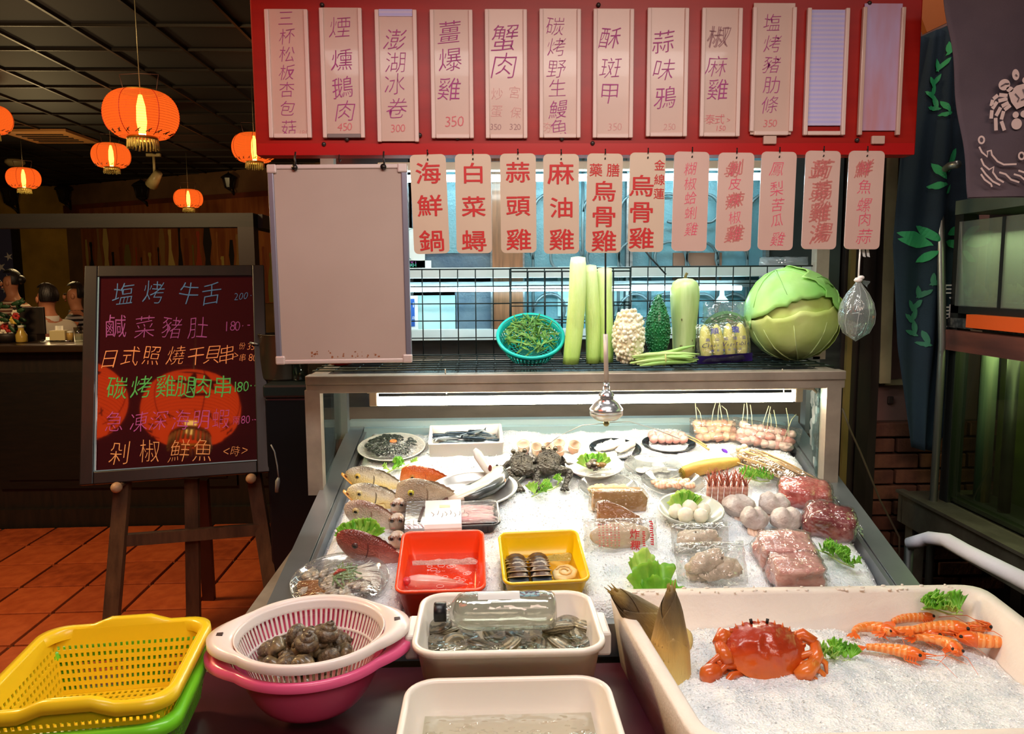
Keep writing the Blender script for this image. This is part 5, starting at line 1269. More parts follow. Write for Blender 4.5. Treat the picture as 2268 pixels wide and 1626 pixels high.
# teal colander basket with greens, leaning back against the mesh
M_teal = mat('teal_plastic', (28, 190, 178), 0.35, sss=0.1)
p = onY(1175, 744, 2.47); k = m_px(p); R = 73 * k
bk = thing('colander_basket', 'round teal plastic colander basket tipped against the mesh, full of cut greens', 'basket', Matrix.Translation(p) @ Matrix.Rotation(math.radians(37), 4, 'X'))
D = 0.075
def bw(u, v):
    r = R * (0.62 + 0.36 * v ** 0.6); return V((r * math.cos(u * 2 * PI), r * math.sin(u * 2 * PI), -D + D * v))
o = MB().grid(bw, 96, 14, 1, True, mask=lambda i, j: not (1 <= j <= 10 and i % 2 == 0 and j != 6)).build('slotted_wall', M_teal, bk)
s_ = o.modifiers.new('thickness', 'SOLIDIFY'); s_.thickness = 0.002
MB().lathe([(R * 0.96, -0.004), (R * 1.03, -0.008), (R * 1.05, 0.0), (R * 1.02, 0.007), (R * 0.96, 0.004)], 48).build('rim', M_teal, bk)
o = MB().grid(lambda u, v: V((R * 0.62 * v * math.cos(u * 2 * PI), R * 0.62 * v * math.sin(u * 2 * PI), -D)), 48, 8, 1, True, mask=lambda i, j: j == 0 or (i + j) % 2).build('base', M_teal, bk)
M_gr = [mat('cut_green', c, 0.5, col2=d, scale=30) for c, d in (((92, 148, 52), (60, 116, 40)), ((126, 170, 84), (96, 146, 60)), ((70, 124, 56), (110, 150, 70)))]
rn = random.Random(11)
BM = bk.matrix_world.copy()
gp = thing('chopped_greens', 'heap of cut leafy greens lying in the teal colander basket', 'greens', BM); gp['kind'] = 'stuff'
for q in range(3):
    b = MB()
    for _ in range(60):
        a = rn.uniform(0, 2 * PI); r = R * 0.72 * math.sqrt(rn.random()); h = 0.006 + 0.03 * (1 - (r / R) ** 2) + rn.uniform(-0.015, 0.012)
        c = V((r * math.cos(a), r * math.sin(a) - 0.006, -0.012 + h)); d = V((rn.gauss(0, 1), rn.gauss(0, 1), rn.gauss(0, 0.35))).normalized(); L_ = rn.uniform(0.012, 0.028)
        if rn.random() < 0.45: b.tube([c - d * L_, c + V((0, 0, 0.006)), c + d * L_], 0.0022, 5)
        else:
            s = d.cross(V((0, 0, 1))).normalized() * rn.uniform(0.004, 0.008); up2 = V((0, 0, 0.005))
            b.add([c - d * L_, c - s * 0.8 + up2 * 0.3, c + up2, c + s * 0.8 + up2 * 0.2, c + d * L_ * 0.5 - s * 0.6, c + d * L_], [(0, 1, 2), (0, 2, 3), (1, 4, 2), (2, 5, 3), (4, 5, 2)])
    tag(b.build('green_piece', M_gr[q], gp), kind='stuff')
# three peeled pale green stalks standing upright
M_stk = mat('pale_green_stalk', (196, 214, 130), 0.35, grad=('Z', 0.0, 0.42, [(0.0, (160, 196, 90)), (0.45, (200, 220, 132)), (0.8, (226, 236, 176)), (1.0, (240, 242, 206))]), scale=14, stretch=(6, 6, 0.4), bump=0.25, bscale=40, bstretch=(6, 6, 0.3), sss=0.1)
for i, (px0, py0, px1, py1, wb_, wt, lb) in enumerate(((1264, 808, 1280, 570, 36, 36, 'tallest pale green peeled stalk, standing by the teal colander basket'), (1309, 806, 1310, 588, 30, 30, 'middle pale green peeled stalk of the three standing upright'), (1338, 800, 1343, 594, 32, 34, 'pale green peeled stalk behind the dark lamp cord'))):
    M, k = shelfM(px0, py0, 2.4 + 0.02 * i); p = M.translation; tp = onY(px1, py1, p.y + 0.06); h = tp.z - p.z; lean = tp.x - p.x
    t = thing('peeled_stalk', lb, 'stalk', M, 'pale green stalks')
    rings = []
    for j in range(15):
        f = j / 14; w_ = (wb_ + (wt - wb_) * f) * k / 2 * (1 + 0.09 * math.sin(f * PI)) * (0.9 if j == 14 else 1) ; ring = []
        for q in range(20):
            a = q * PI / 10; r = w_ * (1 + 0.035 * math.sin(5 * a + i) + 0.02 * math.sin(11 * a))
            ring.append(V((lean * f + 0.006 * math.sin(f * 3 + i) + r * math.cos(a), 0.06 * f + r * 0.85 * math.sin(a), h * f)))
        rings.append(ring)
    MB().loft(rings, cap0=True, cap1=True).build('stem', M_stk, t)
    cut = MB(); top_ = rings[-1]; cc = sum(top_, V()) / 20; cut.add([cc + V((0, 0, 0.003))] + [cc + (x - cc) * 0.86 + V((0, 0, 0.0012)) for x in top_], [(0, 1 + q, 1 + (q + 1) % 20) for q in range(20)]); cut.build('cut_face', mat('pale_cut', (230, 234, 200), 0.5), t)
# bitter gourds: bumpy skins
def gourd(name, lb, px, py0, py1, wpx, y, m, seed, tip, bumps, lean=0.0):
    M, k = shelfM(px, py0, y); p = M.translation; h = (onY(px, py1, y + 0.02).z - p.z); R = wpx * k / 2
    t = thing(name, lb, 'gourd', M @ Matrix.Rotation(lean, 4, 'Y')); rn = random.Random(seed)
    def rad(f): return R * (math.sin(PI * min(1, max(0, f * 0.96 + 0.03))) ** (0.42 if tip < 1 else 0.62)) * (1 - (0.25 * max(0, f - 0.5) * 2 if tip > 1 else 0))
    MB().grid(lambda u, v: V((rad(v) * 0.95 * math.cos(u * 2 * PI), rad(v) * 0.95 * math.sin(u * 2 * PI), h * v)), 28, 26, 1, True).build('flesh', m, t)
    b = MB(); n_ = 0
    rows = bumps;
    for i in range(rows):
        f = (i + 0.5 + rn.uniform(-.2, .2)) / rows; r = rad(f); cnt = max(4, int(2 * PI * r / (h / rows) / 1.0))
        for q in range(cnt):
            a = (q + 0.5 * (i % 2) + rn.uniform(-0.4, 0.4)) * 2 * PI / cnt
            if math.sin(a) > 0.55: continue
            s = h / rows * rn.uniform(0.34, 0.75) * (0.8 if rows > 20 else 1); b.ell((r * 0.97 * math.cos(a), r * 0.97 * math.sin(a), h * f + rn.uniform(-0.42, 0.42) * h / rows), (s * 0.85, s * 0.85, s * 0.95), 7, 5)
    tag(b.build('skin_bump', m, t), kind='stuff'); return t
M_wg = mat('white_gourd_skin', (246, 240, 218), 0.35, col2=(236, 224, 186), scale=30, sss=0.2, coat=0.2)
M_gg = mat('dark_green_gourd_skin', (44, 130, 72), 0.25, col2=(30, 100, 60), scale=25, coat=0.3)
gourd('bitter_gourd', 'plump white bitter gourd with irregular bumps beside the stalks', 1392, 806, 684, 68, 2.40, M_wg, 1, 0.5, 13)
g = gourd('bitter_gourd', 'dark green bitter gourd covered in small pimples, pointed top', 1456, 792, 652, 54, 2.46, M_gg, 2, 2, 26)
# pale bottle gourd
M, k = shelfM(1514, 800, 2.5); h = onY(1514, 616, 2.52).z - M.translation.z
t = thing('bottle_gourd', 'tall pale green bottle gourd with dry stem stub, standing behind the beans', 'gourd', M)
M_bg = mat('pale_bottle_gourd', (206, 226, 160), 0.4, col2=(182, 210, 132), scale=9, detail=5, stretch=(5, 5, 0.5), coat=0.15)
prof = [(0.0, 0), (0.6, 0.0), (0.74, 0.04), (0.78, 0.2), (0.82, 0.4), (0.93, 0.6), (1.0, 0.78), (0.97, 0.88), (0.82, 0.95), (0.5, 0.99), (0.0, 1.0)]
MB().lathe([(r * 32 * k, z * h) for r, z in prof], 28).build('body', M_bg, t)
MB().tube([(0, 0, h - 0.004), (0.002, 0, h + 0.01), (0.006, 0, h + 0.016)], [0.006, 0.004, 0.005], 6).build('stem', mat('dry_stem', (104, 92, 50), 0.8), t)
sc = MB(); rn = random.Random(4)
for _ in range(9):
    a = rn.uniform(-2.4, -0.7); z = rn.uniform(0.1, 0.85) * h; r = 32 * k * 0.97 * (0.8 if z < 0.4 * h else 0.93)
    sc.ell((r * math.cos(a), r * math.sin(a), z), (0.0022, 0.002, rn.uniform(0.002, 0.009)), 6, 4)
sc.build('skin_scar', ink('brown_scar', (112, 104, 60)), t)
# bundle of long green beans
M, k = shelfM(1470, 806, 2.335);
t = thing('bean_bundle', 'bundle of slim pale green beans tied and lying along the shelf edge', 'beans', M)
M_bn = [mat('green_bean', c, 0.4, col2=d, scale=15) for c, d in (((166, 204, 112), (140, 186, 92)), ((190, 216, 140), (160, 196, 106)))]
rn = random.Random(8)
for q in range(17):
    z = 0.006 + 0.0085 * (q // 5) + rn.uniform(0, 0.003); y = -0.03 + 0.012 * (q % 5) + 0.004 * (q // 5); a = rn.uniform(-0.2, 0.2); L_ = rn.uniform(0.075, 0.1); dz = 0.03 if q == 16 else rn.uniform(-0.002, 0.008)
    pts = [(x * L_ * math.cos(a) + rn.uniform(-.01, .01) * (abs(x) == 1), y * (0.55 + 0.9 * abs(x)) + x * L_ * math.sin(a), max(0.0045, z + dz * max(0, x) + 0.004 * (1 - x * x))) for x in (-1, -0.6, -0.2, 0.2, 0.6, 1)]
    MB().tube(pts, [0.002, 0.0062, 0.0068, 0.0068, 0.006, 0.0018], 7).build('bean', M_bn[q % 2], t)
MB().tube([V((0.0, 0.028 * math.cos(a), 0.02 + 0.021 * math.sin(a))) for a in (2 * PI * i / 16 for i in range(16))], 0.002, 5, closed=True).build('tie', mat('straw_tie', (196, 190, 120), 0.6), t)
# coiled yard-long beans in a clear bag standing against the mesh
M, k = shelfM(1606, 812, 2.52)
t = thing('coiled_beans', 'coil of long green beans in a pale clear bag behind the packed cabbage hearts', 'beans', M)
H = onY(1606, 668, 2.54).z - M.translation.z; zc = H * 0.46; R = 0.062
M_lb = mat('long_bean', (96, 150, 66), 0.4, col2=(70, 120, 52), scale=12)
for q in range(11):
    r = R - 0.0075 * (q % 4) + 0.003 * (q // 4); y = 0.006 * (q // 4) - 0.006
    b = MB(); a0, a1 = -0.5 - 0.1 * (q % 3), PI + 0.7 - 0.12 * (q % 4)
    b.tube([(r * 1.15 * math.cos(a0 + (a1 - a0) * i / 18), y + 0.002 * math.sin(i), zc + r * math.sin(a0 + (a1 - a0) * i / 18)) for i in range(19)], 0.0036, 6); b.build('bean', M_lb, t)
b = MB()
for q in range(6): b.tube([(0.0 + 0.006 * q, -0.012, zc + R * 0.75 - 0.003 * q), (0.03 + 0.007 * q, -0.014, zc + 0.012), (0.055 + 0.004 * q, -0.01, zc - 0.03)], 0.0035, 6)
b.build('bean_end', mat('brown_bean_end', (150, 130, 84), 0.5), t)
M_bag = film('clear_bag', (236, 248, 250), 0.05, 0.5, 0.12, 0.9, 22, white=0.14)
def pillow(w_, h_, d_, seed, nu=22, nv=18, crinkle=0.006):
    b = MB()
    for sgn in (-1, 1):
        def g(u, v):
            e = (1 - abs(2 * u - 1) ** 4) * (1 - abs(2 * v - 1) ** 4); c = crinkle * (nz(u * 7 + seed, v * 7, sgn) + 0.6 * nz(u * 19, v * 15 + seed, sgn))
            return V(((u - 0.5) * w_ * (1 + 0.03 * nz(v * 6, seed)), sgn * (d_ / 2 * e ** 0.6 + c * min(1, e * 3)), (v - 0.5) * h_ * (1 + 0.04 * nz(u * 8, seed + 3))))
        b.grid(g, nu, nv)
    return b
pillow(0.155, H, 0.05, 3).build('bag', M_bag, t, TR(0, 0, H / 2, rx=-0.1))
# pack of baby cabbage hearts with purple print
M, k = shelfM(1605, 812, 2.40); W_, H = 120 * k, 84 * k
t = thing('vegetable_pack', 'clear pack of baby cabbage hearts with purple print and a purple lower band', 'pack', M @ Matrix.Rotation(-0.06, 4, 'Y') @ Matrix.Rotation(-0.12, 4, 'X'))
M_bc = mat('baby_cabbage', (232, 224, 160), 0.5, col2=(214, 206, 112), scale=16, stretch=(4, 4, 1), sss=0.15)
for q in range(4):
    MB().ell((0, 0, 0), (0.019, 0.02, H * 0.5), 14, 12, lambda d: 1 + 0.05 * math.sin(8 * math.atan2(d.y, d.x))).build('cabbage_heart', M_bc, t, TR(-0.057 + 0.038 * q, 0.0, H * 0.52))
M_pack = film('printed_bag_film', (250, 252, 236), 0.05, 0.45, 0.1, 0.8, 26, white=0.06)
pillow(W_, H * 1.06, 0.05, 6, crinkle=0.003).build('bag', M_pack, t, TR(0, 0, H * 0.53))
M_pb = mat('purple_band', (62, 38, 122), 0.3, col2=(46, 30, 96), scale=30)
def yfront(x, z):
    u, v = x / W_ + 0.5, z / (H * 1.06); e = max(0.0, (1 - abs(2 * u - 1) ** 4) * (1 - abs(2 * v - 1) ** 4)); return -(0.025 * e ** 0.6 + 0.0045)
MB().grid(lambda u, v: V(((u - 0.5) * W_ * 1.02, yfront((u - 0.5) * W_ * 0.98, H * (0.0 + 0.2 * v)) * (0.4 + 0.6 * v), H * (-0.01 + 0.22 * v) + 0.002 * nz(u * 9, v))), 24, 5).build('printed_band', M_pb, t)
I_vio = ink('violet_print', (44, 44, 150))
def packtext(items, off):
    b = letters([(c, (x - 0.5) * W_, y * H, h_ * H, *r) for c, x, y, h_, *r in items], Matrix(), off)
    b.v = [(v[0], yfront(v[0], v[1]) - 0.0012, v[1]) for v in b.v]; return b
packtext([('順', 0.31, 0.84, 0.17, 1.15), ('瓏', 0.69, 0.84, 0.17, 1.15)], 0.012).build('lettering', I_vio, t)
packtext([(c, 0.17 + 0.167 * i, 0.62, 0.09, 1.2) for i, c in enumerate('高山娃娃菜')], 0.0).build('small_lettering', I_vio, t)
xx = 0.11; it = []
for c in 'Clean Vegetable':
    if c != ' ': it.append((c, xx, 0.47 + (0.008 if c in 'CVlbt' else -0.022 if c == 'g' else -0.012), 0.125 if c in 'CV' else 0.12 * (0.95 if c in 'lbt' else 0.68), 1.1, 0, 0.35))
    xx += 0.066 if c in 'CV ' else 0.055
packtext(it, 0.0).build('script_lettering', ink('dark_purple_print', (58, 40, 90)), t)
packtext([(c, 0.24 + 0.103 * i, 0.33, 0.06, 1.2) for i, c in enumerate('時級有氣料足')], 0.0).build('tiny_lettering', I_vio, t)
# cabbage
M, k = shelfM(1750, 806, 2.50); R = 99 * k
t = thing('cabbage', 'large round green cabbage with torn outer leaf at the shelf end', 'cabbage', M @ Matrix.Translation((0, 0, R * 0.98)))
M_cb = mat('cabbage_leaf_pale', (216, 228, 150), 0.4, col2=(190, 212, 112), scale=5, detail=4, bump=0.2, bscale=26, sss=0.1)
M_cb2 = mat('cabbage_leaf_green', (176, 222, 130), 0.4, col2=(136, 204, 98), scale=5, detail=4, bump=0.25, bscale=26, sss=0.1)
M_vein = mat('cabbage_vein', (204, 222, 152), 0.45)
MB().ell((0, 0, 0), (R * 0.97, R * 0.92, R * 0.96), 36, 24, lambda d: 1 + 0.03 * nz(d.x * 2, d.y * 2, d.z * 2) + 0.012 * nz(d.x * 7, d.y * 7, d.z * 7)).build('head', M_cb, t)
def cleaf(ax, span, lift, m, seed, torn=0.0, veins=7):
    """leaf wrapped round the head; ax: direction its rib starts from, span: angular length"""
    ax = V(ax).normalized(); u0 = ax.cross(V((0, -1, 0.3))).normalized(); w0 = u0.cross(ax).normalized()
    def P(a, b, h=0.0):      # polar around ax
        d = ax * math.cos(b) + (u0 * math.cos(a) + w0 * math.sin(a)) * math.sin(b)
        r = 1 + lift + 0.025 * nz(d.x * 3 + seed, d.y * 3, d.z * 3) + 0.012 * nz(d.x * 9, d.y * 9, d.z * 9 + seed) + h
        return V((d.x * R * r, d.y * R * 0.95 * r, d.z * R * r))
    def g(u, v):
        a = u * 2 * PI; lim = span * (1 + 0.14 * nz(math.cos(a) * 2 + seed, math.sin(a) * 2) + torn * max(0, nz(math.cos(a) * 5, math.sin(a) * 5 + seed)) + 0.03 * nz(a * 9, seed))
        return P(a, lim * v, 0.05 * max(0, v - 0.8) * 5 * (0.6 + 0.6 * nz(a * 3, seed)))
    o = MB().grid(g, 56, 14, 1, True).build('outer_leaf', m, t); s = o.modifiers.new('thickness', 'SOLIDIFY'); s.thickness = 0.0015
    vb = MB()
    for q in range(veins):
        a0 = 2 * PI * q / veins + seed; vb.tube([P(a0 + 0.25 * f * math.sin(q), span * 0.9 * f, 0.006) for f in (0.02, 0.2, 0.4, 0.6, 0.8, 0.95)], [0.0042, 0.0036, 0.0028, 0.0022, 0.0015, 0.0008], 5)
    vb.build('vein', M_vein if m is M_cb else mat('leaf_vein', (158, 212, 122), 0.45), t)
cleaf((0.1, -0.15, -1), 1.5, 0.0, M_cb, 1.2, 0.1, 11)
cleaf((-0.35, 0.1, 0.95), 1.28, 0.03, M_cb2, 4.1, 0.35, 9)
cleaf((0.75, 0.05, 0.55), 0.98, 0.045, M_cb2, 8.3, 0.3, 7)
cleaf((0.95, 0.25, -0.25), 0.8, 0.035, M_cb, 12.3, 0.2, 7)
# red plastic bowl half hidden under the whiteboard
M, k = shelfM(757, 815, 2.45); t = thing('red_bowl', 'translucent red plastic bowl on the wire shelf below the whiteboard', 'bowl', M)
MB().lathe([(0.0, 0.001), (0.036, 0.001), (0.048, 0.012), (0.056, 0.05), (0.058, 0.052), (0.053, 0.05), (0.045, 0.014), (0.0, 0.006)], 28).build('bowl_body', mat('red_plastic', (226, 36, 22), 0.2, trans=0.35, coat=0.3), t)
MB().lathe([(0.056, 0.05), (0.063, 0.051), (0.063, 0.055), (0.056, 0.054)], 28).build('rim', mat('red_plastic_rim', (226, 44, 26), 0.25), t)
# -- chrome fly-chasing spinner hanging from the sign
py_ = 2.18; p = onY(1343, 893, py_)
fs = thing('fly_spinner', 'chrome fly-chasing spinner hanging on a rod before the tube lamp', 'spinner', p)
k = m_px(p); M_chr = mat('polished_chrome', (222, 222, 224), 0.2, 0.85)
zq = lambda py: onY(1343, py, py_).z - p.z
MB().lathe([(0.0, zq(850)), (0.009, zq(850)), (0.0085, zq(862)), (0.014, zq(866)), (0.022, zq(872)), (0.024, zq(880)), (0.022, zq(884)), (0.035, zq(893)), (0.0475, zq(905)), (0.048, zq(914)), (0.0, zq(914))], 36).build('motor_housing', M_chr, fs)
MB().lathe([(0.048, zq(914)), (0.047, zq(920)), (0.03, zq(930)), (0.0, zq(934))], 36).build('lower_cup', mat('pale_chrome', (226, 222, 210), 0.25, 0.7), fs)
MB().lathe([(0.0, zq(930)), (0.008, zq(930)), (0.009, zq(940)), (0.005, zq(944)), (0, zq(944))], 12).build('wire_hub', mat('brass_hub', (150, 140, 96), 0.3, 0.9), fs)
MB().lathe([(0.0075, zq(848)), (0.0095, zq(848)), (0.0095, zq(865)), (0.0075, zq(865))], 16).build('rod_collar', M_chr, fs)
MB().tube([(0, 0, zq(852)), (-0.004, 0, zq(740))], 0.0068, 10).build('rod', mat('dull_rod', (190, 174, 162), 0.45, 0.3), fs)
MB().tube([(-0.004, 0, zq(742)), (-0.005, 0.001, zq(640)), (-0.006, 0, zq(560)), (-0.006, 0.012, zq(345))], 0.0026, 6).build('cord', ink('black_cord', (18, 18, 20)), fs)
for k_, (xs_, ys_, m_) in enumerate((((1336, 1290, 1240, 1205), (938, 942, 965, 992), 0.05), ((1350, 1395, 1450, 1505), (936, 934, 950, 972), -0.02))):
    MB().tube([onY(a, b, py_ + m_ * i) - p for i, (a, b) in enumerate(zip(xs_, ys_))], 0.0011, 5).build('spinner_wire', mat('fine_wire', (196, 190, 180), 0.3, 0.8), fs)
hl = MB()
for a in (-2.2, -0.9): hl.ell((0.036 * math.cos(a), 0.036 * math.sin(a), zq(896)), (0.003, 0.003, 0.003), 6, 5)
hl.build('vent_hole', M_blk, fs)
o = MB().tube([onY(1400, 520, 2.7), onY(1440, 570, 2.7), onY(1475, 608, 2.7)], 0.003, 6).build('mesh_cable', ink('cable_black', (22, 26, 28))); tag(o, 'short black cable slanting down to the mesh below the sixth hanging tag', 'cable')
# -- knotted water bag hanging at the end tag
p = onY(1898, 690, 2.14); k = m_px(p)
wbg = thing('water_bag', 'clear knotted plastic bag of water hanging on a white string', 'bag', p)
M_wbag = film('water_bag_film', (240, 244, 242), 0.04, 0.3, 0.08, 0.4, 18, white=0.22, bstretch=(3, 3, 0.6))
zz = lambda py: onY(1898, py, 2.14).z - p.z
prof = [(0.0005, zz(756)), (0.012, zz(750)), (0.034, zz(738)), (0.047, zz(715)), (0.048, zz(695)), (0.042, zz(672)), (0.028, zz(650)), (0.014, zz(635)), (0.006, zz(625))]
MB().lathe(prof, 32, wob=lambda a, z: 1 + 0.05 * math.sin(7 * a + z * 20) * min(1, max(0, (z + 0.06) * 8)) + 0.03 * math.sin(3 * a)).build('bag_film', M_wbag, wbg)
MB().lathe([(0.0005, zz(754)), (0.033, zz(738)), (0.045, zz(715)), (0.046, zz(697)), (0.043, zz(684)), (0.0, zz(684))], 28).build('water', film('water_in_bag', (206, 220, 214), 0.05, 0.5, 0.03, 0.0), wbg)
b = MB()
for a in (-1.9, -1.3, -2.6, -0.6): b.tube([(r * 1.02 * math.cos(a + 0.3 * z * 8), r * 1.02 * math.sin(a + 0.3 * z * 8), z) for r, z in prof[2:]], 0.0005, 4)
b.build('fold', ink('white_fold', (236, 236, 230), 0.4), wbg)
b = MB(); b.ell((0.0, 0, zz(620)), (0.012, 0.011, 0.008), 12, 8, lambda d: 1 + 0.2 * nz(d.x * 4, d.y * 4, d.z * 4)); b.ell((0.006, -0.004, zz(615)), (0.009, 0.008, 0.006), 10, 8); b.build('knot', mat('white_plastic_knot', (236, 226, 220), 0.4), wbg)
MB().grid(lambda u, v: V((0.006 + 0.022 * v, -0.004 + 0.008 * math.sin(u * 5), zz(622) - 0.012 * v + (u - 0.5) * (0.004 + 0.016 * v))), 6, 5).build('bag_tail', M_wbag, wbg)
MB().tube([(0.0, 0, zz(618)), (0.001, 0.001, zz(580)), (0.002, 0.0, zz(545)), (0.003, 0.006, zz(480))], 0.0026, 6).build('string', mat('white_string', (236, 230, 224), 0.6), wbg)
b = MB()
for dx in (0.006, 0.018): b.add([(dx, 0.002, zz(548)), (dx + 0.009, 0.004, zz(548)), (dx + 0.012, 0.0, zz(570)), (dx + 0.004, 0.001, zz(568))], [(0, 1, 2, 3)])
b.build('tape_strip', ink('clear_tape', (226, 226, 220), 0.7), wbg)
# -- notices stuck on the window
def notice(name, px0, px1, py0, py1, m, lb, dy=WY - 0.012):
    a, b = onY(px0, py1, dy), onY(px1, py0, dy)
    t = thing(name, lb, 'notice', ((a.x + b.x) / 2, dy, (a.z + b.z) / 2)); MB().box((0, 0, 0), (b.x - a.x, 0.002, b.z - a.z)).build('sheet', m, t); return t, b.x - a.x, b.z - a.z
t, w_, h_ = notice('notice_sheet', 860, 940, 505, 595, mat('white_notice', (222, 228, 226), 0.5), 'white paper notice on the window edge behind the first hanging tag')
MB().tube([(0.2 * w_ + 0.25 * w_ * math.cos(a), -0.002, 0.1 * h_ + 0.4 * h_ * math.sin(a)) for a in (0.4 * i for i in range(12))], 0.001, 4).build('line_print', ink('teal_line', (80, 150, 150)), t)
letters([(c, 0.05 * w_ + i * 0.014, -0.38 * h_, 0.016) for i, c in enumerate('ATI')], Matrix.Translation((0, -0.002, 0)) @ FACE, 0.0).build('lettering', ink('violet_small', (150, 80, 160)), t)
t, w_, h_ = notice('label_strip', 880, 955, 577, 598, mat('white_strip', (226, 234, 234), 0.5), 'white strip label with green marks resting on the window ledge')
letters([(c, -0.02 + i * 0.011, 0, 0.014) for i, c in enumerate('BKH')], Matrix.Translation((0, -0.002, 0)) @ FACE, 0.01).build('lettering', ink('green_marks', (40, 160, 130)), t)
t, w_, h_ = notice('door_sticker', 898, 925, 655, 730, mat('sticker_white', (226, 234, 236), 0.4), 'white sticker with blue panel on the window beside the whiteboard')
MB().box((-0.004, -0.002, 0), (w_ * 0.66, 0.002, h_ * 0.82)).build('blue_panel', ink('sticker_blue', (22, 84, 170)), t)
letters([('1', 0.008, 0.03, 0.02), ('店', 0.008, -0.02, 0.012)], Matrix.Translation((0, -0.0034, 0)) @ FACE, 0.0).build('lettering', ink('sticker_print', (230, 236, 240)), t)
# white suction cup holder on the glass above the coiled beans
p = onY(1599, 660, 2.98); t = thing('suction_hook', 'white suction cup hook on the window above the coiled beans', 'hook', p)
MB().lathe([(0.028, -0.016), (0.022, -0.005), (0.01, 0.01), (0.008, 0.03), (0.0, 0.032)], 20).build('cup', mat('milky_cup', (216, 230, 228), 0.3), t); MB().tube([(0, 0, 0.03), (0, 0.03, 0.035)], 0.004, 6).build('pin', M_alu, t)
# grey bag of herbs lying on the ledge behind the cabbage
p = onY(1735, 598, 2.96); t = thing('herb_bag', 'grey translucent bag of dark herbs on the ledge behind the cabbage', 'bag', p)
pillow(0.19, 0.1, 0.07, 5).build('bag', film('grey_bag', (226, 232, 232), 0.06, 0.5, 0.15, 0.8, 20, white=0.35), t)
b = MB(); rn = random.Random(6)
for _ in range(50): b.ell((rn.uniform(-0.02, 0.085), rn.uniform(-0.02, 0.02), rn.uniform(-0.045, 0.01)), (0.008, 0.006, 0.004), 5, 4)
tag(b.build('herb', ink('dark_herb', (44, 52, 44)), t), kind='stuff')
# -- dark fridge at the stall's end, with pot and glass on it
xa, xb = onY(586, 900, 3.3).x, onY(742, 900, 3.3).x; zt = onY(640, 851, 3.3).z
fg = thing('black_fridge', 'black chest fridge standing in shadow between the easel and the stall', 'fridge', ((xa + xb) / 2, 3.6, 0)); w_ = xb - xa
M_nv = mat('blue_black_enamel', (14, 17, 24), 0.35)
MB().rbox((0, 0, zt / 2 - 0.02), (w_, 0.6, zt - 0.08), 0.01).build('body', M_nv, fg); MB().rbox((0, 0, zt - 0.03), (w_ + 0.01, 0.62, 0.06), 0.012).build('lid', mat('fridge_lid', (30, 38, 40), 0.3), fg); MB().box((0, -0.305, 0.06), (w_ - 0.04, 0.01, 0.1)).build('kick_plate', M_nv, fg)
p = onY(630, 800, 3.5); t = thing('stock_pot', 'dull steel stock pot on the black fridge behind the whiteboard corner', 'pot', (p.x, 3.5, zt));
MB().lathe([(0.0, 0.0), (0.1, 0.0), (0.105, 0.01), (0.105, 0.2), (0.112, 0.205), (0.1, 0.205), (0.1, 0.012), (0, 0.012)], 28).build('pot_body', mat('dark_steel_pot', (104, 96, 84), 0.35, 0.8), t)
for s_ in (-1, 1): MB().tube([(s_ * 0.104, -0.03, 0.16), (s_ * 0.14, -0.03, 0.165), (s_ * 0.14, 0.03, 0.165), (s_ * 0.104, 0.03, 0.16)], 0.006, 6).build('handle', M_ss, t)
p = onY(664, 812, 3.42); t = thing('glass_jar', 'clear glass jar on the black fridge next to the steel pot', 'jar', (p.x, 3.42, zt))
MB().lathe([(0.0, 0.002), (0.034, 0.002), (0.036, 0.01), (0.036, 0.1), (0.03, 0.11), (0.03, 0.125), (0.027, 0.125), (0.032, 0.1), (0.032, 0.01), (0, 0.008)], 20).build('glass', film('jar_glass', (214, 230, 226), 0.12, 0.6, 0.05, 0.0), t); MB().lathe([(0.031, 0.118), (0.033, 0.118), (0.033, 0.135), (0, 0.137)], 20).build('lid', M_ss, t)
a = [onY(600, 985, 3.22), onY(608, 1000, 3.22), onY(614, 1030, 3.22), onY(617, 1058, 3.22)]
t = thing('hanging_plug', 'white cable with plug hanging down before the black fridge', 'cable', a[0])
MB().tube([q - a[0] for q in a], 0.003, 6).build('cable', mat('white_cable', (150, 152, 150), 0.5), t); MB().tube([a[3] - a[0], onY(615, 1066, 3.22) - a[0], onY(613, 1090, 3.22) - a[0]], [0.005, 0.0105, 0.008], 10).build('plug', mat('grey_plug', (140, 140, 134), 0.4), t)
# ================================================================ ON THE ICE BED
def K(px, py): return m_px(onB(px, py))
def bed(name, lb, cat, px, py, h=0.0, rz=0.0, pitch=0.0, roll=0.0, group=None):
    return thing(name, lb, cat, bedM(px, py, h, rz, pitch, roll), group)
M_clear = film('clear_plastic_dish', (244, 246, 244), 0.10, 0.55, 0.08, 0.2, 12, white=0.16)
M_cling = film('cling_film', (252, 252, 252), 0.05, 0.5, 0.06, 1.0, 26, white=0.03, bstretch=(1, 4, 1))
M_vac = film('crinkled_bag', (248, 248, 246), 0.06, 0.55, 0.08, 1.0, 30, white=0.05)
M_wpl = mat('white_plastic', (232, 228, 220), 0.35, sss=0.1)
M_foam = mat('white_foam', (236, 232, 226), 0.7, bump=0.12, bscale=150, sss=0.1)
M_ste = mat('shiny_steel', (216, 214, 210), 0.32, 0.75)
M_let = mat('bright_lettuce', (120, 190, 52), 0.4, col2=(82, 156, 36), scale=26, sss=0.2)
M_let2 = mat('pale_lettuce', (168, 208, 92), 0.4, col2=(120, 178, 58), scale=26, sss=0.2)
M_stem = mat('pale_leaf_stem', (196, 218, 140), 0.4)
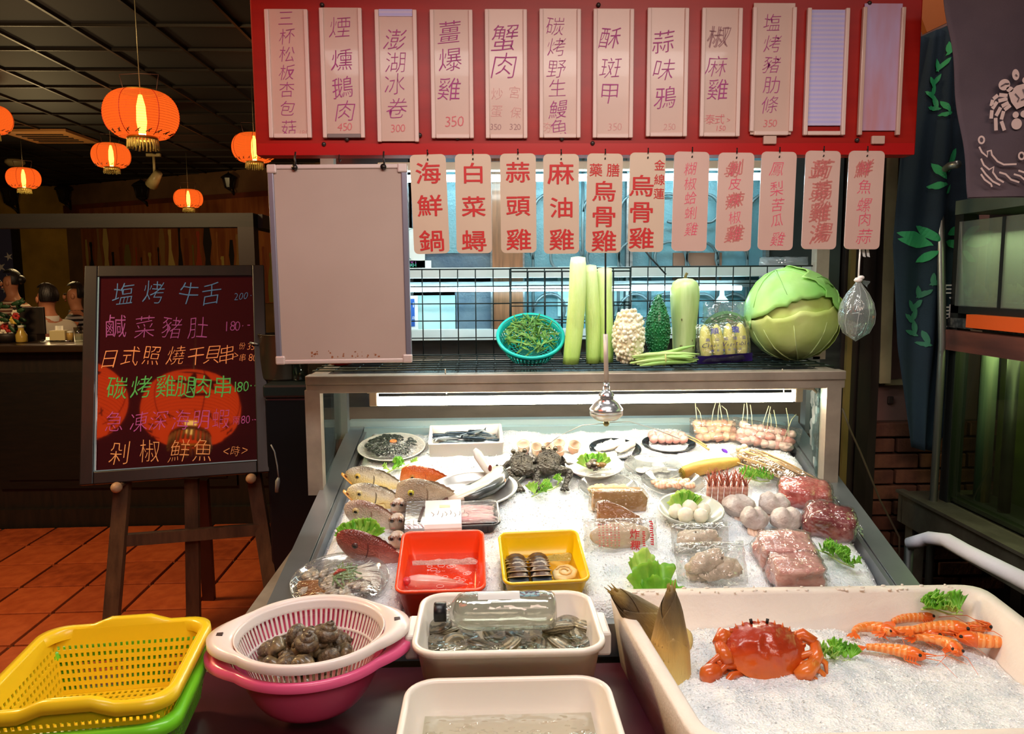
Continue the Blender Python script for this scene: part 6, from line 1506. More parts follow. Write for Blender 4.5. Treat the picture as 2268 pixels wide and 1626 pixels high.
def ruffle(w_, h_, amp, fr, seed, curl=0.4):
    A = min(1.25, math.atan2(w_ / 2, h_ * 0.7))
    def g(u, v):
        a = (u - 0.5) * 2 * A; r = h_ * (0.08 + 0.92 * v) * (1 + 0.10 * v * nz(a * 3, seed) + 0.09 * v * v * nz(a * 11 + seed, 2) - 0.1 * (a / A) ** 2)
        z = amp * (1.5 * v ** 2.6 * (math.sin(a * fr * 3.2 + seed + 2 * nz(a * 3, seed)) + 0.55 * math.sin(a * fr * 7.5 + seed * 2)) + 0.8 * nz(a * 2 + seed, v * 2)) + curl * h_ * v * v * 0.5
        return V((r * math.sin(a) + amp * 0.4 * v ** 3 * math.sin(a * fr * 8), r * math.cos(a), z))
    return MB().grid(g, 54, 12)
def leaf_part(t, M, w_, h_, seed, m, curl=0.4, amp=None, fr=4):
    o = ruffle(w_, h_, amp or w_ * 0.1, fr, seed, curl).build('leaf', m, t, M); s = o.modifiers.new('thickness', 'SOLIDIFY'); s.thickness = 0.0007; return o
def sprig(lb, px0, py0, px1, py1, size, n_, seed, M0=None, parent=None, name='parsley_sprig'):
    """curly garnish along a line of pixels on the ice"""
    rn = random.Random(seed); a, b = (onB(px0, py0, 0.012), onB(px1, py1, 0.012)) if M0 is None else (px0, py0)
    t = thing(name, lb, 'garnish', a); d = b - a; k = m_px(a)
    MB().tube([d * f + V((0, 0, 0.004 * math.sin(f * 7))) for f in (0, 0.3, 0.6, 0.9)], 0.0022, 6).build('stem', M_stem, t)
    for i in range(n_):
        f = (i + 0.4) / n_; r = size * k * rn.uniform(0.75, 1.15)
        M = Matrix.Translation(d * f + V((rn.uniform(-.004, .004), rn.uniform(-.004, .004), 0.004))) @ Matrix.Rotation(rn.uniform(0, 2 * PI), 4, 'Z') @ Matrix.Rotation(rn.uniform(0.3, 1.0), 4, 'X')
        leaf_part(t, M, r * 1.1, r, rn.uniform(0, 9), M_let if rn.random() < 0.6 else M_let2, 0.3, r * 0.13, 6)
    return t
def dish(t, R, h_, m, name='dish', rim=0.006, base=0.7, sx=1.0, sy=1.0):
    MB().lathe([(0.0, 0.001), (R * base, 0.001), (R * (base + 0.06), 0.003), (R * 0.97, h_ * 0.85), (R * 1.0, h_), (R * 1.04, h_ + 0.0005), (R * 1.035, h_ - 0.002), (R * 0.985, h_ - 0.003), (R * (base + 0.08), -0.0008), (0, -0.001)], 44, fx=sx, fy=sy).build(name, m, t)
def tub(w_, d_, h_, r, th, rimw, taper=0.86, n=6, rimh=0.006, bottom=True):
    """open box with rounded corners, wall thickness and rolled rim"""
    def R_(k, z, g=0.0): return [V(p) for p in rrect(w_ * k + g, d_ * k + g, r * k + g / 2, n, z)]
    rings = [R_(taper, 0.0), R_(taper + (1 - taper) * 0.97, h_ - rimh - 0.001), R_(1, h_ - rimh, rimw * 2), R_(1, h_ - rimh * 0.3, rimw * 2 + 0.001), R_(1, h_, rimw * 1.6), R_(1, h_, -th * 0.6), R_(1, h_ - rimh * 0.5, -th * 2), R_(taper, th, -th * 2)]
    return MB().loft(rings, cap0=True, cap1=True, smooth=1)
def lump(b, c, r, seed, amp=0.2, nu=12, nv=8, R=None, f=2.2):
    return b.ell(c, r, nu, nv, lambda d: 1 + amp * nz(d.x * f + seed, d.y * f, d.z * f + seed * 2), R)
# -- fish heads looking out of the ice
def fish(name, lb, px, py, Lp, Hp, stops, eyecol, pitch=0.28, rz=0.0, mouth=None, fat=0.42, eye=(0.2, 0.13, 0.115), group=None, snout=0.5, scale_bump=0.3, roll=0.1, tail=False, blunt=0.0):
    k = K(px, py); L_, H = Lp * k, Hp * k
    t = bed(name, lb, 'fish', px, py, 0.0, rz, pitch, roll, group)
    def hh(f): return H * (0.5 * max(0.0, math.sin(PI * (0.04 + blunt + (0.93 - blunt) * f ** 0.75))) ** 0.88 + 0.02)
    def zc(f): return H * (0.40 + 0.0 * f) + H * (snout - 0.5) * (1 - f) ** 2
    def wd(f): return hh(f) * fat * (1.15 - 0.35 * f)
    rings = []
    for i in range(23):
        f = i / 22; x = L_ * (f - 0.35)
        rings.append([V((x, wd(f) * math.cos(a) * (1.0 if math.sin(a) < 0.3 else 0.9), zc(f) + hh(f) * math.sin(a))) for a in (2 * PI * q / 22 for q in range(22))])
    m = mat(name + '_skin', stops[0][1], 0.25, grad=('Z', -0.02 * H, 0.92 * H, stops), scale=60, detail=4, stretch=(1, 1, 1), bump=scale_bump, bscale=230, bkind='voronoi', coat=0.5)
    MB().loft(rings, cap0=True, cap1=True).build('body', m, t)
    ex, ez, er = eye; xe = L_ * (ex - 0.35); ze = zc(ex) + H * ez; ye = wd(ex) * math.sqrt(max(0.05, 1 - ((ze - zc(ex)) / hh(ex)) ** 2))
    r = er * H
    for s in (-1, 1):
        ey = MB().ell((xe, s * (ye - r * 0.25), ze), (r, r * 0.6, r), 16, 10).build('eye', mat(name + '_iris', eyecol, 0.1, coat=1.0), t)
        MB().ell((xe, s * (ye + r * 0.12), ze), (r * 0.54, r * 0.34, r * 0.54), 14, 8).build('pupil', mat('fish_pupil', (14, 14, 16), 0.05, coat=1.0) if 'fish_pupil' not in bpy.data.materials else bpy.data.materials['fish_pupil'], ey)
        gc = MB(); pts = []
        for q in range(9):
            a = -1.15 + 2.2 * q / 8; f = 0.40 + 0.07 * math.cos(a); z = zc(f) + hh(f) * 0.82 * math.sin(a) * 0.95
            pts.append((L_ * (f - 0.35), s * wd(f) * 1.01 * math.sqrt(max(0.06, 1 - ((z - zc(f)) / hh(f)) ** 2)), z))
        gc.tube(pts, [H * 0.008] + [H * 0.02] * 7 + [H * 0.008], 6); gc.build('gill_cover', mat(name + '_gill', stops[-1][1], 0.35, coat=0.4), t)
    if mouth:
        jb = MB(); x0 = L_ * -0.36
        jb.loft([[V((x0 - L_ * 0.05 + L_ * 0.2 * f, wd(0.08) * (0.5 + 0.9 * f) * math.cos(a), zc(0) - H * (0.12 - 0.0 * f) - H * 0.14 * f + H * 0.055 * (0.5 + f * 0.6) * math.sin(a) + (H * 0.06 * (1 - f) ** 2))) for a in (2 * PI * q / 12 for q in range(12))] for f in (0, 0.15, 0.4, 0.7, 1.0)], cap0=True, cap1=True)
        jb.build('lower_jaw', mat(name + '_jaw', mouth, 0.3, col2=tuple(min(255, c + 24) for c in mouth), scale=40, coat=0.4), t)
        MB().ell((x0 + L_ * 0.06, 0, zc(0) - H * 0.07), (L_ * 0.06, wd(0.08) * 0.8, H * 0.045), 12, 8).build('mouth', mat('dark_mouth', (110, 58, 40), 0.4) if 'dark_mouth' not in bpy.data.materials else bpy.data.materials['dark_mouth'], t)
    pf = MB(); f0 = 0.46
    pf.add([(L_ * (f0 - 0.35), -wd(f0) * 1.02, zc(f0) - H * 0.1)] + [(L_ * (f0 - 0.35 + 0.16 + 0.02 * math.sin(q)), -wd(f0) * 1.1, zc(f0) - H * (0.16 - 0.05 * q)) for q in range(5)], [(0, i + 1, i + 2) for i in range(4)])
    pf.build('pectoral_fin', mat(name + '_fin', stops[1][1], 0.4), t)
    df = MB(); n_ = 10
    top_ = [(L_ * (f - 0.35), 0, zc(f) + hh(f) * 0.97) for f in (0.42 + 0.045 * q for q in range(n_))]
    df.add(top_ + [(x + L_ * 0.015, 0, z + H * (0.05 + 0.03 * (q % 2)) * min(1, q * 0.5)) for q, (x, y, z) in enumerate(top_)], [(q, q + 1, n_ + q + 1, n_ + q) for q in range(n_ - 1)]); df.build('dorsal_fin', mat(name + '_dorsal', stops[-1][1], 0.4), t)
    return t
croak = [(0.0, (246, 216, 120)), (0.5, (244, 226, 160)), (0.76, (236, 230, 206)), (0.93, (170, 160, 136)), (1.0, (110, 100, 82))]
fish('croaker_head', 'yellow croaker head, topmost of three poking from the ice, orange jaw open', 808, 1082, 140, 62, croak, (226, 196, 96), 0.30, -0.05, (222, 160, 56), group='fish heads by the rail')
fish('croaker_head', 'yellow croaker head, middle of the three poking from the ice, orange jaw open', 812, 1121, 142, 66, croak, (216, 200, 140), 0.30, -0.05, (206, 150, 70), group='fish heads by the rail')
fish('seabream_head', 'silvery pink-brown fish head, lowest of three along the rail, mouth closed', 800, 1165, 136, 70, [(0.0, (240, 226, 212)), (0.5, (226, 210, 196)), (0.85, (190, 168, 150)), (1.0, (150, 116, 100))], (206, 186, 130), 0.34, -0.05, group='fish heads by the rail', snout=0.62)
fish('orange_fish_head', 'bright orange fish head poking from the ice above a greenish-eyed grey one', 925, 1078, 120, 58, [(0.0, (240, 170, 120)), (0.4, (240, 140, 70)), (0.8, (226, 110, 44)), (1.0, (200, 90, 40))], (196, 130, 50), 0.22, 0.0, eye=(0.22, 0.1, 0.11), blunt=0.1)
fish('grey_fish_head', 'grey fish head with yellow-green eye beside the oval steel tray', 925, 1122, 150, 78, [(0.0, (236, 226, 212)), (0.5, (206, 192, 168)), (0.8, (176, 160, 132)), (1.0, (140, 122, 98))], (206, 200, 70), 0.20, 0.0, eye=(0.22, 0.14, 0.1), blunt=0.08)
fish('red_fish_head', 'dark red fish head poking from the ice in front of a lettuce leaf', 790, 1240, 160, 76, [(0.0, (236, 186, 168)), (0.45, (206, 130, 112)), (0.75, (166, 84, 72)), (1.0, (120, 60, 52))], (90, 60, 56), 0.30, -0.03, eye=(0.28, 0.1, 0.1), snout=0.75)
# three small pale fish whose big dark eyes face the viewer
def bigeye(lb, px, py, w_):
    k = K(px, py); W_ = w_ * k
    t = bed('bigeye_fish', lb, 'fish', px, py, 0.0, 0.0, group='big-eyed little fish')
    m = mat('pale_bigeye_skin', (206, 186, 166), 0.3, col2=(176, 150, 132), scale=30, coat=0.4) if 'pale_bigeye_skin' not in bpy.data.materials else bpy.data.materials['pale_bigeye_skin']
    MB().loft([[V((W_ * (0.30 + 0.16 * f) * math.cos(a) * s - W_ * 0.1 * f, 0.035 * f * s + W_ * 0.3 * math.sin(a) * s, W_ * (1.02 - 0.75 * (1 - s) if f == 0 else 1.02 - 1.15 * f))) for a in (2 * PI * q / 18 for q in range(18))] for f, s in ((0, 0.15), (0, 0.55), (0.04, 0.86), (0.15, 1.0), (0.4, 1.08), (0.7, 1.1), (1.0, 1.05))], cap0=True, cap1=True).build('body', m, t)
    for sx in (-0.27, 0.16):
        MB().ell((sx * W_, -W_ * 0.2, W_ * 0.83), (W_ * 0.17, W_ * 0.12, W_ * 0.16), 14, 10).build('eye', mat('brown_rim_eye', (140, 110, 96), 0.15, coat=1.0) if 'brown_rim_eye' not in bpy.data.materials else bpy.data.materials['brown_rim_eye'], t)
        MB().ell((sx * W_ + W_ * 0.02, -W_ * 0.28, W_ * 0.83), (W_ * 0.1, W_ * 0.06, W_ * 0.1), 12, 8).build('pupil', bpy.data.materials['fish_pupil'], t)
    MB().ell((-W_ * 0.2, -W_ * 0.33, W_ * 0.45), (W_ * 0.13, W_ * 0.02, W_ * 0.03), 10, 6).build('mouth', mat('pink_mouth', (170, 110, 100), 0.4) if 'pink_mouth' not in bpy.data.materials else bpy.data.materials['pink_mouth'], t)
for lb, px, py, w_ in (('little pale fish with big dark eyes, topmost of three beside the black meat tray', 884, 1143, 40), ('little pale fish with big dark eyes, middle of three beside the black meat tray', 882, 1180, 44), ('little pale fish with big dark eyes, lowest of three beside the orange tub', 882, 1221, 46)): bigeye(lb, px, py, w_)
# -- back row
k = K(868, 1000); t = bed('wrapped_plate', 'cling-wrapped white plate of dark green seaweed with a small orange ring on top', 'plate', 868, 1000); R = 72 * k
dish(t, R, 0.02, M_wpl, 'plate', base=0.6)
b = MB(); rn = random.Random(3)
for q in range(90):
    a = rn.uniform(0, 2 * PI); r = R * 0.72 * math.sqrt(rn.random()); lump(b, (r * math.cos(a), r * math.sin(a), 0.014 + 0.022 * (1 - (r / R) ** 2)), (0.012, 0.009, 0.008), q, 0.5, 7, 5)
tag(b.build('seaweed', mat('dark_seaweed', (20, 32, 28), 0.35, col2=(36, 52, 42), scale=40, coat=0.3), t), kind='stuff')
MB().tube([(0.008 + 0.009 * math.cos(a), -0.012 + 0.007 * math.sin(a), 0.043) for a in (2 * PI * i / 14 for i in range(14))], 0.004, 6, closed=True).build('orange_ring', mat('orange_ring', (206, 120, 66), 0.4), t)
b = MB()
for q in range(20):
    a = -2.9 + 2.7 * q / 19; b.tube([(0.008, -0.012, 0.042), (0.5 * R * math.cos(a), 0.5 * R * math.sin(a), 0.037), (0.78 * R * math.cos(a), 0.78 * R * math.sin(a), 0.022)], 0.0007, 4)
b.build('pleat_glint', ink('film_glint', (226, 236, 236), 0.55), t)  # pale streaks paint glints along the cling film pleats
MB().lathe([(R * 1.03, 0.018), (R * 0.8, 0.03), (R * 0.4, 0.043), (0.0, 0.046)], 36).build('cling_film', M_cling, t)
# white foam box of silvery little fish
k = K(1035, 1012); w_, d_, h_ = 166 * k, 0.16, 0.05
t = bed('foam_box', 'white foam box at the back of the bed holding thin silver fish', 'box', 1033, 1012, 0.0, 0.035); t.matrix_world = t.matrix_world @ Matrix.Translation((0, d_ / 2, 0))
tub(w_, d_, h_, 0.006, 0.009, 0.0005, 0.97, 3, 0.004).build('foam_tray', M_foam, t)
FB = t.matrix_world.copy()
M_sil = [mat('silver_fish_skin', c, 0.18, 0.55, grad=('Z', -0.006, 0.006, [(0.0, (214, 222, 226)), (0.5, d), (1.0, (44, 60, 76))]), scale=60) for c, d in (((180, 190, 196), (150, 166, 176)), ((160, 172, 180), (110, 128, 140)))]
def small_fish():
    t = thing('silver_fish', '', 'fish', Matrix(), 'silver fish in the foam box')
    L_ = 0.1
    MB().loft([[V((L_ * (f - 0.5), 0.006 * s * math.cos(a), 0.009 * s * math.sin(a))) for a in (2 * PI * q / 10 for q in range(10))] for f, s in ((0, 0.2), (0.06, 0.62), (0.2, 0.95), (0.45, 1), (0.7, 0.7), (0.88, 0.3), (0.92, 0.25))], cap0=True, cap1=True).build('body', M_sil[0], t)
    MB().add([(L_ * 0.41, 0, 0.001), (L_ * 0.52, 0.001, 0.009), (L_ * 0.49, 0, 0), (L_ * 0.52, 0.001, -0.009), (L_ * 0.41, 0, -0.001)], [(0, 1, 2), (2, 3, 4), (0, 2, 4)]).build('tail_fin', M_sil[1], t)
    for s in (-1, 1): MB().ell((-L_ * 0.41, s * 0.0036, 0.002), (0.0022, 0.001, 0.0022), 8, 6).build('eye', M_eye, t)
    return t
sf = small_fish(); rn = random.Random(12); first = True
for q in range(22):
    x = -w_ / 2 + 0.055 + (w_ - 0.11) * (q % 8) / 7 + rn.uniform(-.012, .012); y = -d_ / 2 + 0.025 + (d_ - 0.05) * rn.random(); z = 0.022 + 0.011 * (q // 8)
    M = FB @ TR(x, y, z, rx=rn.choice((0, 0.5, 1.2, -0.9)), ry=rn.uniform(-.08, .08), rz=rn.uniform(-0.5, 0.5) + (PI if rn.random() < .4 else 0))
    lb = 'thin silver fish with dark back lying among others in the white foam box'
    if first: sf.matrix_world = M; sf['label'] = lb; first = False
    else: dup(sf, M, lb)
# foam tray with folded pale shellfish slices
k = K(1225, 1000); t = bed('seafood_tray', 'white foam tray with folded pale shellfish slices in a row', 'tray', 1226, 1008, 0.0, -0.01); w_ = 158 * k
tub(w_, 0.12, 0.014, 0.008, 0.003, 0.002, 0.94, 4, 0.003).build('foam_tray', M_foam, t)
M_pale = mat('translucent_shellfish', (238, 222, 206), 0.25, col2=(226, 196, 178), scale=14, sss=0.4, coat=0.4); M_pe = mat('pink_rim_flesh', (222, 170, 146), 0.3, coat=0.3)
for q, (x, y, s) in enumerate(((-0.1, 0.01, 1.1), (-0.06, -0.002, 1), (-0.022, -0.004, 1), (0.02, -0.014, 0.85), (0.02, 0.022, 1.0), (0.068, 0.01, 1.05))):
    x *= w_ / 0.25
    r = 0.018 * s; rings = []
    MB().lathe([(r * 0.72, 0), (r * 0.95, r * 0.5), (r * 1.0, r * 1.4), (r * 1.05, r * 1.9), (r * 0.95, r * 1.9), (r * 0.9, r * 1.4), (r * 0.6, r * 0.4), (0, r * 0.3)], 20, TR(x, y, 0.008, rx=0.35 + 0.1 * (q % 2), ry=0.15 * (q % 3 - 1)), wob=lambda a, z: 1 + 0.08 * math.sin(3 * a + q)).build('shellfish_slice', M_pale, t)
    MB().tube([TR(x, y, 0.008, rx=0.35 + 0.1 * (q % 2), ry=0.15 * (q % 3 - 1)) @ V((r * 1.02 * math.cos(a), r * 1.02 * math.sin(a), r * 1.9)) for a in (2 * PI * i / 18 for i in range(18))], 0.0018, 6, closed=True).build('slice_rim', M_pe, t)
# two black oval plates
M_blp = mat('black_plate', (34, 38, 44), 0.25, coat=0.5)
k = K(1362, 992); t = bed('black_plate', 'black oval plate holding three ragged white squid fillets', 'plate', 1362, 1000); dish(t, 55 * k, 0.012, M_blp, 'plate', base=0.62, sx=1.0, sy=0.95)
M_sq = mat('white_squid', (240, 236, 226), 0.3, col2=(226, 218, 204), scale=18, sss=0.4, bump=0.3, bscale=60)
for q, (x, y, rz_) in enumerate(((-0.03, 0.002, 0.9), (0.0, 0.012, 0.7), (0.036, -0.006, 0.85))):
    b = MB(); lump(b, (0, 0, 0), (0.056, 0.019, 0.012), q * 3, 0.35, 22, 10, f=3); b.build('squid_fillet', M_sq, t, TR(x, y, 0.02, rz=rz_))
k = K(1480, 985); t = bed('black_plate', 'black oval plate with pink meatball skewers beside the bagged chicken', 'plate', 1481, 988); dish(t, 57 * k, 0.012, M_blp, 'plate', base=0.62, sx=1.0, sy=0.8)
M_ball = mat('pink_meatball', (226, 176, 168), 0.4, col2=(206, 146, 142), scale=12, sss=0.3, coat=0.3); M_stick = mat('bamboo_stick', (196, 160, 104), 0.6)
BP = t.matrix_world.copy()
for j in range(2):
    s = thing('meatball_skewer', 'bamboo skewer of pink meatballs, ' + ('rear one' if j else 'front one with flat stick end') + ' on the black plate', 'skewer', BP @ TR(-0.005, -0.004 + 0.03 * j, 0.028, rz=-0.09), 'meatball skewers')
    for q in range(5): b = MB(); lump(b, (-0.048 + 0.025 * q, 0, 0), 0.0158, q + j * 7, 0.18, 14, 10); b.build('meatball', M_ball, s)
    MB().tube([(-0.06, 0, 0), (0.07, 0, 0.004), (0.1, -0.035, 0.002), (0.125, -0.075, -0.002)], [0.0016, 0.0018, 0.003, 0.0045], 6, flat=0.7).build('stick', M_stick, s)
# bagged skewered chicken with sticks pointing up
def skewers(name, lb, px, py, n_, wpx, m, mk, seed, lean, dxs, cols=3):
    t = bed(name, lb, 'meat', px, py); k = K(px, py); rn = random.Random(seed); W_ = wpx * k
    for q in range(n_):
        x = (q / (n_ - 1) - 0.5) * W_ * 0.8
        for j in range(cols):
            b = MB(); lump(b, (x + rn.uniform(-.006, .006), 0.02 * j - 0.02 + rn.uniform(-.006, .006), 0.016 + 0.016 * j + rn.uniform(-.004, .004)), (0.017 * rn.uniform(.9, 1.3), 0.016, 0.015), seed + q * 3 + j, 0.35, 12, 8); b.build('meat_chunk', m if (q + j) % 3 else mk, t)
        a = rn.uniform(-.3, .3) + dxs; x += rn.uniform(-.003, .003)
        MB().tube([(x, 0.0, 0.035), (x + a * 0.05, 0.03, 0.08 + rn.uniform(0, 0.02)), (x + a * 0.1, 0.05, 0.115 + rn.uniform(-0.02, 0.02))], 0.0016, 5).build('bamboo_stick', mat('pale_bamboo', (214, 216, 176), 0.5) if 'pale_bamboo' not in bpy.data.materials else bpy.data.materials['pale_bamboo'], t)
    return t, W_
M_ch = mat('raw_chicken', (238, 206, 176), 0.3, col2=(226, 186, 156), scale=14, sss=0.3, coat=0.4); M_ch2 = mat('raw_chicken_pink', (232, 180, 158), 0.3, col2=(214, 160, 140), scale=14, sss=0.3, coat=0.4)
M_wing = mat('raw_wing', (226, 186, 176), 0.3, col2=(240, 214, 204), scale=20, sss=0.3, coat=0.5); M_wing2 = mat('raw_wing_red', (190, 120, 110), 0.3, col2=(226, 176, 166), scale=24, sss=0.3, coat=0.5)
t, W_ = skewers('chicken_skewers', 'bagged skewers of pale chunky chicken with sticks pointing up, nearest the fly spinner', 1580, 972, 6, 92, M_ch, M_ch2, 2, -0.5, 0)
pillow(W_ * 1.2, 0.085, 0.07, 9).build('bag', M_vac, t, TR(0, 0, 0.036, rx=-0.2))
t, W_ = skewers('wing_skewers', 'bagged skewers of pinkish chicken wing pieces with sticks pointing up by the glass', 1690, 985, 9, 130, M_wing, M_wing2, 5, -0.4, 0)
t.matrix_world = t.matrix_world @ Matrix.Rotation(-0.22, 4, 'Z') @ Matrix.Rotation(0.12, 4, 'Y')
pillow(W_ * 1.15, 0.09, 0.08, 12).build('bag', M_vac, t, TR(0, 0, 0.036, rx=-0.2))
# long bag of pale straw-like strips along the glass
a, b2 = onB(1650, 1010, 0.03), onB(1805, 1078, 0.03); d = b2 - a; k = m_px(a)
t = thing('strip_bag', 'long clear bag of tan straw-like strips lying along the frosted side glass', 'bag', (a + b2) / 2); ang = math.atan2(d.y, d.x); M_ = Matrix.Translation((a + b2) / 2) @ Matrix.Rotation(ang, 4, 'Z') @ Matrix.Rotation(math.atan2(-d.z, math.hypot(d.x, d.y)), 4, 'Y'); t.matrix_world = M_
L_ = d.length; b = MB(); rn = random.Random(4)
for q in range(90):
    y, z = rn.gauss(0, 0.016), rn.gauss(0, 0.01); x0 = -L_ * rn.uniform(0.35, 0.55); x1 = L_ * rn.uniform(0.2, 0.55); b.tube([(x0, y * 1.6, z), ((x0 + x1) / 2, y + rn.uniform(-.006, .006), z + 0.006), (x1, y * 0.7, z)], rn.uniform(0.0014, 0.003), 5)
tag(b.build('tan_strip', mat('tan_strip', (222, 190, 140), 0.4, col2=(196, 154, 104), scale=20, sss=0.2), t), kind='stuff')
b = MB()
for q in range(14): b.ell((-L_ * 0.5 + rn.uniform(-.02, .02), rn.gauss(0, 0.02), rn.gauss(0.004, 0.01)), 0.012, 10, 8)
b.build('pale_cap', mat('pale_mushroom_cap', (230, 206, 166), 0.4, sss=0.2), t)
pillow(L_ * 1.25, 0.085, 0.05, 15).build('bag', M_vac, t, TR(0, 0, 0, rx=PI / 2))
# yellow tapering root with purple band
a, b2 = onB(1512, 1048, 0.02), onB(1640, 1022, 0.02); d = b2 - a
t = thing('yellow_root', 'yellow-skinned tapering root vegetable with cut green end, behind the prawn pack', 'vegetable', a); b = MB()
b.tube([d * f + V((0, 0, 0.006 * math.sin(f * PI))) for f in (0, 0.05, 0.2, 0.4, 0.6, 0.8, 0.95, 1.0)], [0.016, 0.021, 0.023, 0.023, 0.021, 0.018, 0.013, 0.004], 16); b.build('root', mat('yellow_root_skin', (232, 190, 96), 0.45, col2=(206, 154, 66), scale=10, stretch=(1, 4, 4), bump=0.15), t)
b = MB()
for r in (0.005, 0.01, 0.015): b.tube([-d.normalized() * 0.003 + d.cross(V((0, 0, 1))).normalized() * (r * math.cos(a_)) + V((0, 0, r * math.sin(a_))) for a_ in (2 * PI * i / 14 for i in range(14))], 0.0019, 5, closed=True)
b.build('cut_end', mat('olive_cut_end', (160, 136, 40), 0.5), t)
p = onB(1605, 1003, 0.008); o = MB().tube([p + V((0.008 * math.cos(a_), 0.005 * math.sin(a_), 0.004 * a_)) for a_ in (0.4 * i for i in range(10))], [0.003, 0.004, 0.005, 0.006, 0.006, 0.005, 0.004, 0.003, 0.002, 0.001], 8).build('purple_ribbon', mat('purple_ribbon', (104, 50, 190), 0.3)); tag(o, 'small curl of purple ribbon on the ice above the yellow root', 'ribbon')
# -- plates in the middle
def platet(name, lb, px, py, wpx, m, h_=0.022, base=0.62, sy=1.0):
    t = bed(name, lb, 'plate', px, py); R = wpx / 2 * K(px, py); dish(t, R, h_, m, 'plate', base=base, sy=sy); return t, R
t, R = platet('shellfish_plate', 'pale plate with curly lettuce and dark cooked shellfish beside the frogs', 1315, 1044, 124, M_wpl, 0.026)
for q in range(3): leaf_part(t, TR(-0.016 + 0.016 * q, -0.002 + 0.004 * q, 0.01, rx=0.75, rz=0.4 - 0.4 * q), 0.09, 0.05, q * 2.1, M_let if q % 2 else M_let2, 0.2, 0.005, 5)
rn = random.Random(9); Ms_ = [mat('cooked_shellfish', c, 0.35, col2=d, scale=40, coat=0.4) for c, d in (((74, 60, 46), (40, 34, 30)), ((150, 112, 52), (90, 66, 34)), ((110, 96, 76), (60, 52, 44)))]
for q in range(16):
    b = MB(); lump(b, (0, 0, 0), (0.013, 0.009, 0.007), q, 0.5, 10, 7); b.build('shellfish_piece', Ms_[q % 3], t, TR(rn.gauss(0.004, 0.016), rn.gauss(-0.012, 0.01), 0.022 + 0.006 * (q % 3), rz=rn.uniform(0, 3), rx=rn.uniform(-.5, .5)))
t, R = platet('clear_plate', 'shallow clear plate with a thin layer of translucent slices, next to the shellfish plate', 1446, 1045, 124, M_clear, 0.02)
b = MB()
for q in range(5): lump(b, (0.02 * (q - 2), 0.006 * (q % 2), 0.006), (0.018, 0.022, 0.003), q, 0.3, 12, 6)
b.build('translucent_slice', mat('translucent_slice', (226, 222, 210), 0.2, trans=0.3, coat=0.4), t)
t, R = platet('salmon_plate', 'clear plate of orange-pink fish slices standing above the fish ball bowl', 1490, 1082, 134, M_clear, 0.026)
M_sal = mat('orange_pink_flesh', (238, 176, 140), 0.3, col2=(244, 204, 174), kind='waveX', scale=30, detail=2, sss=0.3, coat=0.4); rn = random.Random(6)
for q in range(12):
    b = MB(); lump(b, (0, 0, 0), (0.02, 0.013, 0.006), q, 0.4, 12, 7); b.build('fish_slice', M_sal, t, TR(-0.046 + 0.0085 * q, rn.uniform(-.012, .012), 0.014 + rn.uniform(0, .006), rz=rn.uniform(-1, 1), rx=rn.uniform(0.2, 0.8)))
t, R = platet('yellow_plate', 'clear plate of pale yellow chunks half behind the bagged taro block', 1346, 1092, 126, M_clear, 0.024)
M_ylc = mat('pale_yellow_chunk', (242, 214, 158), 0.4, col2=(232, 196, 132), scale=14, sss=0.2)
for q in range(8):
    b = MB(); lump(b, (0, 0, 0), (0.017, 0.014, 0.011), q * 2, 0.35, 10, 7); b.build('chunk', M_ylc, t, TR(-0.045 + 0.013 * q, 0.004 * (q % 3) - 0.004, 0.016, rz=q))
# fish ball bowl
k = K(1526, 1148); t = bed('fish_ball_bowl', 'grey-green bowl with five white fish balls and a lettuce leaf', 'bowl', 1527, 1156); R = 70 * k
M_cel = mat('grey_green_glaze', (196, 198, 186), 0.2, col2=(176, 180, 168), scale=5, coat=0.5)
MB().lathe([(0.0, 0.0), (R * 0.45, 0.0), (R * 0.75, 0.012), (R * 0.98, 0.038), (R * 1.03, 0.042), (R * 1.02, 0.046), (R * 0.95, 0.043), (R * 0.7, 0.018), (0.0, 0.01)], 44).build('bowl_body', M_cel, t)
for q in range(3): leaf_part(t, TR(-0.014 + 0.006 * q, 0.004 + 0.006 * q, 0.012, rx=1.05, rz=0.4 - 0.3 * q), 0.085, 0.072, q * 1.7 + 3, M_let if q % 2 else M_let2, 0.1, 0.005, 5)
M_fb = mat('white_fish_ball', (240, 232, 212), 0.4, sss=0.3, bump=0.15, bscale=40)
for q, (x, y, z, r) in enumerate(((-0.04, 0.002, 0.034, 0.021), (0.0, 0.008, 0.04, 0.022), (0.038, 0.006, 0.034, 0.02), (-0.02, -0.024, 0.036, 0.022), (0.022, -0.026, 0.034, 0.021))):
    b = MB(); lump(b, (0, 0, 0), r, q * 3, 0.14, 16, 12); b.build('fish_ball', M_fb, t, TR(x, y, z))
# oval steel tray with a curled trout-like fish
k = K(1046, 1085); t = bed('steel_tray', 'oval shiny steel tray tilted on the ice under a large fish', 'tray', 1046, 1096, 0.012, 0.28, 0.0, 0.12); R = 98 * k
MB().lathe([(0.0, 0.0), (R * 0.7, 0.0), (R * 0.82, 0.006), (R * 0.94, 0.02), (R * 1.0, 0.023), (R * 1.03, 0.022), (R * 1.03, 0.019), (R * 0.94, 0.016), (R * 0.8, 0.002), (0.0, -0.002)], 56, fy=0.66).build('oval_dish', M_ste, t)
ST = t.matrix_world.copy()
t = thing('large_fish', 'large grey fish with white belly curled across the oval steel tray', 'fish', ST @ TR(0.008, -0.004, 0.006))
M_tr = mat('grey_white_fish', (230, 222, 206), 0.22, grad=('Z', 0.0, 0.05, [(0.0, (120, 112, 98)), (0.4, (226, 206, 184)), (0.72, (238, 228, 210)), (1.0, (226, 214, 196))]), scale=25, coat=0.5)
M_bk = mat('dark_fish_back', (96, 100, 98), 0.25, col2=(58, 62, 62), scale=14, coat=0.5)
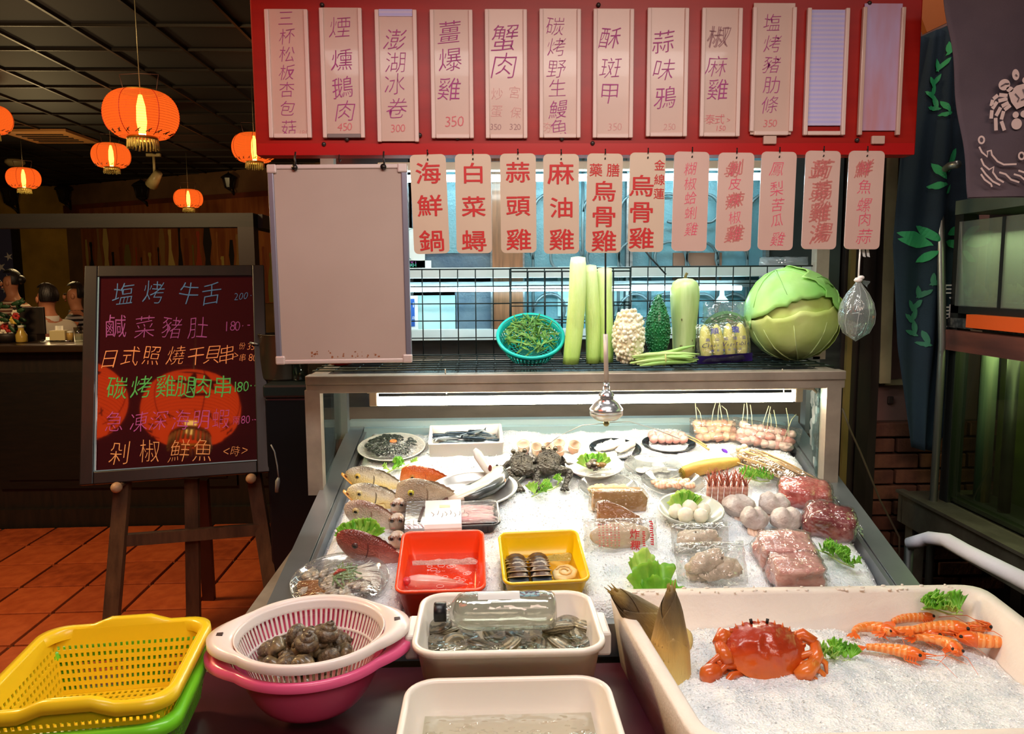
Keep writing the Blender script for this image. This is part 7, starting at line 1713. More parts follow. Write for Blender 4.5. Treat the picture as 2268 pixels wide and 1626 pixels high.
path = [V((-0.095, -0.038, 0.012)), V((-0.06, -0.036, 0.018)), V((-0.02, -0.026, 0.022)), V((0.025, -0.008, 0.024)), V((0.062, 0.02, 0.024)), V((0.085, 0.05, 0.022)), V((0.092, 0.075, 0.022))]
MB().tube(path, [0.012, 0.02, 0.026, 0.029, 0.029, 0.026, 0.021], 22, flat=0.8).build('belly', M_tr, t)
MB().tube([p + V((0.012, -0.014, 0.001)) for p in path[1:]], [0.012, 0.018, 0.021, 0.021, 0.019, 0.014], 18, flat=0.85).build('back', M_bk, t)
MB().tube([path[0] + V((-0.012, 0.0, 0.0)), path[0] + V((0.004, 0, 0.002))], [0.009, 0.0125], 14).build('cut_tail_end', mat('dark_cut', (84, 44, 34), 0.4), t)
b = MB(); b.tube([V((0.072, 0.05, 0.02)), V((0.05, 0.07, 0.045)), V((0.028, 0.082, 0.082)), V((0.02, 0.088, 0.098))], [0.017, 0.02, 0.02, 0.008], 16, flat=0.5); b.build('white_flap', mat('white_fish_skin', (236, 232, 222), 0.25, coat=0.4), t)
MB().grid(lambda u, v: V((0.032 - 0.06 * v * u, 0.03 - 0.028 * u + 0.02 * v, 0.034 - 0.016 * v)), 6, 4).build('ventral_fin', M_bk, t)
MB().tube([V((0.098, 0.075, 0.025)), V((0.102, 0.04, 0.03)), V((0.085, 0.0, 0.03)), V((0.06, -0.022, 0.026))], [0.006, 0.01, 0.009, 0.003], 12, flat=0.5).build('fillet_edge', mat('pink_fillet', (226, 168, 132), 0.35, coat=0.3), t)
MB().ell((0.06, 0.052, 0.046), (0.006, 0.005, 0.012), 10, 8).build('gill', mat('gill_red', (120, 44, 34), 0.4), t)
MB().ell((0.088, 0.072, 0.04), (0.004, 0.004, 0.003), 10, 8).build('eye', M_eye, t)
# two warty frogs, seen from behind
M_frog = mat('frog_skin', (84, 78, 66), 0.5, col2=(50, 47, 42), scale=26, detail=6, bump=0.8, bscale=120, bkind='voronoi', coat=0.15)
def frog(lb, px, py, rz, s, variant):
    t = bed('frog', lb, 'frog', px, py, 0.004, rz, group='grey warty frogs')
    J = {'rump': ((0, 0, 0.017), (0.016, 0.013)), 'belly': ((0, 0.02, 0.021), (0.025, 0.017)), 'chest': ((0, 0.042, 0.022), (0.024, 0.017)), 'neck': ((0, 0.058, 0.021), (0.021, 0.014)), 'head': ((0, 0.074, 0.02), (0.017, 0.011)), 'nose': ((0, 0.088, 0.018), (0.007, 0.006))}
    E_ = [('rump', 'belly'), ('belly', 'chest'), ('chest', 'neck'), ('neck', 'head'), ('head', 'nose')]
    for sg, sd in ((-1, 'l'), (1, 'r')):
        o = 0.012 if (variant and sd == 'r') else 0.0
        L = {'hp': ((sg * 0.016, -0.004, 0.017), 0.012), 'kn': ((sg * (0.034 + o), 0.004 - o, 0.018), 0.0105), 'hk': ((sg * (0.02 + 1.6 * o), -0.028, 0.009), 0.006), 'ft': ((sg * (0.014 + 1.8 * o), -0.046, 0.006), 0.005)}
        for k_, v in L.items(): J[k_ + sd] = v
        E_ += [('rump', 'hp' + sd), ('hp' + sd, 'kn' + sd), ('kn' + sd, 'hk' + sd), ('hk' + sd, 'ft' + sd)]
        for q in range(3): J[f'to{q}{sd}'] = ((sg * (0.014 + 1.8 * o) + (q - 1) * 0.008, -0.062 + 0.003 * abs(q - 1), 0.003), 0.0024); E_.append(('ft' + sd, f'to{q}{sd}'))
        J['sh' + sd] = ((sg * 0.023, 0.05, 0.017), 0.008); J['el' + sd] = ((sg * 0.037, 0.042, 0.009), 0.0055); J['ha' + sd] = ((sg * 0.043, 0.056, 0.004), 0.004)
        E_ += [('chest', 'sh' + sd), ('sh' + sd, 'el' + sd), ('el' + sd, 'ha' + sd)]
        for q in range(3): J[f'fi{q}{sd}'] = ((sg * (0.043 + 0.006 * (q - 0.5)), 0.067 - 0.002 * q, 0.003), 0.0018); E_.append(('ha' + sd, f'fi{q}{sd}'))
    skin({k_: (tuple(x * s for x in p), tuple(r * s for r in (r_ if isinstance(r_, tuple) else (r_, r_)))) for k_, (p, r_) in J.items()}, E_, 'rump', M_frog, 'body', t)
    for sg in (-1, 1):
        MB().ell((sg * 0.0125 * s, 0.073 * s, 0.031 * s), 0.0055 * s, 12, 8).build('eye', mat('frog_eye', (60, 50, 30), 0.1, coat=1) if 'frog_eye' not in bpy.data.materials else bpy.data.materials['frog_eye'], t)
    b = MB(); rn = random.Random(int(px))
    for q in range(70):
        a = rn.uniform(-1.2, 1.2); y = rn.uniform(0.0, 0.07); w_ = 0.027 * (1 - abs(y - 0.035) * 9 * 0.7) * s; b.ell((w_ * math.sin(a) * 0.95, y * s, (0.021 + 0.016 * math.cos(a)) * s), rn.uniform(0.0008, 0.0018) * s, 5, 4)
    tag(b.build('wart', M_frog, t), kind='stuff')
frog('grey warty frog lying on the ice against the steel tray, legs folded', 1160, 1062, 0.1, 1.5, 0)
frog('grey warty frog lying on the ice next to the shellfish plate, hind leg splayed out', 1213, 1058, -0.12, 1.55, 1)
# dark fish tail between tray and frogs
a, b2 = onB(1175, 1040, 0.03), onB(1136, 1082, 0.012); d = b2 - a
t = thing('fish_tail', 'dark grey cut fish tail slanting across the first frog', 'fish', a);
MB().tube([d * f for f in (0, 0.3, 0.6, 0.8)], [0.007, 0.0085, 0.007, 0.005], 14, flat=0.8).build('tail_root', M_bk, t)
sd_ = d.cross(V((0, 0, 1))).normalized(); MB().add([d * 0.72 + sd_ * 0.004, d * 0.72 - sd_ * 0.004, d * 1.12 - sd_ * 0.018, d * 1.0, d * 1.12 + sd_ * 0.016], [(0, 1, 3), (1, 2, 3), (0, 3, 4)]).build('tail_fin', M_bk, t)
# -- packs and bags
# black tray of pale pink meat in a printed sleeve
k = K(1005, 1165); w_, d_ = 200 * k, 0.135
t = bed('meat_tray', 'black tray of pink fatty meat half covered by a white printed sleeve', 'tray', 1004, 1158, 0.004, 0.05)
tub(w_, d_, 0.03, 0.018, 0.003, 0.004, 0.9, 6, 0.004).build('black_tray', mat('black_plastic', (26, 22, 24), 0.2, coat=0.4), t)
b = MB()
for q in range(7): lump(b, (w_ * 0.2, -0.034 + 0.0115 * q, 0.022), (w_ * 0.26, 0.0085, 0.011), q * 2.3, 0.3, 20, 8, f=2.5)
b.build('meat_strip', mat('pink_fatty_meat', (236, 196, 190), 0.35, col2=(214, 140, 140), kind='noise', scale=16, stretch=(0.5, 3, 3), sss=0.2, coat=0.3), t)
MB().grid(lambda u, v: V(((u - 0.5) * w_ * 0.98, (v - 0.5) * d_ * 0.95, 0.0325 + 0.002 * nz(u * 5, v * 5))), 20, 12).build('clear_lid', M_cling, t)
sl_ = MB(); prof = [(-d_ * 0.53, 0.004), (-d_ * 0.56, 0.028), (-d_ * 0.5, 0.036), (d_ * 0.5, 0.036), (d_ * 0.56, 0.028), (d_ * 0.53, 0.004)]
sl_.loft([[V((x, y, z)) for y, z in prof] for x in (-w_ * 0.31, -w_ * 0.1, w_ * 0.09)], closed=False, smooth=0); sl_.build('paper_sleeve', mat('white_sleeve', (236, 226, 222), 0.4, col2=(228, 214, 208), scale=6), t)
MB().loft([[V((x, y * 0.97, z + 0.001)) for y, z in prof] for x in (-w_ * 0.52, -w_ * 0.44, -w_ * 0.31)], closed=False, smooth=0).build('foil_end', mat('crinkled_foil', (180, 180, 182), 0.2, 0.9, bump=0.5, bscale=80), t)
MB().box((-w_ * 0.345, -0.01, 0.038), (0.008, d_ * 0.6, 0.001), Matrix.Rotation(-0.15, 3, 'Z')).build('dark_seam', ink('seam_brown', (60, 36, 34)), t)
for q, (x, y) in enumerate(((-0.13, -0.012), (-0.09, 0.0), (-0.05, -0.004))): pass
sq = MB(); rn = random.Random(1)
for q in range(9): x, y = -w_ * 0.22 + 0.012 * q, -0.014 + 0.008 * math.sin(q * 2.1); sq.tube([(x, y - 0.01, 0.0367), (x + 0.003, y, 0.0368), (x + rn.uniform(-.006, .006), y + 0.012, 0.0367)], 0.0008, 4)
sq.build('pencil_scribble', ink('pencil_grey', (120, 104, 104), 0.8), t)
MB().box((-w_ * 0.09, 0.03, 0.0366), (0.03, 0.014, 0.0006)).build('yellow_patch', ink('pale_yellow_patch', (244, 226, 160)), t)
# two tan bagged blocks
def wedge(name, lb, px, py, pts, th, m, rz, roll, bagm, seed):
    t = bed(name, lb, 'food pack', px, py, 0.0, rz, 0, roll); k = K(px, py)
    P = [(x * k, y * k) for x, y in pts]; b = MB(); b.prism(P, 0, th, Matrix.Rotation(PI / 2, 4, 'X') @ Matrix.Translation((0, 0, -th / 2))); b.build('block', m, t)
    bagb = MB(); n_ = len(P); cx_ = sum(p[0] for p in P) / n_; cy_ = sum(p[1] for p in P) / n_
    for sg in (-1, 1):
        def g(u, v):
            a = u * n_; i = int(a) % n_; f = a - int(a); x = P[i][0] * (1 - f) + P[(i + 1) % n_][0] * f; y = P[i][1] * (1 - f) + P[(i + 1) % n_][1] * f; s = v * 1.13
            return V((cx_ + (x - cx_) * s, sg * (th / 2 + 0.004) * (1 if v < 0.86 else (1 - v) / 0.14 * 0.9 + 0.1) + 0.003 * nz(u * 11, v * 7, seed), cy_ + (y - cy_) * s))
        bagb.grid(g, 40, 8, 1, True)
    bagb.build('bag', bagm, t); return t
M_tan_ = mat('tan_cake', (206, 164, 104), 0.5, col2=(186, 140, 84), scale=18, detail=6); M_brn = mat('brown_cake', (176, 112, 48), 0.5, col2=(160, 98, 40), scale=16, detail=6)
wedge('taro_cake', 'bagged tan taro block standing on the ice behind the brown wedge', 1371, 1128, [(-60, 0), (56, 0), (60, 30), (46, 46), (-20, 44), (-58, 44)], 0.05, M_tan_, -0.05, -0.25, M_vac, 1)
wedge('brown_cake', 'bagged brown cake wedge with sloping top, in front of the tan block', 1372, 1160, [(-50, 0), (50, 0), (52, 10), (8, 36), (-26, 50), (-46, 46)], 0.035, M_brn, 0.0, -0.5, M_vac, 2)
# flat pale packet with red printing
k = K(1376, 1210); w_, h_ = 162 * k, 74 * k
t = bed('printed_packet', 'flat clear packet of pale fritters with red printing, below the brown wedge', 'packet', 1376, 1224, 0.0, 0.03, 0.02, -0.55)
t.matrix_world = t.matrix_world @ Matrix.Translation((0, 0, h_ * 0.5))
MB().ell((0, 0.004, 0), (w_ * 0.42, 0.012, h_ * 0.38), 24, 12, lambda d: 1 + 0.12 * nz(d.x * 4, d.y * 4, d.z * 4)).build('fritter', mat('pale_fritter', (232, 212, 186), 0.5, col2=(216, 190, 156), scale=12), t)
pillow(w_, h_, 0.045, 8, crinkle=0.003).build('bag', M_vac, t)
def yf2(x, z):
    u, v = x / w_ + .5, z / h_ + .5; e = max(0, (1 - abs(2 * u - 1) ** 4) * (1 - abs(2 * v - 1) ** 4)); return -(0.0225 * e ** 0.6 + 0.004)
def ptext(items, off, m, nm='lettering'):
    b = letters([(c, x * w_, z * h_, s * h_, *r) for c, x, z, s, *r in items], Matrix(), off); b.v = [(v[0], yf2(v[0], v[1]) - 0.001, v[1]) for v in b.v]; b.build(nm, m, t)
I_rp = ink('packet_red', (206, 36, 44)); I_rp2 = ink('packet_pink', (214, 110, 104), 0.75)
ptext([('炸', 0.165, 0.02, 0.28, 1, -0.1), ('粿', 0.17, -0.3, 0.28, 1, -0.1)], 0.012, I_rp)
pm = MB(); pm2 = MB(); rn = random.Random(8)      # print too small to read: little strokes
def mark(mb, x, z, wx, wz): mb.add([(x * w_ + a_ * wx, yf2(x * w_ + a_ * wx, z * h_ + b_ * wz) - 0.001, z * h_ + b_ * wz) for a_, b_ in ((-1, -1), (1, -1), (1, 1), (-1, 1))], [(0, 1, 2, 3)])
for q in range(11): mark(pm, 0.405 + rn.uniform(-.008, .008), 0.38 - 0.065 * q, 0.0045, 0.0016); mark(pm, 0.42, 0.36 - 0.065 * q, 0.0012, 0.0018)
for q in range(8): mark(pm, 0.29 + rn.uniform(-.006, .006), 0.08 - 0.055 * q, 0.0036, 0.0014)
pm.build('red_print', I_rp, t)
for i_ in range(6):
    for j_ in range(9): mark(pm2, -0.31 + 0.052 * i_, 0.3 - 0.075 * j_, rn.uniform(0.0012, 0.0032), 0.0017)
pm2.build('pink_print', I_rp2, t)
# prawns packed upright in a clear box
t = bed('prawn_pack', 'clear pack of upright pink prawns with spiky red feelers', 'prawns', 1604, 1112, 0, -0.06); k = K(1604, 1112)
M_pr = mat('pink_prawn', (236, 184, 160), 0.3, col2=(222, 150, 126), kind='waveZ', scale=22, detail=1, sss=0.3, coat=0.4); M_prr = mat('red_brown_feeler', (160, 76, 56), 0.4, col2=(200, 120, 96), scale=30)
rn = random.Random(7)
for q in range(13):
    x = -0.052 + 0.0175 * (q % 7) + (0.008 if q >= 7 else 0); y = -0.018 if q < 7 else 0.014; b = MB()
    b.tube([(x, y, 0.0), (x, y - 0.003, 0.02), (x, y, 0.042), (x + 0.002, y + 0.004, 0.06), (x + 0.002, y + 0.006, 0.068)], [0.006, 0.0078, 0.0082, 0.007, 0.003], 10); b.build('prawn_body', M_pr, t)
    f = MB()
    for j in range(6):
        a = rn.uniform(-.9, .9); L_ = rn.uniform(0.022, 0.045); f.tube([(x, y, 0.058), (x + 0.3 * L_ * a, y + rn.uniform(-.006, .008), 0.062 + 0.5 * L_), (x + L_ * a * 0.7, y + rn.uniform(-.01, .016), 0.062 + L_)], [0.0022, 0.0014, 0.0005], 4)
    tag(f.build('feeler', M_prr, t), kind='stuff')
MB().box((0.002, -0.002, 0.03), (0.135, 0.058, 0.06)).build('clear_box', M_cling, t)
# frosted grey octopus heads
M_oct = mat('frosted_octopus', (178, 160, 152), 0.5, col2=(222, 214, 208), kind='noise', scale=22, detail=6, bump=0.5, bscale=90); M_leg = mat('pale_octopus_leg', (226, 196, 178), 0.4, sss=0.2)
def octo(lb, px, py, sx, sy, sz, seed, rz=0.0):
    t = bed('frozen_octopus', lb, 'octopus', px, py, 0, rz, group='frosted octopus heads'); k = K(px, py)
    MB().ell((0, 0, sz * k * 0.62), (sx * k, sy * k, sz * k * 0.62), 26, 18, lambda d: (1 + 0.14 * nz(d.x * 2 + seed, d.y * 2, d.z * 2)) * (1 - 0.22 * math.exp(-((d.x - 0.1) * 5) ** 2) * max(0, d.z + 0.2))).build('mantle', M_oct, t)
    for q in range(6):
        a = -2.6 + 0.42 * q; MB().tube([(sx * k * 0.5 * math.cos(a), sy * k * 0.55 * math.sin(a) - 0.006, sz * k * 0.2), (sx * k * 0.62 * math.cos(a), sy * k * 0.8 * math.sin(a) - 0.012, 0.004), (sx * k * 0.5 * math.cos(a + 0.3), sy * k * math.sin(a) - 0.02, 0.0)], [0.007, 0.006, 0.003], 8).build('arm', M_leg, t)
octo('frosted pinkish octopus head, highest of the four, touching the prawn pack', 1634, 1140, 36, 34, 38, 1, 0.3); octo('frosted grey ridged octopus head between the two red meat bags and the prawns', 1712, 1138, 34, 34, 40, 5)
octo('frosted grey octopus head just above the clear bag of sliced fish', 1668, 1172, 29, 30, 44, 8); octo('frosted brownish octopus head split by a groove, above the pink meat block', 1739, 1174, 36, 30, 44, 12)
# bags of sliced fish
M_fsl = mat('pale_fish_slice', (232, 214, 192), 0.3, col2=(150, 136, 120), kind='noise', scale=11, detail=5, lo=0.5, hi=0.75, sss=0.2, coat=0.4)
def fishbag(lb, px, py, wpx, hpx, seed, tilt):
    k = K(px, py); w_, h_ = wpx * k, hpx * k
    t = bed('fish_slice_bag', lb, 'bag', px, py, 0, 0.03, 0, tilt); t.matrix_world = t.matrix_world @ Matrix.Translation((0, 0, h_ / 2)); rn = random.Random(seed)
    for q in range(6):
        b = MB(); lump(b, (0, 0, 0), (w_ * 0.28, 0.008, h_ * 0.24), q + seed, 0.3, 16, 10, f=3); b.build('fish_slice', M_fsl, t, TR(w_ * rn.uniform(-.15, .15), 0.006 * (q - 3) * 0.7, h_ * rn.uniform(-.14, .05), ry=rn.uniform(-.5, .5)))
    b = MB()
    for q in range(4): lump(b, (w_ * (-0.1 + 0.07 * q), -0.010, h_ * (0.1 - 0.05 * (q % 3))), (0.009, 0.006, h_ * 0.12), q + seed, 0.7, 12, 8, Matrix.Rotation(0.5 - 0.4 * q, 3, 'Y'))
    b.build('dark_skin_streak', mat('grey_brown_skin', (120, 104, 86), 0.4), t)
    pillow(w_, h_, 0.05, seed).build('bag', M_vac, t)
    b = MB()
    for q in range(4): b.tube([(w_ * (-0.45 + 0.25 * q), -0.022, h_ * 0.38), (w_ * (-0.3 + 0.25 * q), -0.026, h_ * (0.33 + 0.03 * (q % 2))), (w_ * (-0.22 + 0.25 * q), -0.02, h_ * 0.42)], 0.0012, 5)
    b.build('crease_glint', ink('bag_glint', (240, 244, 246), 0.7), t)  # white lines paint the glints on the bag creases
fishbag('clear bag of grey fish slices leaning behind another, below the fish ball bowl', 1553, 1226, 130, 66, 3, -0.5); fishbag('large clear bag of pale fish slices with dark streaks, above the foam crate rim', 1580, 1298, 160, 96, 8, -0.62)
# red and pink meat packs
M_beef = mat('dark_red_beef', (136, 40, 46), 0.4, col2=(190, 110, 104), kind='noise', scale=20, detail=7, lo=0.52, hi=0.7, coat=0.4); M_beef2 = mat('bright_red_beef', (200, 84, 78), 0.35, col2=(226, 150, 140), kind='noise', scale=15, detail=6, lo=0.5, hi=0.72, stretch=(3, 1, 1), coat=0.4)
M_pork = mat('pink_pork', (226, 150, 142), 0.35, col2=(236, 184, 172), kind='noise', scale=12, detail=5, stretch=(1, 3, 3), coat=0.4)
def meat(lb, px, py, sx, sy, sz, m, seed, rz, tilt, boxy=0.0, cat='meat'):
    t = bed('meat_pack', lb, cat, px, py, 0, rz, 0, tilt, group='vacuum-packed meat'); k = K(px, py)
    def sh_(d): q = max(abs(d.x), abs(d.y), abs(d.z)); return (1 + boxy * (1 / q - 1)) * (1 + 0.2 * nz(d.x * 1.6 + seed, d.y * 1.6, d.z * 1.6) + 0.06 * nz(d.x * 5, d.y * 5, d.z * 5 + seed))
    MB().ell((0, 0, sz * k * 0.5), (sx * k, sy * k, sz * k * 0.55), 30, 20, sh_).build('meat', m, t)
    MB().ell((0, 0, sz * k * 0.5), (sx * k * 1.07, sy * k * 1.07, sz * k * 0.6), 30, 20, lambda d: sh_(d) * (1.0 + 0.04 * nz(d.x * 9 + seed, d.y * 9, d.z * 9))).build('vacuum_film', M_vac, t)
    fl_ = MB().grid(lambda u, v: V((sx * k * (0.85 + 0.45 * u), (v - 0.5) * sy * k * 1.1, sz * k * 0.5 - 0.012 * u + 0.006 * math.sin(v * 9 + u * 4))), 6, 8); fl_.build('film_tail', M_vac, t)
meat('bagged bright red meat, higher of two red pieces along the rail', 1778, 1112, 56, 46, 44, M_beef2, 1, -0.35, 0.0, 0.5)
meat('bagged dark red marbled beef, lower of two red pieces along the rail', 1832, 1182, 54, 44, 60, M_beef, 5, -0.35, 0.0, 0.5)
meat('frosty pink meat block lying above another pink block', 1735, 1246, 60, 46, 56, M_pork, 8, -0.12, 0.0, 0.75); meat('flat pink meat block touching the foam crate rim', 1760, 1290, 56, 40, 54, M_pork, 12, -0.04, 0.0, 0.85)
# -- garnish on the ice
sprig('small curly green sprig on the ice above the topmost croaker head', 858, 1047, 912, 1026, 26, 6, 1)
sprig('small curly green sprig on the ice below the two frogs', 1178, 1100, 1246, 1072, 26, 7, 2)
sprig('curly green sprig on the ice between the prawns and the tan strip bag', 1642, 1062, 1712, 1066, 26, 7, 3)
sprig('long curly green sprig on the ice beside the pink meat blocks', 1802, 1215, 1902, 1262, 34, 9, 4)
k = K(795, 1200); t = bed('lettuce_leaf', 'fan of bright lettuce standing behind the dark red fish head', 'garnish', 796, 1205)
for q in range(3): leaf_part(t, TR(-0.016 + 0.016 * q, 0.006 * q, -0.004, rx=0.95 + 0.1 * q, rz=0.25 - 0.25 * q), 0.13, 0.066, q * 1.9, (M_let, M_let2, M_let)[q], 0.1, 0.005, 5)
p = onB(1425, 1318, 0.0); t = thing('lettuce_leaf', 'tall crinkled lettuce leaf standing behind the two bamboo shoots', 'garnish', p)
leaf_part(t, TR(0.035, -0.02, -0.05, rx=1.2, rz=0.45), 0.12, 0.135, 2, M_let, 0.1, 0.007, 2.6); leaf_part(t, TR(0.02, 0.01, -0.02, rx=1.1, rz=0.55), 0.08, 0.12, 5, M_let2, 0.1, 0.006, 3); leaf_part(t, TR(0.035, -0.03, -0.06, rx=1.25, rz=0.0), 0.12, 0.11, 8, M_let, 0.15, 0.007, 2.8)
# wrapped seafood platter near the front rail
k = K(755, 1300); t = bed('seafood_platter', 'cling-wrapped round platter of clams, greens and red chilli with white enoki strands', 'plate', 754, 1298, 0.004, 0.25); R = 104 * k
dish(t, R, 0.02, M_clear, 'platter', base=0.72); rn = random.Random(21)
M_cl = mat('raw_clam_meat', (206, 198, 178), 0.3, col2=(120, 112, 96), scale=20, coat=0.4)
for q in range(34):
    a = rn.uniform(2.0, 5.6); r = R * rn.uniform(0.1, 0.78); b = MB(); lump(b, (0, 0, 0), (0.016, 0.011, 0.008), q, 0.4, 10, 7); b.build('seafood_piece', M_cl, t, TR(r * math.cos(a), r * math.sin(a), 0.014 + 0.008 * rn.random(), rz=a * 3))
b = MB()
for q in range(60): b.tube([(0.012 + rn.gauss(0, .018), 0.006 + rn.gauss(0, .02), 0.026 + rn.uniform(0, .008)) for _ in range(2)], 0.002, 5)
tag(b.build('chopped_scallion', mat('scallion', (96, 140, 80), 0.4, col2=(150, 176, 120), scale=30), t), kind='stuff')
MB().tube([(-0.014, 0.0, 0.034), (0.0, 0.008, 0.038), (0.016, 0.013, 0.034)], [0.002, 0.0055, 0.002], 8).build('red_chilli', mat('red_chilli', (206, 54, 24), 0.3, coat=0.5), t)
b = MB()
for q in range(34):
    a = rn.uniform(-0.9, 0.9); b.tube([(R * 0.3, 0.02 * math.sin(a) + 0.004, 0.03), (R * 0.62, R * 0.45 * math.sin(a), 0.026), (R * 0.85 * math.cos(a * 0.7), R * 0.8 * math.sin(a), 0.016)], 0.0017, 5)
tag(b.build('enoki_strand', mat('white_enoki', (240, 234, 216), 0.4, sss=0.2), t), kind='stuff')
b = MB()
for q in range(16):
    a = 2.9 + 0.07 * q; b.tube([(R * 0.45 * math.cos(a), R * 0.45 * math.sin(a) - 0.01, 0.024), (R * 0.88 * math.cos(a), R * 0.88 * math.sin(a), 0.014)], 0.0016, 5)
b.build('brown_strand', mat('brown_strand', (170, 116, 62), 0.5), t)
MB().lathe([(R * 1.02, 0.02), (R * 0.8, 0.033), (R * 0.4, 0.042), (0.0, 0.044)], 40).build('cling_film', M_cling, t)
# orange tub with water and a pale fish, yellow tub with ridged shellfish
def tubthing(lb, px, py, wpx, d_, h_, m, rz, name, lift):
    k = K(px, py); t = bed(name, lb, 'tub', px, py, lift, rz); t.matrix_world = Matrix.Translation(t.matrix_world.translation) @ Matrix.Rotation(BA * 1.35, 4, 'X') @ Matrix.Rotation(rz, 4, 'Z')
    w_ = wpx * k; tub(w_, d_, h_, 0.02, 0.003, 0.004, 0.86, 7, 0.008).build('tub_body', m, t); return t, w_
M_or = mat('orange_red_plastic', (240, 74, 26), 0.25, sss=0.1, coat=0.3); M_yl = mat('yellow_plastic', (246, 200, 16), 0.25, sss=0.1, coat=0.3)
M_watr = film('tub_water', (244, 226, 216), 0.015, 0.18, 0.02, 1.3, 55)
t, w_ = tubthing('orange-red plastic tub of water with a pale pink fish in it', 981, 1303, 184, 0.23, 0.088, M_or, 0.02, 'orange_tub', -0.02)
OT = t.matrix_world.copy()
o = MB().grid(lambda u, v: V(((u - 0.5) * w_ * 0.92, (v - 0.5) * 0.19, 0.0015 * nz(u * 9, v * 9))), 30, 30).build('water', M_watr, t, TR(0, 0.0, 0.048, rx=-BA * 0.7))
b = MB(); rn = random.Random(3)
for q in range(26):
    x, y, r = rn.uniform(-.2, .42) * w_, rn.uniform(-.07, .06), rn.uniform(0.0015, 0.006); b.tube([(x + r * 1.6 * math.cos(a), y + r * math.sin(a), 0.0495 - 0.148 * y) for a in (2 * PI * i / 10 for i in range(10))], 0.0006, 4, closed=True)
tag(b.build('bubble_highlight', ink('bubble_glint', (250, 236, 230), 0.8), t), kind='stuff')  # pale rings paint bubble glints on the tub water
t = thing('pale_pink_fish', 'pale pink skinned fish lying in the water of the orange tub', 'fish', OT @ TR(-0.012, -0.03, 0.04, rz=-0.12))
MB().loft([[V((0.15 * (f - 0.5), 0.018 * s * math.cos(a), 0.015 * s * math.sin(a))) for a in (2 * PI * q / 14 for q in range(14))] for f, s in ((0, 0.5), (0.06, 0.9), (0.2, 1.15), (0.45, 1.1), (0.7, 0.8), (0.9, 0.35), (1.0, 0.1))], cap0=True, cap1=True).build('body', mat('pale_pink_flesh', (238, 196, 188), 0.25, col2=(222, 130, 130), scale=14, detail=5, coat=0.5), t)
MB().ell((-0.072, -0.006, 0.006), (0.012, 0.012, 0.01), 12, 8, lambda d: 1 + 0.3 * nz(d.x * 3, d.y * 3, d.z * 3)).build('red_gill', mat('red_gill', (206, 70, 80), 0.3, coat=0.5), t)
t, w_ = tubthing('yellow plastic tub with two dark ridged shellfish stacks in shallow water', 1200, 1284, 180, 0.2, 0.075, M_yl, 0.05, 'yellow_tub', -0.02)
YT = t.matrix_world.copy()
MB().grid(lambda u, v: V(((u - 0.5) * w_ * 0.92, (v - 0.5) * 0.165, 0.0015 * nz(u * 9, v * 9))), 30, 30).build('water', film('tub_water_yellow', (236, 222, 160), 0.015, 0.18, 0.02, 1.3, 55), t, TR(0, 0, 0.03, rx=-BA * 0.7))
M_shd = mat('dark_brown_shell', (52, 30, 22), 0.4, col2=(90, 58, 38), scale=30, coat=0.25, bump=0.3, bscale=60); M_shr = mat('pale_shell_rim', (196, 176, 150), 0.3, coat=0.5); M_blk2 = mat('slate_body', (72, 84, 96), 0.25, col2=(52, 62, 74), scale=10, coat=0.5)
for j, x in enumerate((-0.062, -0.006)):
    s = thing('ridged_shellfish', 'dark brown ridged shellfish with slate-grey body, ' + ('nearest the orange tub' if j == 0 else 'next to a pale round piece'), 'shellfish', YT @ TR(x, 0.0, 0.004), 'ridged shellfish')
    MB().rbox((0, -0.035, 0.022), (0.05, 0.07, 0.04), 0.008).build('grey_body', M_blk2, s)
    for q in range(6):
        T_ = TR(0, -0.032 + 0.017 * q, 0.036 + 0.004 * q - 0.0012 * q * q, rx=-0.75)
        sc = MB(); sc.lathe([(0.0, 0.012), (0.012, 0.010), (0.022, 0.004), (0.0275, -0.004)], 22, T_, wob=lambda a, z: 1 + 0.04 * math.sin(9 * a)); sp_ = sc.build('shell_plate', M_shd, s)
        rb = MB(); rb.tube([T_ @ V((0.0275 * (1 + 0.04 * math.sin(9 * a)) * math.cos(a), 0.0275 * (1 + 0.04 * math.sin(9 * a)) * math.sin(a), -0.004)) for a in (PI + PI * i / 18 for i in range(19))], 0.0011, 5); rb.build('shell_rim', M_shr, sp_)
t = thing('shellfish_meat', 'pale round shellfish meat lying in the water of the yellow tub', 'shellfish', YT @ TR(0.053, -0.025, 0.034))
MB().lathe([(0.0, 0.006), (0.012, 0.008), (0.026, 0.008), (0.031, 0.003), (0.028, -0.006), (0, -0.01)], 28, wob=lambda a, z: 1 + 0.09 * math.sin(2 * a) + 0.04 * math.sin(7 * a)).build('foot', mat('pale_shell_meat', (226, 206, 150), 0.3, col2=(206, 180, 120), scale=18, coat=0.4, sss=0.2), t)
MB().tube([((0.008 + 0.004 * i * 0.25) * math.cos(i * 0.7), (0.008 + 0.001 * i) * math.sin(i * 0.7), 0.009) for i in range(14)], 0.0024, 6).build('fold', mat('amber_fold', (206, 170, 104), 0.3), t)
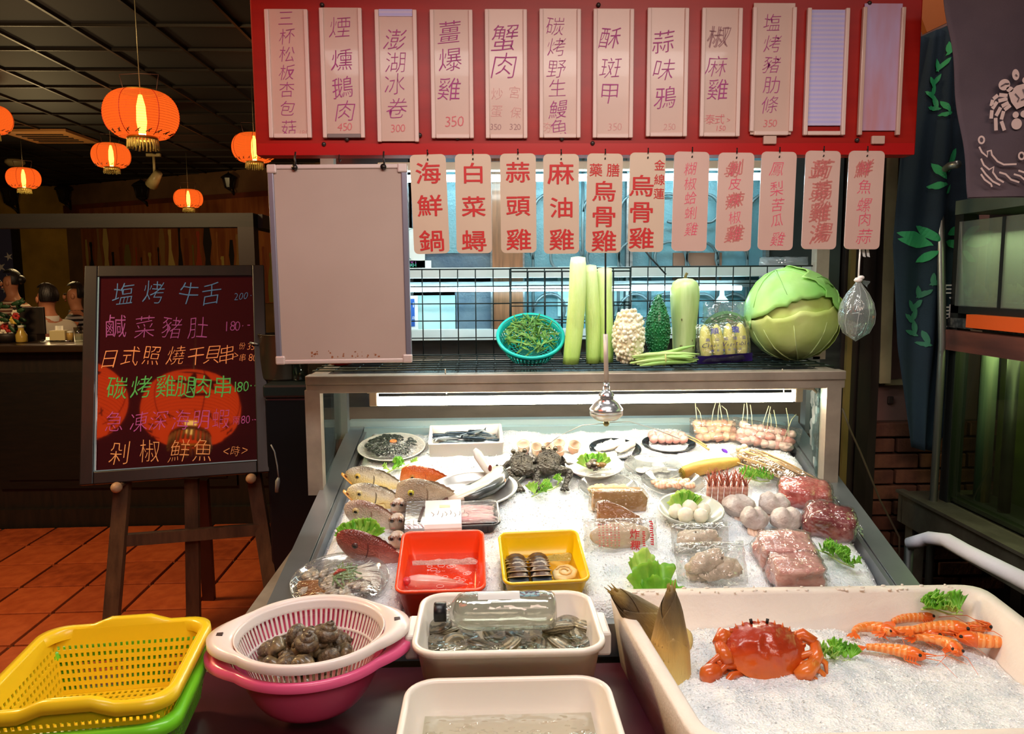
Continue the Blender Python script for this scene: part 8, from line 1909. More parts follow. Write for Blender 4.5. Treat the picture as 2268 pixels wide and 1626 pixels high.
# ================================================================ FRONT TABLE
TZ = 0.68
tb_ = thing('front_table', 'dark maroon table in front of the stall carrying tubs, baskets and the foam crate', 'table', (-0.05, 1.2, 0))
M_mar = mat('maroon_table', (84, 28, 40), 0.35, col2=(66, 22, 34), scale=4)
MB().rbox((-0.06, -0.02, TZ - 0.02), (2.26, 0.96, 0.04), 0.006).build('table_top', M_mar, tb_)
for x in (-1.14, 1.02):
    for y in (-0.44, 0.4): MB().box((x, y, (TZ - 0.04) / 2), (0.05, 0.05, TZ - 0.04)).build('leg', M_ssw, tb_)
MB().box((0, -0.45, TZ - 0.1), (2.1, 0.03, 0.12)).build('apron', M_mar, tb_)
def rquad(c, r, n=5):
    """rounded quad from 4 corners (CCW), all at one height"""
    pts = []; N = 4
    for i in range(4):
        p = V(c[i]); a = (V(c[i - 1]) - p).normalized(); b = (V(c[(i + 1) % 4]) - p).normalized()
        for k in range(n + 1):
            f = k / n; q = p + a * r * (1 - f) ** 2 + b * r * f ** 2
            pts.append(q)
    return pts
def inset(c, d):
    ce = sum((V(p) for p in c), V()) / 4; o = []
    for i in range(4):
        p = V(c[i]); a = (V(c[i - 1]) - p).normalized(); b = (V(c[(i + 1) % 4]) - p).normalized(); o.append(p + (a + b) * d)
    return o
def atz(c, z): return [V((p[0], p[1], z)) for p in c]
# ---- big white foam crate of ice, crab and prawns
zr = onY(1750, 1300, 1.70).z
bl = onZ(1342, 1304, zr); br = onZ(2172, 1293, zr)
l2 = onZ(1432, 1460, zr); r2 = onZ(2268, 1366, zr)
yfr = 1.10
fl_ = bl + (l2 - bl) * ((yfr - bl.y) / (l2.y - bl.y)); frr = br + (r2 - br) * ((yfr - br.y) / (r2.y - br.y))
C4 = [V((frr.x, frr.y, 0)), V((br.x, br.y, 0)), V((bl.x, bl.y, 0)), V((fl_.x, fl_.y, 0))]
O = V(((bl.x + br.x) / 2, 1.4, TZ)); Ch = zr - TZ
crate = thing('foam_crate', 'large white foam crate filled with ice, orange crab and cooked prawns', 'crate', O)
c4 = [p - V((O.x, O.y, 0)) for p in C4]
th = 0.032; inn = inset(c4, th); inb = inset(c4, th + 0.02); ob = inset(c4, 0.02)
rings = [rquad(atz(ob, 0.0), 0.05), rquad(atz(c4, Ch - 0.006), 0.06), rquad(atz(inset(c4, 0.004), Ch), 0.06), rquad(atz(inset(c4, th - 0.006), Ch), 0.05), rquad(atz(inn, Ch - 0.006), 0.05), rquad(atz(inb, 0.03), 0.04)]
M_fm = mat('crate_foam', (236, 226, 214), 0.65, col2=(228, 216, 204), scale=6, bump=0.15, bscale=120, sss=0.1)
MB().loft(rings, cap0=True, cap1=True).build('foam_box', M_fm, crate)
er = random.Random(5); nb_ = MB()
for q in range(46):      # frayed foam beads along the back rim
    f = er.uniform(0.09, 0.93); p = c4[1].lerp(c4[2], f); nb_.ell((p.x, p.y - er.uniform(0.0, th), Ch + 0.001), (er.uniform(.002, .007), 0.003, er.uniform(.001, .003)), 6, 4)
tag(nb_.build('foam_bead', M_fm, crate), kind='stuff')
zi = onY(1750, 1392, C4[1].y - th - 0.01).z - TZ
def crateice(u, v):
    a, b = inb[3].lerp(inb[2], v), inb[0].lerp(inb[1], v); p = a.lerp(b, u); e = min(u, 1 - u, v, 1 - v)
    return V((p.x, p.y, zi - 0.02 * v * 0 + 0.012 * nz(p.x * 8, p.y * 8, 3) + 0.007 * nz(p.x * 21, p.y * 21, 8) + 0.003 * nz(p.x * 60, p.y * 60) - 0.012 * max(0, 1 - e / 0.05) + 0.015 * math.sin(u * 5) * v))
ci = MB().grid(crateice, 110, 80).build('crate_ice', M_ice, None, Matrix.Translation(O)); tag(ci, 'crushed ice filling the large white foam crate', 'ice', kind='stuff')
chips('ice_chip', ci, 5000, lambda u, v: crateice(0.02 + 0.96 * u, 0.02 + 0.96 * v), 0.0014, 0.0038, 14)
ZI = TZ + zi
def onI(px, py, h=0.0): return onZ(px, py, ZI + h)
def iceM(px, py, h=0.0, rz=0, rx=0, ry=0): p = onI(px, py, h); return Matrix.Translation(p) @ Matrix.Rotation(rz, 4, 'Z') @ Matrix.Rotation(ry, 4, 'Y') @ Matrix.Rotation(rx, 4, 'X')
# ---- crab
M_crab = mat('orange_crab_shell', (206, 92, 22), 0.28, grad=('Z', -0.04, 0.06, [(0.0, (232, 130, 30)), (0.5, (222, 108, 26)), (0.85, (190, 70, 26)), (1.0, (160, 50, 24))]), scale=14, detail=5, coat=0.5, bump=0.15, bscale=70)
M_crd = mat('red_brown_claw', (196, 82, 26), 0.3, col2=(222, 118, 42), scale=12, coat=0.5)
k = m_px(onI(1690, 1455)); t = thing('crab', 'orange-red cooked mud crab sitting in the crate ice, spiny shell facing out', 'crab', iceM(1690, 1484, 0.0, 0.0))
A_, B2 = 88 * k, 66 * k; TC = TR(0, 0, 0.045, rx=math.radians(48))
def car(a, r):
    rr = 1.0
    if 0 < math.sin(a): rr = 1.0 + 0.055 * (abs(math.sin(a * 14.0)) ** 0.6) * (1 if r > 0.97 else 0)
    x = A_ * rr * math.cos(a) * (1 - 0.12 * max(0, -math.sin(a)) ** 2 * abs(math.cos(a))); y = B2 * rr * math.sin(a) * (0.86 if math.sin(a) > 0 else 1.0)
    z = 0.034 * (1 - r ** 2.2) + 0.004 * nz(x * r * 60, y * r * 60) + 0.006 * math.exp(-((abs(x * r) - 0.022) / 0.012) ** 2) * (1 - r)
    return x * r, y * r, z
b = MB(); b.grid(lambda u, v: TC @ V(car(u * 2 * PI, v)), 112, 16, 1, True)
b.grid(lambda u, v: TC @ V((car(u * 2 * PI, 1)[0] * (1 - v), car(u * 2 * PI, 1)[1] * (1 - v), -0.02 * v - 0.004)), 112, 4, 1, True); b.build('carapace', M_crab, t)
b = MB()
for q in range(15):
    a = 0.12 + (PI - 0.24) * q / 14; p = TC @ V(car(a, 0.97)); d = (TC.to_3x3() @ V((math.cos(a) * 0.4, math.sin(a), 0.1))).normalized(); b.tube([p - d * 0.002, p + d * 0.009], [0.0036, 0.0004], 6)
b.build('spine', M_crd, t)
def limb(pts, rs, name, m): MB().tube([TC @ V(p) for p in pts], rs, 12).build(name, m, t)
limb([(-0.05, 0.022, -0.012), (-0.078, 0.03, -0.006), (-0.09, 0.012, 0.0)], [0.012, 0.017, 0.014], 'claw_arm', M_crd)
limb([(-0.09, 0.014, 0.002), (-0.084, -0.012, 0.004), (-0.08, -0.03, 0.004)], [0.011, 0.016, 0.012], 'claw_wrist', M_crd)
CL = TR(-0.112, -0.03, 0.008, rz=0.5)
MB().loft([[CL @ V((0.05 * (f - 0.6), 0.019 * s * math.cos(a), 0.004 + 0.021 * s * math.sin(a))) for a in (2 * PI * q / 14 for q in range(14))] for f, s in ((0, 0.4), (0.15, 0.85), (0.45, 1.0), (0.75, 0.85), (0.95, 0.6))], cap0=True, cap1=True).build('claw', M_crd, t)
for sg, bend in ((1, -0.012), (-1, 0.01)):
    MB().tube([CL @ V((0.014, 0.004, 0.006 + 0.01 * sg)), CL @ V((0.034, 0.002, 0.006 + 0.013 * sg)), CL @ V((0.054, 0, 0.006 + 0.002 * sg))], [0.009, 0.0075, 0.0015], 10).build('pincer', M_crd, t)
b = MB()
for q in range(5): b.ell(CL @ V((0.024 + 0.005 * q, -0.003, 0.008)), (0.0026, 0.003, 0.003), 8, 6)
b.build('claw_tooth', mat('white_claw_tooth', (240, 230, 210), 0.3), t)
limb([(0.056, 0.02, -0.012), (0.09, 0.028, -0.006), (0.108, 0.01, 0.0)], [0.011, 0.014, 0.012], 'claw_arm', M_crd); limb([(0.108, 0.012, 0.0), (0.104, -0.016, 0.004), (0.09, -0.036, 0.004)], [0.01, 0.014, 0.012], 'claw_wrist', M_crd)
limb([(0.095, -0.032, 0.006), (0.07, -0.05, 0.01), (0.05, -0.056, 0.008)], [0.014, 0.018, 0.01], 'claw', M_crd)
for sg in (-1, 1):
    for q in range(3):
        limb([(sg * 0.05, -0.02 - 0.012 * q, -0.012), (sg * (0.094 - 0.008 * q), -0.012 - 0.02 * q, 0.006), (sg * (0.12 - 0.01 * q), -0.03 - 0.022 * q, 0.0), (sg * (0.118 - 0.012 * q), -0.06 - 0.018 * q, -0.006)], [0.009, 0.0075, 0.006, 0.0015], 'walking_leg', M_crd)
for sg in (-1, 1): MB().tube([TC @ V((sg * 0.016, 0.05, 0.006)), TC @ V((sg * 0.018, 0.058, 0.01))], [0.003, 0.0035], 8).build('eye', M_eye, t)
# ---- cooked prawns
M_prn = mat('cooked_prawn', (240, 132, 50), 0.3, col2=(246, 166, 96), kind='waveX', scale=38, detail=1.2, lo=0.4, hi=0.75, coat=0.5); M_prh = mat('prawn_head', (236, 116, 40), 0.3, col2=(226, 94, 30), scale=24, coat=0.5)
def prawn(curl, lb):
    t = thing('prawn', lb, 'prawn', Matrix(), 'cooked prawns in the crate'); L_ = 0.1
    def P(f):      # arc in the ground plane, head at f=0
        if abs(curl) < 1e-3: return V((L_ * f, 0, 0.011)), V((1, 0, 0))
        R = L_ / curl; a = curl * f; return V((R * math.sin(a), R * (1 - math.cos(a)), 0.011)), V((math.cos(a), math.sin(a), 0))
    def seg(f0, f1, n, r0, r1, flat=1.0):
        pts, rs = [], []
        for i in range(n): f = f0 + (f1 - f0) * i / (n - 1); pts.append(P(f)[0]); rs.append((r0 + (r1 - r0) * i / (n - 1)))
        return pts, rs
    for s in range(6):
        f0 = 0.26 + 0.11 * s; r = 0.0115 - 0.0011 * s
        MB().tube([P(f0 + 0.13 * i / 5)[0] for i in range(6)], [r * 0.93, r * 1.02, r * 1.03, r, r * 0.95, r * 0.88], 14).build('body_segment', M_prn, t)
    MB().tube([P(f)[0] for f in (0.0, 0.05, 0.12, 0.2, 0.29)], [0.003, 0.0075, 0.0105, 0.012, 0.0115], 14).build('head', M_prh, t)
    p, d = P(0.04); sd = V((-d.y, d.x, 0))
    MB().tube([p + V((0, 0, 0.006)), p - d * 0.02 + V((0, 0, 0.009))], [0.0022, 0.0004], 6).build('rostrum', M_prh, t)
    for sg in (-1, 1): MB().ell(p + d * 0.003 + sd * sg * 0.0075 + V((0, 0, 0.004)), 0.0028, 10, 8).build('eye', M_eye, t)
    tp, td = P(0.93); ts = V((-td.y, td.x, 0))
    for a in (-0.5, -0.2, 0.2, 0.5):
        e = tp + (td * math.cos(a) + ts * math.sin(a)) * 0.022 + V((0, 0, -0.003)); n_ = ts * 0.004
        MB().add([tp, (tp + e) / 2 + n_, e + n_ * 0.4, e - n_ * 0.4, (tp + e) / 2 - n_], [(0, 1, 2, 3, 4)]).build('tail_fin', M_prh, t)
    b = MB()
    for q in range(5):
        pp, dd = P(0.12 + 0.05 * q); ss = V((-dd.y, dd.x, 0)); b.tube([pp + ss * 0.008, pp + ss * 0.018 + V((0, 0, -0.006)), pp + ss * 0.02 - dd * 0.01 + V((0, 0, -0.009))], [0.0013, 0.001, 0.0005], 5)
    b.build('leg', M_prh, t)
    b = MB()
    for sg in (-1, 1): b.tube([p - d * 0.004 + sd * sg * 0.003, p - d * 0.03 + sd * sg * 0.014 + V((0, 0, 0.008)), p - d * 0.06 + sd * sg * 0.03 + V((0, 0, -0.004))], [0.0008, 0.0006, 0.0003], 4)
    b.build('antenna', M_prh, t); return t
pr_ = {c: prawn(c, '') for c in (2.6, 0.8)}; used = set()
for px, py, rz_, c, h, s, lb in ((1985, 1418, 1.75, 2.6, 0.0, 1.0, 'curled cooked prawn at the outer end of the pile, tail tucked under'), (2072, 1378, 2.95, 0.8, 0.004, 1.0, 'cooked prawn stretched along the rear edge of the pile, nearest the curled one'),
        (2092, 1424, 2.55, 0.8, 0.0, 1.1, 'cooked prawn in mid pile, dark eye pointing to the lower lettuce'), (2152, 1410, 2.72, 0.8, 0.012, 1.15, 'cooked prawn lying across the middle of the pile'), (2214, 1402, 2.9, 0.8, 0.006, 1.0, 'cooked prawn at the back of the pile under the lettuce strip'),
        (2116, 1424, -0.62, 0.8, 0.002, 1.15, 'cooked prawn pointing its tail toward the crate corner, lowest in view'), (2182, 1402, -0.55, 0.8, 0.014, 1.1, 'dark orange cooked prawn on top of the pile'), (2120, 1462, 0.9, 2.6, 0.0, 1.0, 'tightly curled cooked prawn half cut by the caption below'),
        (2248, 1418, -0.9, 0.8, 0.006, 1.0, 'cooked prawn at the crate wall end of the pile'), (2050, 1470, 2.3, 0.8, 0.0, 1.0, 'cooked prawn with only feelers showing at the lower photo edge')):
    M = iceM(px, py, h, rz_) @ Matrix.Scale(s * 1.22, 4)
    if c not in used: pr_[c].matrix_world = M; pr_[c]['label'] = lb; used.add(c)
    else: dup(pr_[c], M, lb)
# ---- lettuce in the crate
yw = C4[1].y - th - 0.03; p = onY(2040, 1350, yw); q_ = onY(2142, 1362, yw - 0.02)
sprig('curly green lettuce strip in the far crate corner above the prawns', p, q_, 0, 0, 40, 9, 31, M0=1, name='lettuce_strip')
p = onI(1826, 1462, 0.008); q_ = onI(1890, 1462, 0.008)
sprig('curly green lettuce tuft beside the crab claw in the crate', p, q_, 0, 0, 40, 7, 33, M0=1, name='lettuce_tuft')
# ---- two bamboo shoots standing in the crate corner
M_bam = mat('bamboo_shoot_sheath', (196, 164, 90), 0.5, grad=('Z', 0.0, 0.2, [(0.0, (222, 196, 120)), (0.35, (198, 160, 86)), (0.62, (122, 100, 62)), (0.85, (84, 70, 48)), (1.0, (150, 124, 66))]), scale=16, detail=5, stretch=(2, 2, 0.4), bump=0.3, bscale=50, bstretch=(6, 6, 0.4))
def shoot(lb, base, tip, r0, seed):
    d = tip - base; L_ = d.length; M = Matrix.Translation(base) @ d.to_track_quat('Z', 'Y').to_matrix().to_4x4()
    t = thing('bamboo_shoot', lb, 'bamboo shoot', M, 'bamboo shoots'); rn = random.Random(seed)
    MB().lathe([(0.0, 0), (r0 * 0.9, 0.0), (r0, 0.02), (r0 * 0.86, L_ * 0.35), (r0 * 0.5, L_ * 0.7), (r0 * 0.26, L_ * 0.9), (r0 * 0.1, L_ * 0.97), (0, L_ * 0.97)], 26).build('core', M_bam, t)
    for q in range(5):      # overlapping sheaths
        a0 = q * 2.3 + seed; z0 = L_ * (0.0 + 0.13 * q); z1 = L_ * min(0.97, 0.5 + 0.14 * q)
        def rr(z):
            f = z / L_; return r0 * (1 - 0.14 * f / 0.35 if f < 0.35 else 0.86 - 0.36 * (f - 0.35) / 0.35 if f < 0.7 else 0.5 - 0.38 * (f - 0.7) / 0.27)
        def g(u, v):
            z = z0 + (z1 - z0) * v; w_ = 1.9 * (1 - v ** 2.2) + 0.02; a = a0 + (u - 0.5) * 2 * w_; r = max(0.001, rr(z)) * 1.03 + 0.0012 * q * 0.4 + 0.002 * v; return V((r * math.cos(a), r * math.sin(a), z))
        o = MB().grid(g, 16, 12).build('sheath', M_bam, t); s_ = o.modifiers.new('thickness', 'SOLIDIFY'); s_.thickness = 0.001
    b = MB()
    for q in range(7): a = rn.uniform(0, 2 * PI); b.tube([(0.14 * r0 * math.cos(a), 0.14 * r0 * math.sin(a), L_ * 0.9), (0.2 * r0 * math.cos(a), 0.2 * r0 * math.sin(a), L_ * rn.uniform(0.98, 1.06))], [0.003, 0.0006], 5)
    b.build('tip_frond', mat('dry_bamboo_tip', (150, 124, 60), 0.6), t)
shoot('thick bamboo shoot leaning out over the crate corner towards the white tub', onI(1508, 1455, 0.0) + V((0, 0.06, -0.01)), onY(1352, 1302, 1.56), 0.05, 1)
shoot('upright bamboo shoot in front of the lettuce in the crate corner', onI(1482, 1500, -0.01), onY(1487, 1292, 1.47), 0.043, 4)
# -- white tub with bottle and clams
zt = 0.858
yb, yf = onZ(1130, 1309, zt).y, onZ(1130, 1444, zt).y; xa, xb = onZ(908, 1440, zt).x, onZ(1350, 1440, zt).x
tw, td, hh_ = (xb - xa), yb - yf, zt - TZ
t = thing('white_tub', 'white plastic tub holding a lying water bottle and clams in water', 'tub', ((xa + xb) / 2, (yb + yf) / 2, TZ)); WT = t.matrix_world.copy()
M_wt = mat('white_tub_plastic', (234, 226, 214), 0.3, sss=0.15, coat=0.2)
tub(tw - 0.016, td - 0.016, hh_, 0.05, 0.004, 0.008, 0.84, 8, 0.012).build('tub_body', M_wt, t)
for s_ in (-1, 1): MB().rbox((s_ * (tw / 2 + 0.004), 0.0, hh_ - 0.035), (0.03, 0.1, 0.05), 0.006).build('handle', M_wt, t)
wl = hh_ - 0.055
MB().grid(lambda u, v: V(((u - 0.5) * tw * 0.84, (v - 0.5) * td * 0.8, wl + 0.001 * nz(u * 8, v * 8))), 24, 18).build('water', film('clam_water', (226, 226, 212), 0.06, 0.5, 0.03, 0.7, 22), t)
# bottle
cpos = onY(1097, 1353, (yb + yf) / 2 + 0.035); kb = m_px(cpos); Lb = 270 * kb; Rb = 43 * kb
bt = thing('water_bottle', 'clear plastic water bottle with black cap lying in the white tub', 'bottle', Matrix.Translation(cpos) @ Matrix.Rotation(PI / 2, 4, 'Y') @ Matrix.Rotation(PI, 4, 'X'))
M_pet = film('pet_bottle', (246, 248, 246), 0.07, 0.65, 0.04, 0.35, 20, white=0.05)
zz_ = lambda f: (f - 0.5) * Lb
prof = [(0.35, 0.095), (0.35, 0.13), (0.6, 0.16), (0.88, 0.2), (0.98, 0.26), (1.0, 0.34), (0.985, 0.36), (1.0, 0.38), (1.0, 0.7), (0.985, 0.72), (1.0, 0.74), (1.0, 0.9), (0.95, 0.96), (0.8, 0.99), (0.5, 1.0), (0.0, 0.985)]
for pp in (prof,):
    MB().lathe([(r * Rb, -zz_(z)) for r, z in pp], 40).build('bottle_shell', M_pet, bt)
MB().lathe([(r * Rb * 0.965, -zz_(z)) for r, z in ((0.0, 0.15), (0.55, 0.17), (0.86, 0.21), (0.97, 0.27), (1.0, 0.35), (1.0, 0.9), (0.94, 0.955), (0.78, 0.98), (0.0, 0.98))], 36).build('water', film('bottle_water', (240, 242, 236), 0.05, 0.4, 0.03, 0.0), bt)
MB().lathe([(0.0, -zz_(0.0)), (0.46 * Rb, -zz_(0.0)), (0.5 * Rb, -zz_(0.008)), (0.5 * Rb, -zz_(0.098)), (0.3 * Rb, -zz_(0.1))], 30, wob=lambda a, z: 1 + 0.015 * math.sin(24 * a)).build('cap', mat('black_cap', (20, 18, 20), 0.35), bt)
MB().lathe([(0.44 * Rb, -zz_(0.115)), (0.46 * Rb, -zz_(0.12)), (0.44 * Rb, -zz_(0.127))], 28).build('neck_ring', M_pet, bt)
def labelstrip(z0, z1, a0, a1, m, nm, r=1.012):
    MB().grid(lambda u, v: V((Rb * r * math.cos(a0 + (a1 - a0) * v), Rb * r * math.sin(a0 + (a1 - a0) * v), -zz_(z0 + (z1 - z0) * u))), 12, 6).build(nm, m, bt)
# the label faces up: world +Z is local -X or +X after the turn
upx = (bt.matrix_world.to_3x3().inverted() @ V((0, -0.25, 1))).normalized(); au = math.atan2(upx.y, upx.x)
labelstrip(0.36, 0.7, au - 0.34, au + 0.34, mat('white_label_film', (226, 226, 226), 0.3, alpha=0.75), 'label_film'); labelstrip(0.7, 0.86, au - 0.2, au + 0.22, mat('printed_label', (70, 40, 60), 0.3, col2=(120, 160, 170), kind='waveX', scale=60, detail=6), 'printed_label', 1.016); labelstrip(0.705, 0.855, au - 0.05, au - 0.02, ink('label_line', (226, 226, 230)), 'label_line', 1.02)
# clams
M_clm = mat('clam_shell', (176, 166, 138), 0.3, col2=(112, 106, 86), kind='waveZ', scale=60, detail=2.5, lo=0.3, hi=0.7, coat=0.4); M_clm2 = mat('clam_shell_dark', (120, 112, 92), 0.3, col2=(76, 72, 60), kind='waveZ', scale=50, detail=3, coat=0.4)
def clam(m):
    t = thing('clam', '', 'clam', Matrix(), 'clams in the white tub')
    for sg in (1, -1):
        def g(u, v):
            a = u * 2 * PI; r = 0.0305 * (1 + 0.12 * math.cos(a) - 0.05 * math.cos(2 * a)); z = sg * (0.0145 * (1 - v ** 2) ** 0.7 + 0.0005 * math.sin(v * 60)); return V((r * v * math.sin(a) * 1.12, r * v * math.cos(a) - 0.004 * (1 - v), z))
        MB().grid(g, 30, 14, 1, True).build('shell_half', m, t)
    return t
rn = random.Random(17); protos = [clam(M_clm), clam(M_clm2)]; done = set(); i = 0
for (px, py) in ((985, 1402), (1040, 1412), (1095, 1408), (1150, 1412), (1200, 1405), (1250, 1408), (1292, 1410), (1262, 1384), (1300, 1390), (965, 1424), (1010, 1430), (1065, 1432), (1125, 1432), (1185, 1430), (1245, 1432), (1296, 1430), (1236, 1392), (975, 1385)):
    p = onZ(px, py, TZ + wl - 0.012 + (0.014 if py < 1400 else 0)); M = Matrix.Translation(p) @ Matrix.Rotation(rn.uniform(0, 6), 4, 'Z') @ Matrix.Rotation(rn.uniform(-.6, .6), 4, 'X') @ Matrix.Rotation(rn.uniform(-.3, .3), 4, 'Y')
    lb = 'grey-beige ridged clam lying among others in the white tub water'
    j = i % 2
    if j not in done: protos[j].matrix_world = M; protos[j]['label'] = lb; done.add(j)
    else: dup(protos[j], M, lb)
    i += 1
# second white tub nearer the table edge
z2 = 0.825; y2b = onZ(1130, 1456, z2).y
t = thing('white_tub', 'second white plastic tub standing before the bottle tub, mostly below the caption', 'tub', ((xa + xb) / 2 - 0.005, min(y2b, yf - 0.035) - 0.13, TZ)); tub(tw * 0.94, 0.26, z2 - TZ, 0.05, 0.004, 0.008, 0.86, 8, 0.012).build('tub_body', M_wt, t)
MB().grid(lambda u, v: V(((u - 0.5) * tw * 0.8, (v - 0.5) * 0.21, 0.09)), 4, 4).build('water', bpy.data.materials['clam_water'], t)
# -- white colander over a pink one, full of whelks
zc_ = 0.868
pc_ = onZ(700, 1326, zc_); R = 172 * m_px(onZ(690, 1415, zc_)); cx_, cy_ = onZ(684, 1400, zc_).x, pc_.y - R * 0.98
def colander(name, lb, m, z, Rr, withslots):
    t = thing(name, lb, 'colander', TR(cx_, cy_, z, rz=0.16)); D = 0.115
    def w_(u, v):
        f = v; r = Rr * (0.52 + 0.45 * f ** 0.55); return V((r * math.cos(u * 2 * PI), r * math.sin(u * 2 * PI), -D + D * f))
    o = MB().grid(w_, 160, 24, 1, True, mask=(lambda i, j: not (i % 2 == 0 and (4 <= j <= 11 or 13 <= j <= 19))) if withslots else None).build('slotted_wall' if withslots else 'basin_wall', m, t)
    s_ = o.modifiers.new('thickness', 'SOLIDIFY'); s_.thickness = 0.002
    MB().lathe([(0.0, -D), (Rr * 0.52, -D)], 48).build('base', m, t)
    def rim_r(a): return 1.0 + 0.22 * max(0, abs(math.cos(a)) - 0.80) / 0.20
    b = MB(); rr_ = []
    for (k0, z_) in ((0.965, -0.008), (0.985, 0.003), (1.03, 0.006), (1.07, 0.001), (1.07, -0.012)):
        rr_.append([V((Rr * (k0 + (rim_r(a) - 1) * (0 if k0 < 0.98 else (k0 - 0.965) / 0.1)) * math.cos(a), Rr * (k0 + (rim_r(a) - 1) * (0 if k0 < 0.98 else (k0 - 0.965) / 0.1) * 0.2) * math.sin(a), z_)) for a in (2 * PI * q / 96 for q in range(96))])
    b.loft(rr_); b.build('rim', m, t)
    for sg in (-1, 1): MB().rbox((sg * Rr * 1.14, 0, 0.005), (0.012, 0.014, 0.003), 0.001).build('hang_hole_shade', ink('hole_shadow', (60, 40, 40)) if 'hole_shadow' not in bpy.data.materials else bpy.data.materials['hole_shadow'], t)  # dark inlay paints the shade inside the hanging hole
    return t
M_wc = mat('white_colander_plastic', (236, 222, 214), 0.3, sss=0.15, coat=0.2); M_pk = mat('hot_pink_plastic', (232, 96, 140), 0.3, sss=0.1, coat=0.2)
colander('colander', 'white slotted plastic colander with two handles, holding dark whelks', M_wc, zc_, R, True)
colander('basin', 'hot pink plastic basin nested under the white colander', M_pk, zc_ - 0.032, R * 1.03, False)
M_wh = mat('whelk_shell', (112, 94, 68), 0.45, col2=(44, 34, 26), kind='noise', scale=90, detail=6, coat=0.4, bump=0.4, bscale=120); M_wh2 = mat('whelk_shell_olive', (136, 116, 80), 0.45, col2=(56, 44, 32), scale=70, detail=6, coat=0.4)
def whelk(m):
    t = thing('whelk', '', 'whelk', Matrix(), 'whelks in the white colander'); pts, rs = [], []
    for i in range(46):
        f = i / 45; a = f * 3.2 * 2 * PI; r = 0.013 * (1 - f) ** 1.1; pts.append((r * math.cos(a), r * math.sin(a), 0.006 + 0.034 * (f ** 0.8))); rs.append(0.0125 * (1 - f) ** 0.9 + 0.0014)
    MB().tube(pts, rs, 12).build('spiral_shell', m, t)
    MB().ell((0.016, -0.004, 0.0), (0.009, 0.007, 0.008), 12, 8).build('operculum', mat('whelk_lip', (120, 96, 66), 0.4) if 'whelk_lip' not in bpy.data.materials else bpy.data.materials['whelk_lip'], t)
    return t
protos = [whelk(M_wh), whelk(M_wh2)]; done = set(); rn = random.Random(23); i = 0
D = 0.115
for ring_, n_, zz0 in ((0.085, 13, 0.022), (0.05, 8, 0.022), (0.012, 2, 0.022), (0.065, 10, 0.05), (0.025, 5, 0.052), (0.04, 5, 0.075)):
    for q in range(n_):
        a = 2 * PI * q / n_ + rn.uniform(-.2, .2); r = min(ring_ + rn.uniform(-.008, .008), R * 0.5)
        M = Matrix.Translation((cx_ + r * math.cos(a) - 0.018, cy_ + r * math.sin(a) + 0.015, zc_ - D + zz0 + 0.008)) @ Matrix.Rotation(rn.uniform(0, 6), 4, 'Z') @ Matrix.Rotation(rn.uniform(0.2, 2.2), 4, 'X') @ Matrix.Scale(rn.uniform(0.92, 1.12), 4)
        lb = 'dark brown spiral whelk heaped with others in the white colander'; j = i % 2
        if j not in done: protos[j].matrix_world = M; protos[j]['label'] = lb; done.add(j)
        else: dup(protos[j], M, lb)
        i += 1
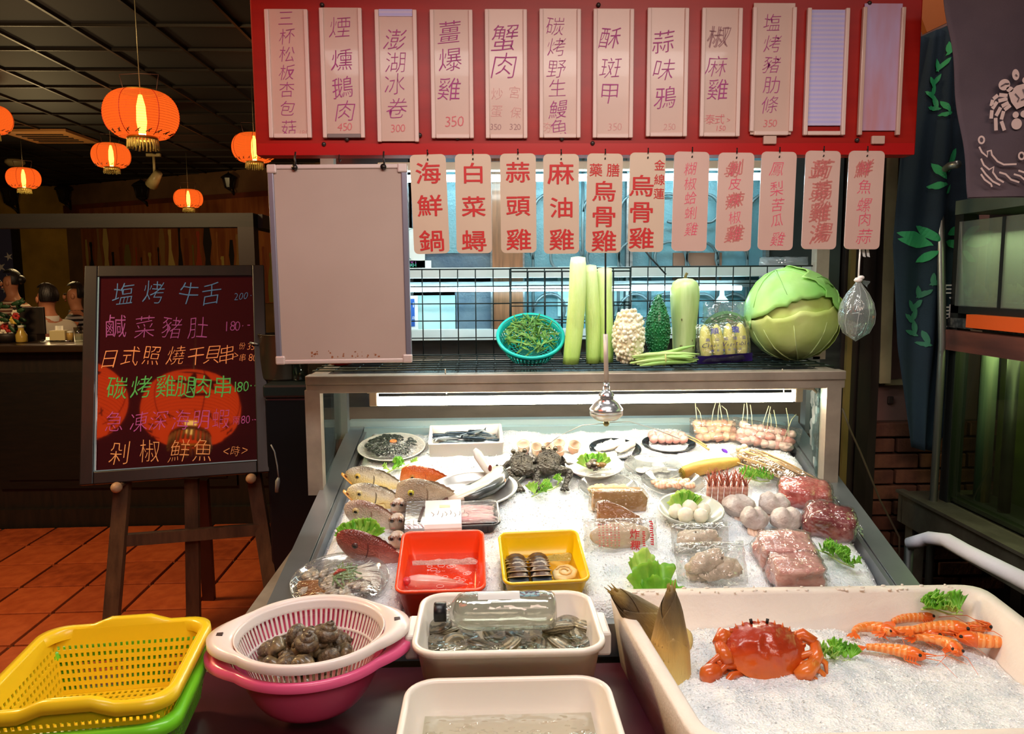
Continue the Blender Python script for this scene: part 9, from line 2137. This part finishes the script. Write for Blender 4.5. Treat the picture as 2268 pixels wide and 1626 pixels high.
# -- yellow basket nested in a green one
zy = 0.862
a, b2 = onZ(96, 1398, zy), onZ(474, 1371, zy); d = b2 - a; bwid = d.length; rzb = math.atan2(d.y, d.x); bd_ = 0.30; bh_ = 0.125
ex_ = d.normalized(); ey_ = V((-ex_.y, ex_.x, 0)); cen = (a + b2) / 2 - ey_ * (bd_ / 2)
def latticebasket(name, lb, m, w_, d_, h_, M, bump_handle):
    t = thing(name, lb, 'basket', M); tp = 0.87
    def wall(p0, p1, q0, q1, n_):      # bottom edge p0-p1, top edge q0-q1
        def g(u, v): return p0.lerp(p1, u).lerp(q0.lerp(q1, u), v)
        rows = 16
        return MB().grid(g, 2 * n_ + 1, rows, 0, mask=lambda i, j: not (i % 2 == 1 and j % 2 == 1 and 1 <= j <= 11))
    bx, by = w_ / 2 * tp, d_ / 2 * tp; tx, ty = w_ / 2, d_ / 2
    Bc = [V((-bx, -by, 0)), V((bx, -by, 0)), V((bx, by, 0)), V((-bx, by, 0))]; Tc = [V((-tx, -ty, h_)), V((tx, -ty, h_)), V((tx, ty, h_)), V((-tx, ty, h_))]
    for i in range(4):
        j = (i + 1) % 4; o = wall(Bc[i], Bc[j], Tc[i], Tc[j], 26 if i % 2 == 0 else 20).build('lattice_wall', m, t); s_ = o.modifiers.new('thickness', 'SOLIDIFY'); s_.thickness = 0.003
    o = MB().grid(lambda u, v: V(((u - .5) * 2 * bx, (v - .5) * 2 * by, 0)), 45, 33, 0, mask=lambda i, j: not (i % 2 and j % 2)).build('lattice_base', m, t); s_ = o.modifiers.new('thickness', 'SOLIDIFY'); s_.thickness = 0.003
    def rimring(g, z): return [V(p) for p in rrect(w_ + g, d_ + g, 0.05, 7, z)]
    rg = [rimring(-0.006, h_ * 0.86), rimring(-0.004, h_), rimring(0.006, h_ + 0.004), rimring(0.03, h_ + 0.002), rimring(0.032, h_ - 0.012), rimring(0.03, h_ - 0.018)]
    if bump_handle:
        for r_ in rg[1:]:
            for p in r_:
                if p.y > 0: p.z += 0.012 * max(0, min(1, (0.075 - abs(p.x)) / 0.03))
    # resample the rim so that the grip bump shows
    rr2 = []
    for r_ in rg:
        out_ = []
        for i in range(len(r_)):
            p, q = r_[i], r_[(i + 1) % len(r_)]; n2 = 12 if (p - q).length > 0.05 else 1
            for k_ in range(n2):
                v_ = p.lerp(q, k_ / n2); out_.append(V((v_.x, v_.y, v_.z)))
        rr2.append(out_)
    if bump_handle:
        for r_ in rr2[1:]:
            for p in r_:
                if abs(p.y) > d_ / 2 - 0.02: p.z += 0.013 * max(0, min(1, (0.07 - abs(p.x)) / 0.03))
    MB().loft(rr2).build('rim', m, t); return t
M_yb = mat('yellow_basket_plastic', (242, 206, 34), 0.3, sss=0.1, coat=0.2); M_gb = mat('green_basket_plastic', (120, 214, 40), 0.3, sss=0.1, coat=0.2)
MBk = Matrix((ex_, ey_, V((0, 0, 1)))).transposed().to_4x4(); MBk.translation = V((cen.x, cen.y, zy - bh_))
latticebasket('plastic_basket', 'yellow plastic lattice basket with raised grip, empty, standing in a green one', M_yb, bwid - 0.03, bd_, bh_, MBk, True)
M2 = MBk.copy(); M2.translation = V((cen.x, cen.y, zy - bh_ - 0.03))
latticebasket('plastic_basket', 'bright green plastic lattice basket nested under the yellow one', M_gb, bwid - 0.02, bd_ + 0.01, bh_ - 0.012, M2, False)
